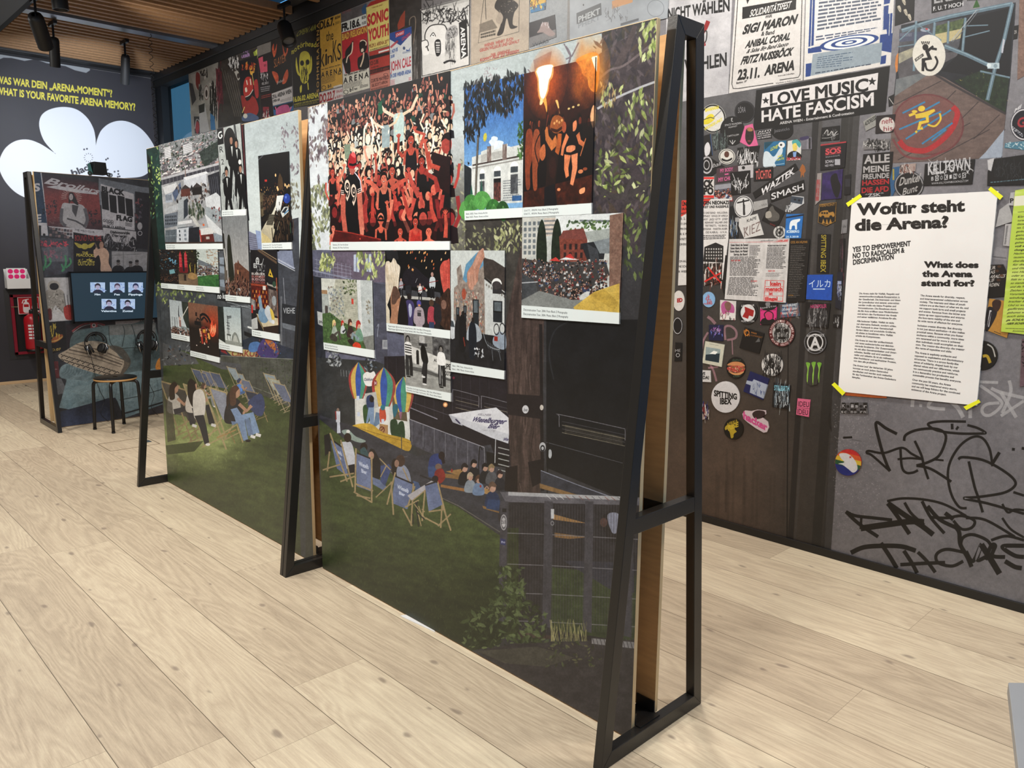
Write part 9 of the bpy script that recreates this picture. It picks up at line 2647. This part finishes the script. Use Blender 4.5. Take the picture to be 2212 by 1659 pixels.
def headset(u,z,label):
 p=S.at(u,z,.062)
 t=empty('headphones',tuple(p),label,'headphones','headphones on hooks below the monitor',srot)
 b=new()
 R_=.088
 tube(b,[(0.012,R_*math.sin(a),-.088+R_*1.0*math.cos(a))for a in np.linspace(-2.0,2.0,22)],.0045,8)
 put('headband',b,blkp,t,smooth=True)
 b=new()
 tube(b,[(0.004,.070*math.sin(a),-.088+.075*math.cos(a))for a in np.linspace(-1.5,1.5,16)],.009,8)
 put('headband_pad',b,mat('soft_leather','1a1a1b',.6),t,smooth=True)
 for q in(-1,1):
  b=new()
  d=Vector((.25,-q*.85,.42))
  c=Vector((.006,q*.062,-.150))
  lathe(b,[(.012,-.016),(.040,-.012),(.043,.004),(.038,.018),(.02,.02)],c,-d,24)
  cup=put('ear_cup',b,blkp,t,smooth=True)
  b=new()
  lathe(b,[(.026,.018),(.040,.019),(.043,.028),(.036,.036),(.024,.034)],c,d,24)
  put('ear_pad',b,mat('soft_leather'),cup,smooth=True)
  b=new()
  tube(b,[c+Vector((.03,q*.012,.045)),c+Vector((.036,q*.02,0)),c+Vector((.03,q*.006,-.05))],.004,6)
  put('yoke',b,chrome,t,smooth=True)
 b=new()
 tube(b,spline([(.012,-.05,-.19),(.02,-.035,-.30),(.012,-.02,-.42),(.03,0,-.52),(.02,.03,-.60),(.06,-.02,-.70),(.05,.03,-.775),(.0,.06,-.792)],6),.0025,6)
 put('cable',b,blkp,t,smooth=True)
 h=tag(put('wall_hook',new(),blkp),('black hook behind the '+('first' if u<.5 else 'second')+' headphones'),'hook','hooks for the headphones')
 b=new()
 tube(b,[(-.0595,0,0),(.03,0,-.006),(.036,0,.012)],.006,8)
 lathe(b,[(.016,0),(.016,.004)],(-.061,0,0),(1,0,0),16)
 b.to_mesh(h.data)
 b.free()
 h.location,h.rotation_euler[2]=p+np.array([0,0,-.024]),srot
 return t
headset(.345,.805,'black headphones hanging over the cushion print')
headset(.775,.800,'black headphones hanging half behind the trestle leg')
# small black loudspeaker box on top of the standing wall
q=S.at(.50,2.121,-.04)
t=empty('loudspeaker',tuple(q),'small black box with teal side on top of the standing wall','loudspeaker',None,srot)
b=new()
prism(b,[(-.055,.012),(.060,.012),(.052,.112),(-.045,.114)],'x',-.03,.075,.003)
put('housing',b,mat('gloss_black','0c0e0c',.18),t)
b=new()
prism(b,[(-.036,.014),(.07,.014),(.02,.104),(-.03,.104)],'y',-.0575,-.0565)
put('side_panel',b,mat('teal_plastic','2f5a58',.4),t)
for yy in(-.075,.075):
 b=new()
 lathe(b,[(.008,-.004),(.017,-.004),(.017,.004),(.008,.004)],(.05,yy,.017),(1,0,0),16,cap=False)
 put('mounting_ring',b,steel,t)
 # fire extinguisher in its niche, sign and sticker dispenser on the back wall
t=empty('extinguisher_cabinet',(BX,2.3,.33),'dark red framed wall cabinet around the fire extinguisher','cabinet')
b=new()
for y0,y1,z0,z1 in((-.29,.29,0,.03),(-.29,.29,.645,.675),(-.29,-.26,0,.675),(.26,.29,0,.675)):
 bx(b,.002,.035,y0,y1,z0,z1,.002)
put('door_frame',b,mat('dark_red','86122c',.4),t)
b=new()
bx(b,.001,.006,-.26,.26,.03,.645)
put('back_plate',b,mat('niche_black','0c0b0c',.6),t)
b=new()
bx(b,.001,.004,-.34,.34,-.055,.73)
put('surround',b,mat('surround_grey','2e2e30',.6),t)
b=new()
bx(b,.036,.04,-.285,-.20,.535,.545)
put('latch',b,chrome,t)
t=empty('fire_extinguisher',(BX+.10,2.19,.362),'red fire extinguisher standing in the wall cabinet','fire extinguisher')
b=new()
lathe(b,[(.05,0),(.082,.004),(.085,.03)],seg=32)
put('base',b,blkp,t,smooth=True)
b=new()
lathe(b,[(.084,.03),(.085,.05),(.085,.36),(.075,.395),(.04,.42),(.024,.43)],seg=32)
put('cylinder',b,red,t,smooth=True)
b=new()
lathe(b,[(.024,.43),(.026,.46),(.02,.475)])
tube(b,[(.0,0,.47),(.03,.03,.49),(.05,.07,.475)],.010,8)
put('valve',b,blkp,t)
b=new()
tube(b,spline([(.03,.02,.45),(.085,.06,.42),(.092,.05,.30),(.088,.045,.14)],5),.011,8)
put('hose',b,blkp,t,smooth=True)
b=new()
for a0,a1,z0,z1 in((-.9,.5,.12,.33),):
 vs=[(.0856*math.cos(a),.0856*math.sin(a))for a in np.linspace(a0,a1,10)]
 for p,n_ in zip(vs,vs[1:]):
  b.faces.new([b.verts.new(v)for v in((*p,z0),(*n_,z0),(*n_,z1),(*p,z1))])
for k in range(5):
 for j in range(2):
  a=-.75+j*.5
  for z in(.15+k*.035,):
   vs=[(.0862*math.cos(e),.0862*math.sin(e))for e in(a,a+.2,a+.4)]
   for p,n_ in zip(vs,vs[1:]):
    b.faces.new([b.verts.new(v)for v in((*p,z),(*n_,z),(*n_,z+.02),(*p,z+.02))]).material_index=1
put('label',b,[mat('label_red','a8202c',.5),white],t)
E_=Plane((BX+.04,0,0),(0,1,0),(1,0,0),2.0,2.34,.72,1.0,700,'b01a26')
sg=sheet(E_,'safety_sign',[(2.075,.785),(2.29,.785),(2.29,.975),(2.075,.975)],th=.003,lift=.001,clip='m',label='red square sign with white fire extinguisher and flames',cat='sign',edge=white)
f=Fr(E_,E_.m.G@hom([(0,0),(1,0),(1,1),(0,1)],[(2.075,.975),(2.29,.975),(2.29,.785),(2.075,.785)]))
f.fill('d8d4d4').rect(.03,.03,.97,.97,'b01a26').blob([(.24,.88),(.24,.42),(.30,.30),(.36,.26),(.46,.30),(.52,.42),(.52,.88)],'e4dede').rect(.27,.42,.49,.58,'b01a26').line([(.20,.36),(.26,.18),(.40,.14),(.52,.12)],.05,'e4dede').rect(.33,.14,.43,.28,'e4dede')
for k in range(3):
 f.blob([(.66+k*.10,.86),(.62+k*.1,.60),(.70+k*.1,.36+k%2*.1),(.70+k*.1,.58),(.74+k*.1,.86)],'e4dede')
E_.finish('sign_print')
t=empty('sticker_dispenser',(BX,2.09,1.075),'white wall tray holding a sheet of pink dots','dispenser')
b=new()
prism(b,[(.002,0),(.12,0),(.125,.11),(.119,.11),(.114,.006),(.008,.006),(.008,.215),(.002,.215)],'y',-.115,.115,.001)
for y in(-.115,.112):
 prism(b,[(.002,0),(.12,0),(.124,.10),(.004,.20)],'y',y,y+.003)
o=put('tray',b,white,t)
E2=Plane((BX+.06,0,0),(0,1,0),(1,0,0),1.97,2.21,1.07,1.32,500,'f0eff0')
for j in range(3):
 for i in range(3):
  E2.m.ell(2.03+i*.058,1.265-j*.058,.025,.025,'f0287c')
sheet(E2,'sticker_sheet',[(1.992,1.085),(2.178,1.085),(2.178,1.30),(1.992,1.30)],th=.001,lift=0.,clip='m',label='white sheet of round pink stickers in the wall tray',cat='sticker sheet')
E2.finish('dot_sheet')
# ceiling spotlights
def spot(loc,aim,L,r,label,lit=None,arm=.06):
 t=empty('spotlight',loc,label,'spotlight','spotlights under the slatted ceiling')
 d=(Vector(aim)-Vector(loc)).normalized()
 top=3.598-loc[2]
 b=new()
 bx(b,-.09,.09,-.016,.016,top-.03,top)
 put('track_adapter',b,blkp,t)
 b=new()
 tube(b,[(0,0,top-.02),(0,0,0)],.010,10)
 put('stem',b,blkp,t)
 b=new()
 lathe(b,[(r*.4,-.045),(r*.85,-.035),(r,-.01),(r,L)],(0,0,0),d,32,cap=False)
 lathe(b,[(r,L),(r*.86,L),(r*.80,L-.03)],(0,0,0),d,32,cap=False)
 put('housing',b,mat('lamp_black','191a1c',.5),t,smooth=True)
 b=new()
 lathe(b,[(.001,L-.034),(r*.81,L-.03)],(0,0,0),d,32,cap=False)
 put('lens',b,mat('lamp_glass_lit','dfe8ff',.2,0,'dfe8ff',lit)if lit else mat('lamp_glass','8a8a88',.12,.6),t)
 return t
spot((-7.85,1.93,3.42),(-8.6,2.35,2.72),.27,.062,'large black spotlight by the grey ceiling panel')
spot((-8.55,2.235,3.42),(-8.75,2.27,2.8),.22,.045,'slim black spotlight hanging under the slats, next along')
spot((-8.75,2.93,3.42),(-9.6,3.1,2.3),.26,.042,'black spotlight with a lit lens aimed at the cloud wall',6.)
spot((-6.50,3.50,3.40),(-6.15,3.45,2.9),.17,.062,'black spotlight with glassy lens over the concert posters')
spot((-7.30,1.97,3.52),(-7.3,2.0,2.9),.13,.06,'short black spotlight cut by the picture top')
t=tag(put('coiled_cable',new(),blkp),'thin black coiled cable hanging from the slatted ceiling','cable')
b=new()
tube(b,[(.016*math.cos(a*.9),.016*math.sin(a*.9),-a*.0094)for a in np.linspace(0,150,900)],.0028,5)
b.to_mesh(t.data)
b.free()
t.location=(-8.34,3.035,3.60)
# floor sockets, offcut, lectern edge
for x,y,w,d,l in((-6.36,1.96,.30,.36,'square floor socket lid before the far exhibit stand'),(-9.98,2.0,.15,.10,'small grey floor socket near the back wall')):
 t=empty('floor_socket',(x,y,0),l,'floor socket')
 b=new()
 for s_ in(-1,1):
  bx(b,s_*w/2-.003,s_*w/2+.003,-d/2,d/2,0,.002)
  bx(b,-w/2,w/2,s_*d/2-.003,s_*d/2+.003,0,.002)
 put('rim',b,mat('socket_rim','8d7c66',.5),t)
 b=new()
 bx(b,-w*.12,w*.14,d*.32,d*.44,0,.003,.001)
 put('cable_flap',b,mat('flap_grey','4a5458',.5),t)
b=new()
prism(b,[(-2.50,1.772),(-2.29,1.790),(-2.30,1.7945),(-2.49,1.7945)],'z',.0005,.0035)
tag(put('paper_wedge',b,white),'thin white paper wedge under the near exhibit stand','wedge')
K3=Plane((0,0,.32),(1,0,0),(0,0,1),-1,1,0,1,10)
t=empty('info_bench',(-.2,1.9,0),'grey metal bench corner with lettering, cut by the picture edge','bench')
def onz(x,y,z):
 d=RAY@np.array([x,y,1.])
 return EYE+d*(z-EYE[2])/d[2]
a0,a1=onz(2178,1474,.42),onz(2203,1690,.42)
e=(a1-a0)[:2]/np.linalg.norm((a1-a0)[:2])
n_=np.array([e[1],-e[0]])*(-1 if e[1]>0 else 1)
c0=a0[:2]
ex=onz(2300,1476,.42)[:2]-c0
ex/=np.linalg.norm(ex)
pts=[c0,c0+e*1.1,c0+e*1.1+ex*.5,c0+ex*.5]
b=new()
prism(b,[tuple(p-np.array([-.2,1.9]))for p in pts],'z',.39,.42,.002)
put('top_plate',b,mat('grey_metal_sheet','8f9194',.45),t)
b=new()
ins=[c0+e*.05+ex*.08,c0+e*1.0+ex*.08,c0+e*1.0+ex*.42,c0+e*.05+ex*.42]
prism(b,[tuple(p-np.array([-.2,1.9]))for p in ins],'z',0,.39)
put('plinth',b,mat('grey_metal_sheet'),t)
_font.body,_font.offset='Wied',.02
me=bpy.data.meshes.new_from_object(_fobj)
me.name='lettering'
me.materials.clear()
me.materials.append(mat('lettering_grey','5f6164',.5))
o=bpy.data.objects.new('lettering',me)
COL.objects.link(o)
o.parent=t
p=c0+e*.10+ex*.045
o.location=(p[0]+.2,p[1]-1.9,.4206)
o.scale=(.085,.085,.085)
o.rotation_euler[2]=math.atan2(e[1],e[0])

# ------------------------------------------------------------------ ink onto the prints
P.finish('exhibit_wall_print')
W1.finish('collage_far')
W2.finish('collage_near')
S.finish('standing_wall_print')
B.finish('question_wall')
bpy.data.objects.remove(_fobj)
bpy.data.curves.remove(_font)
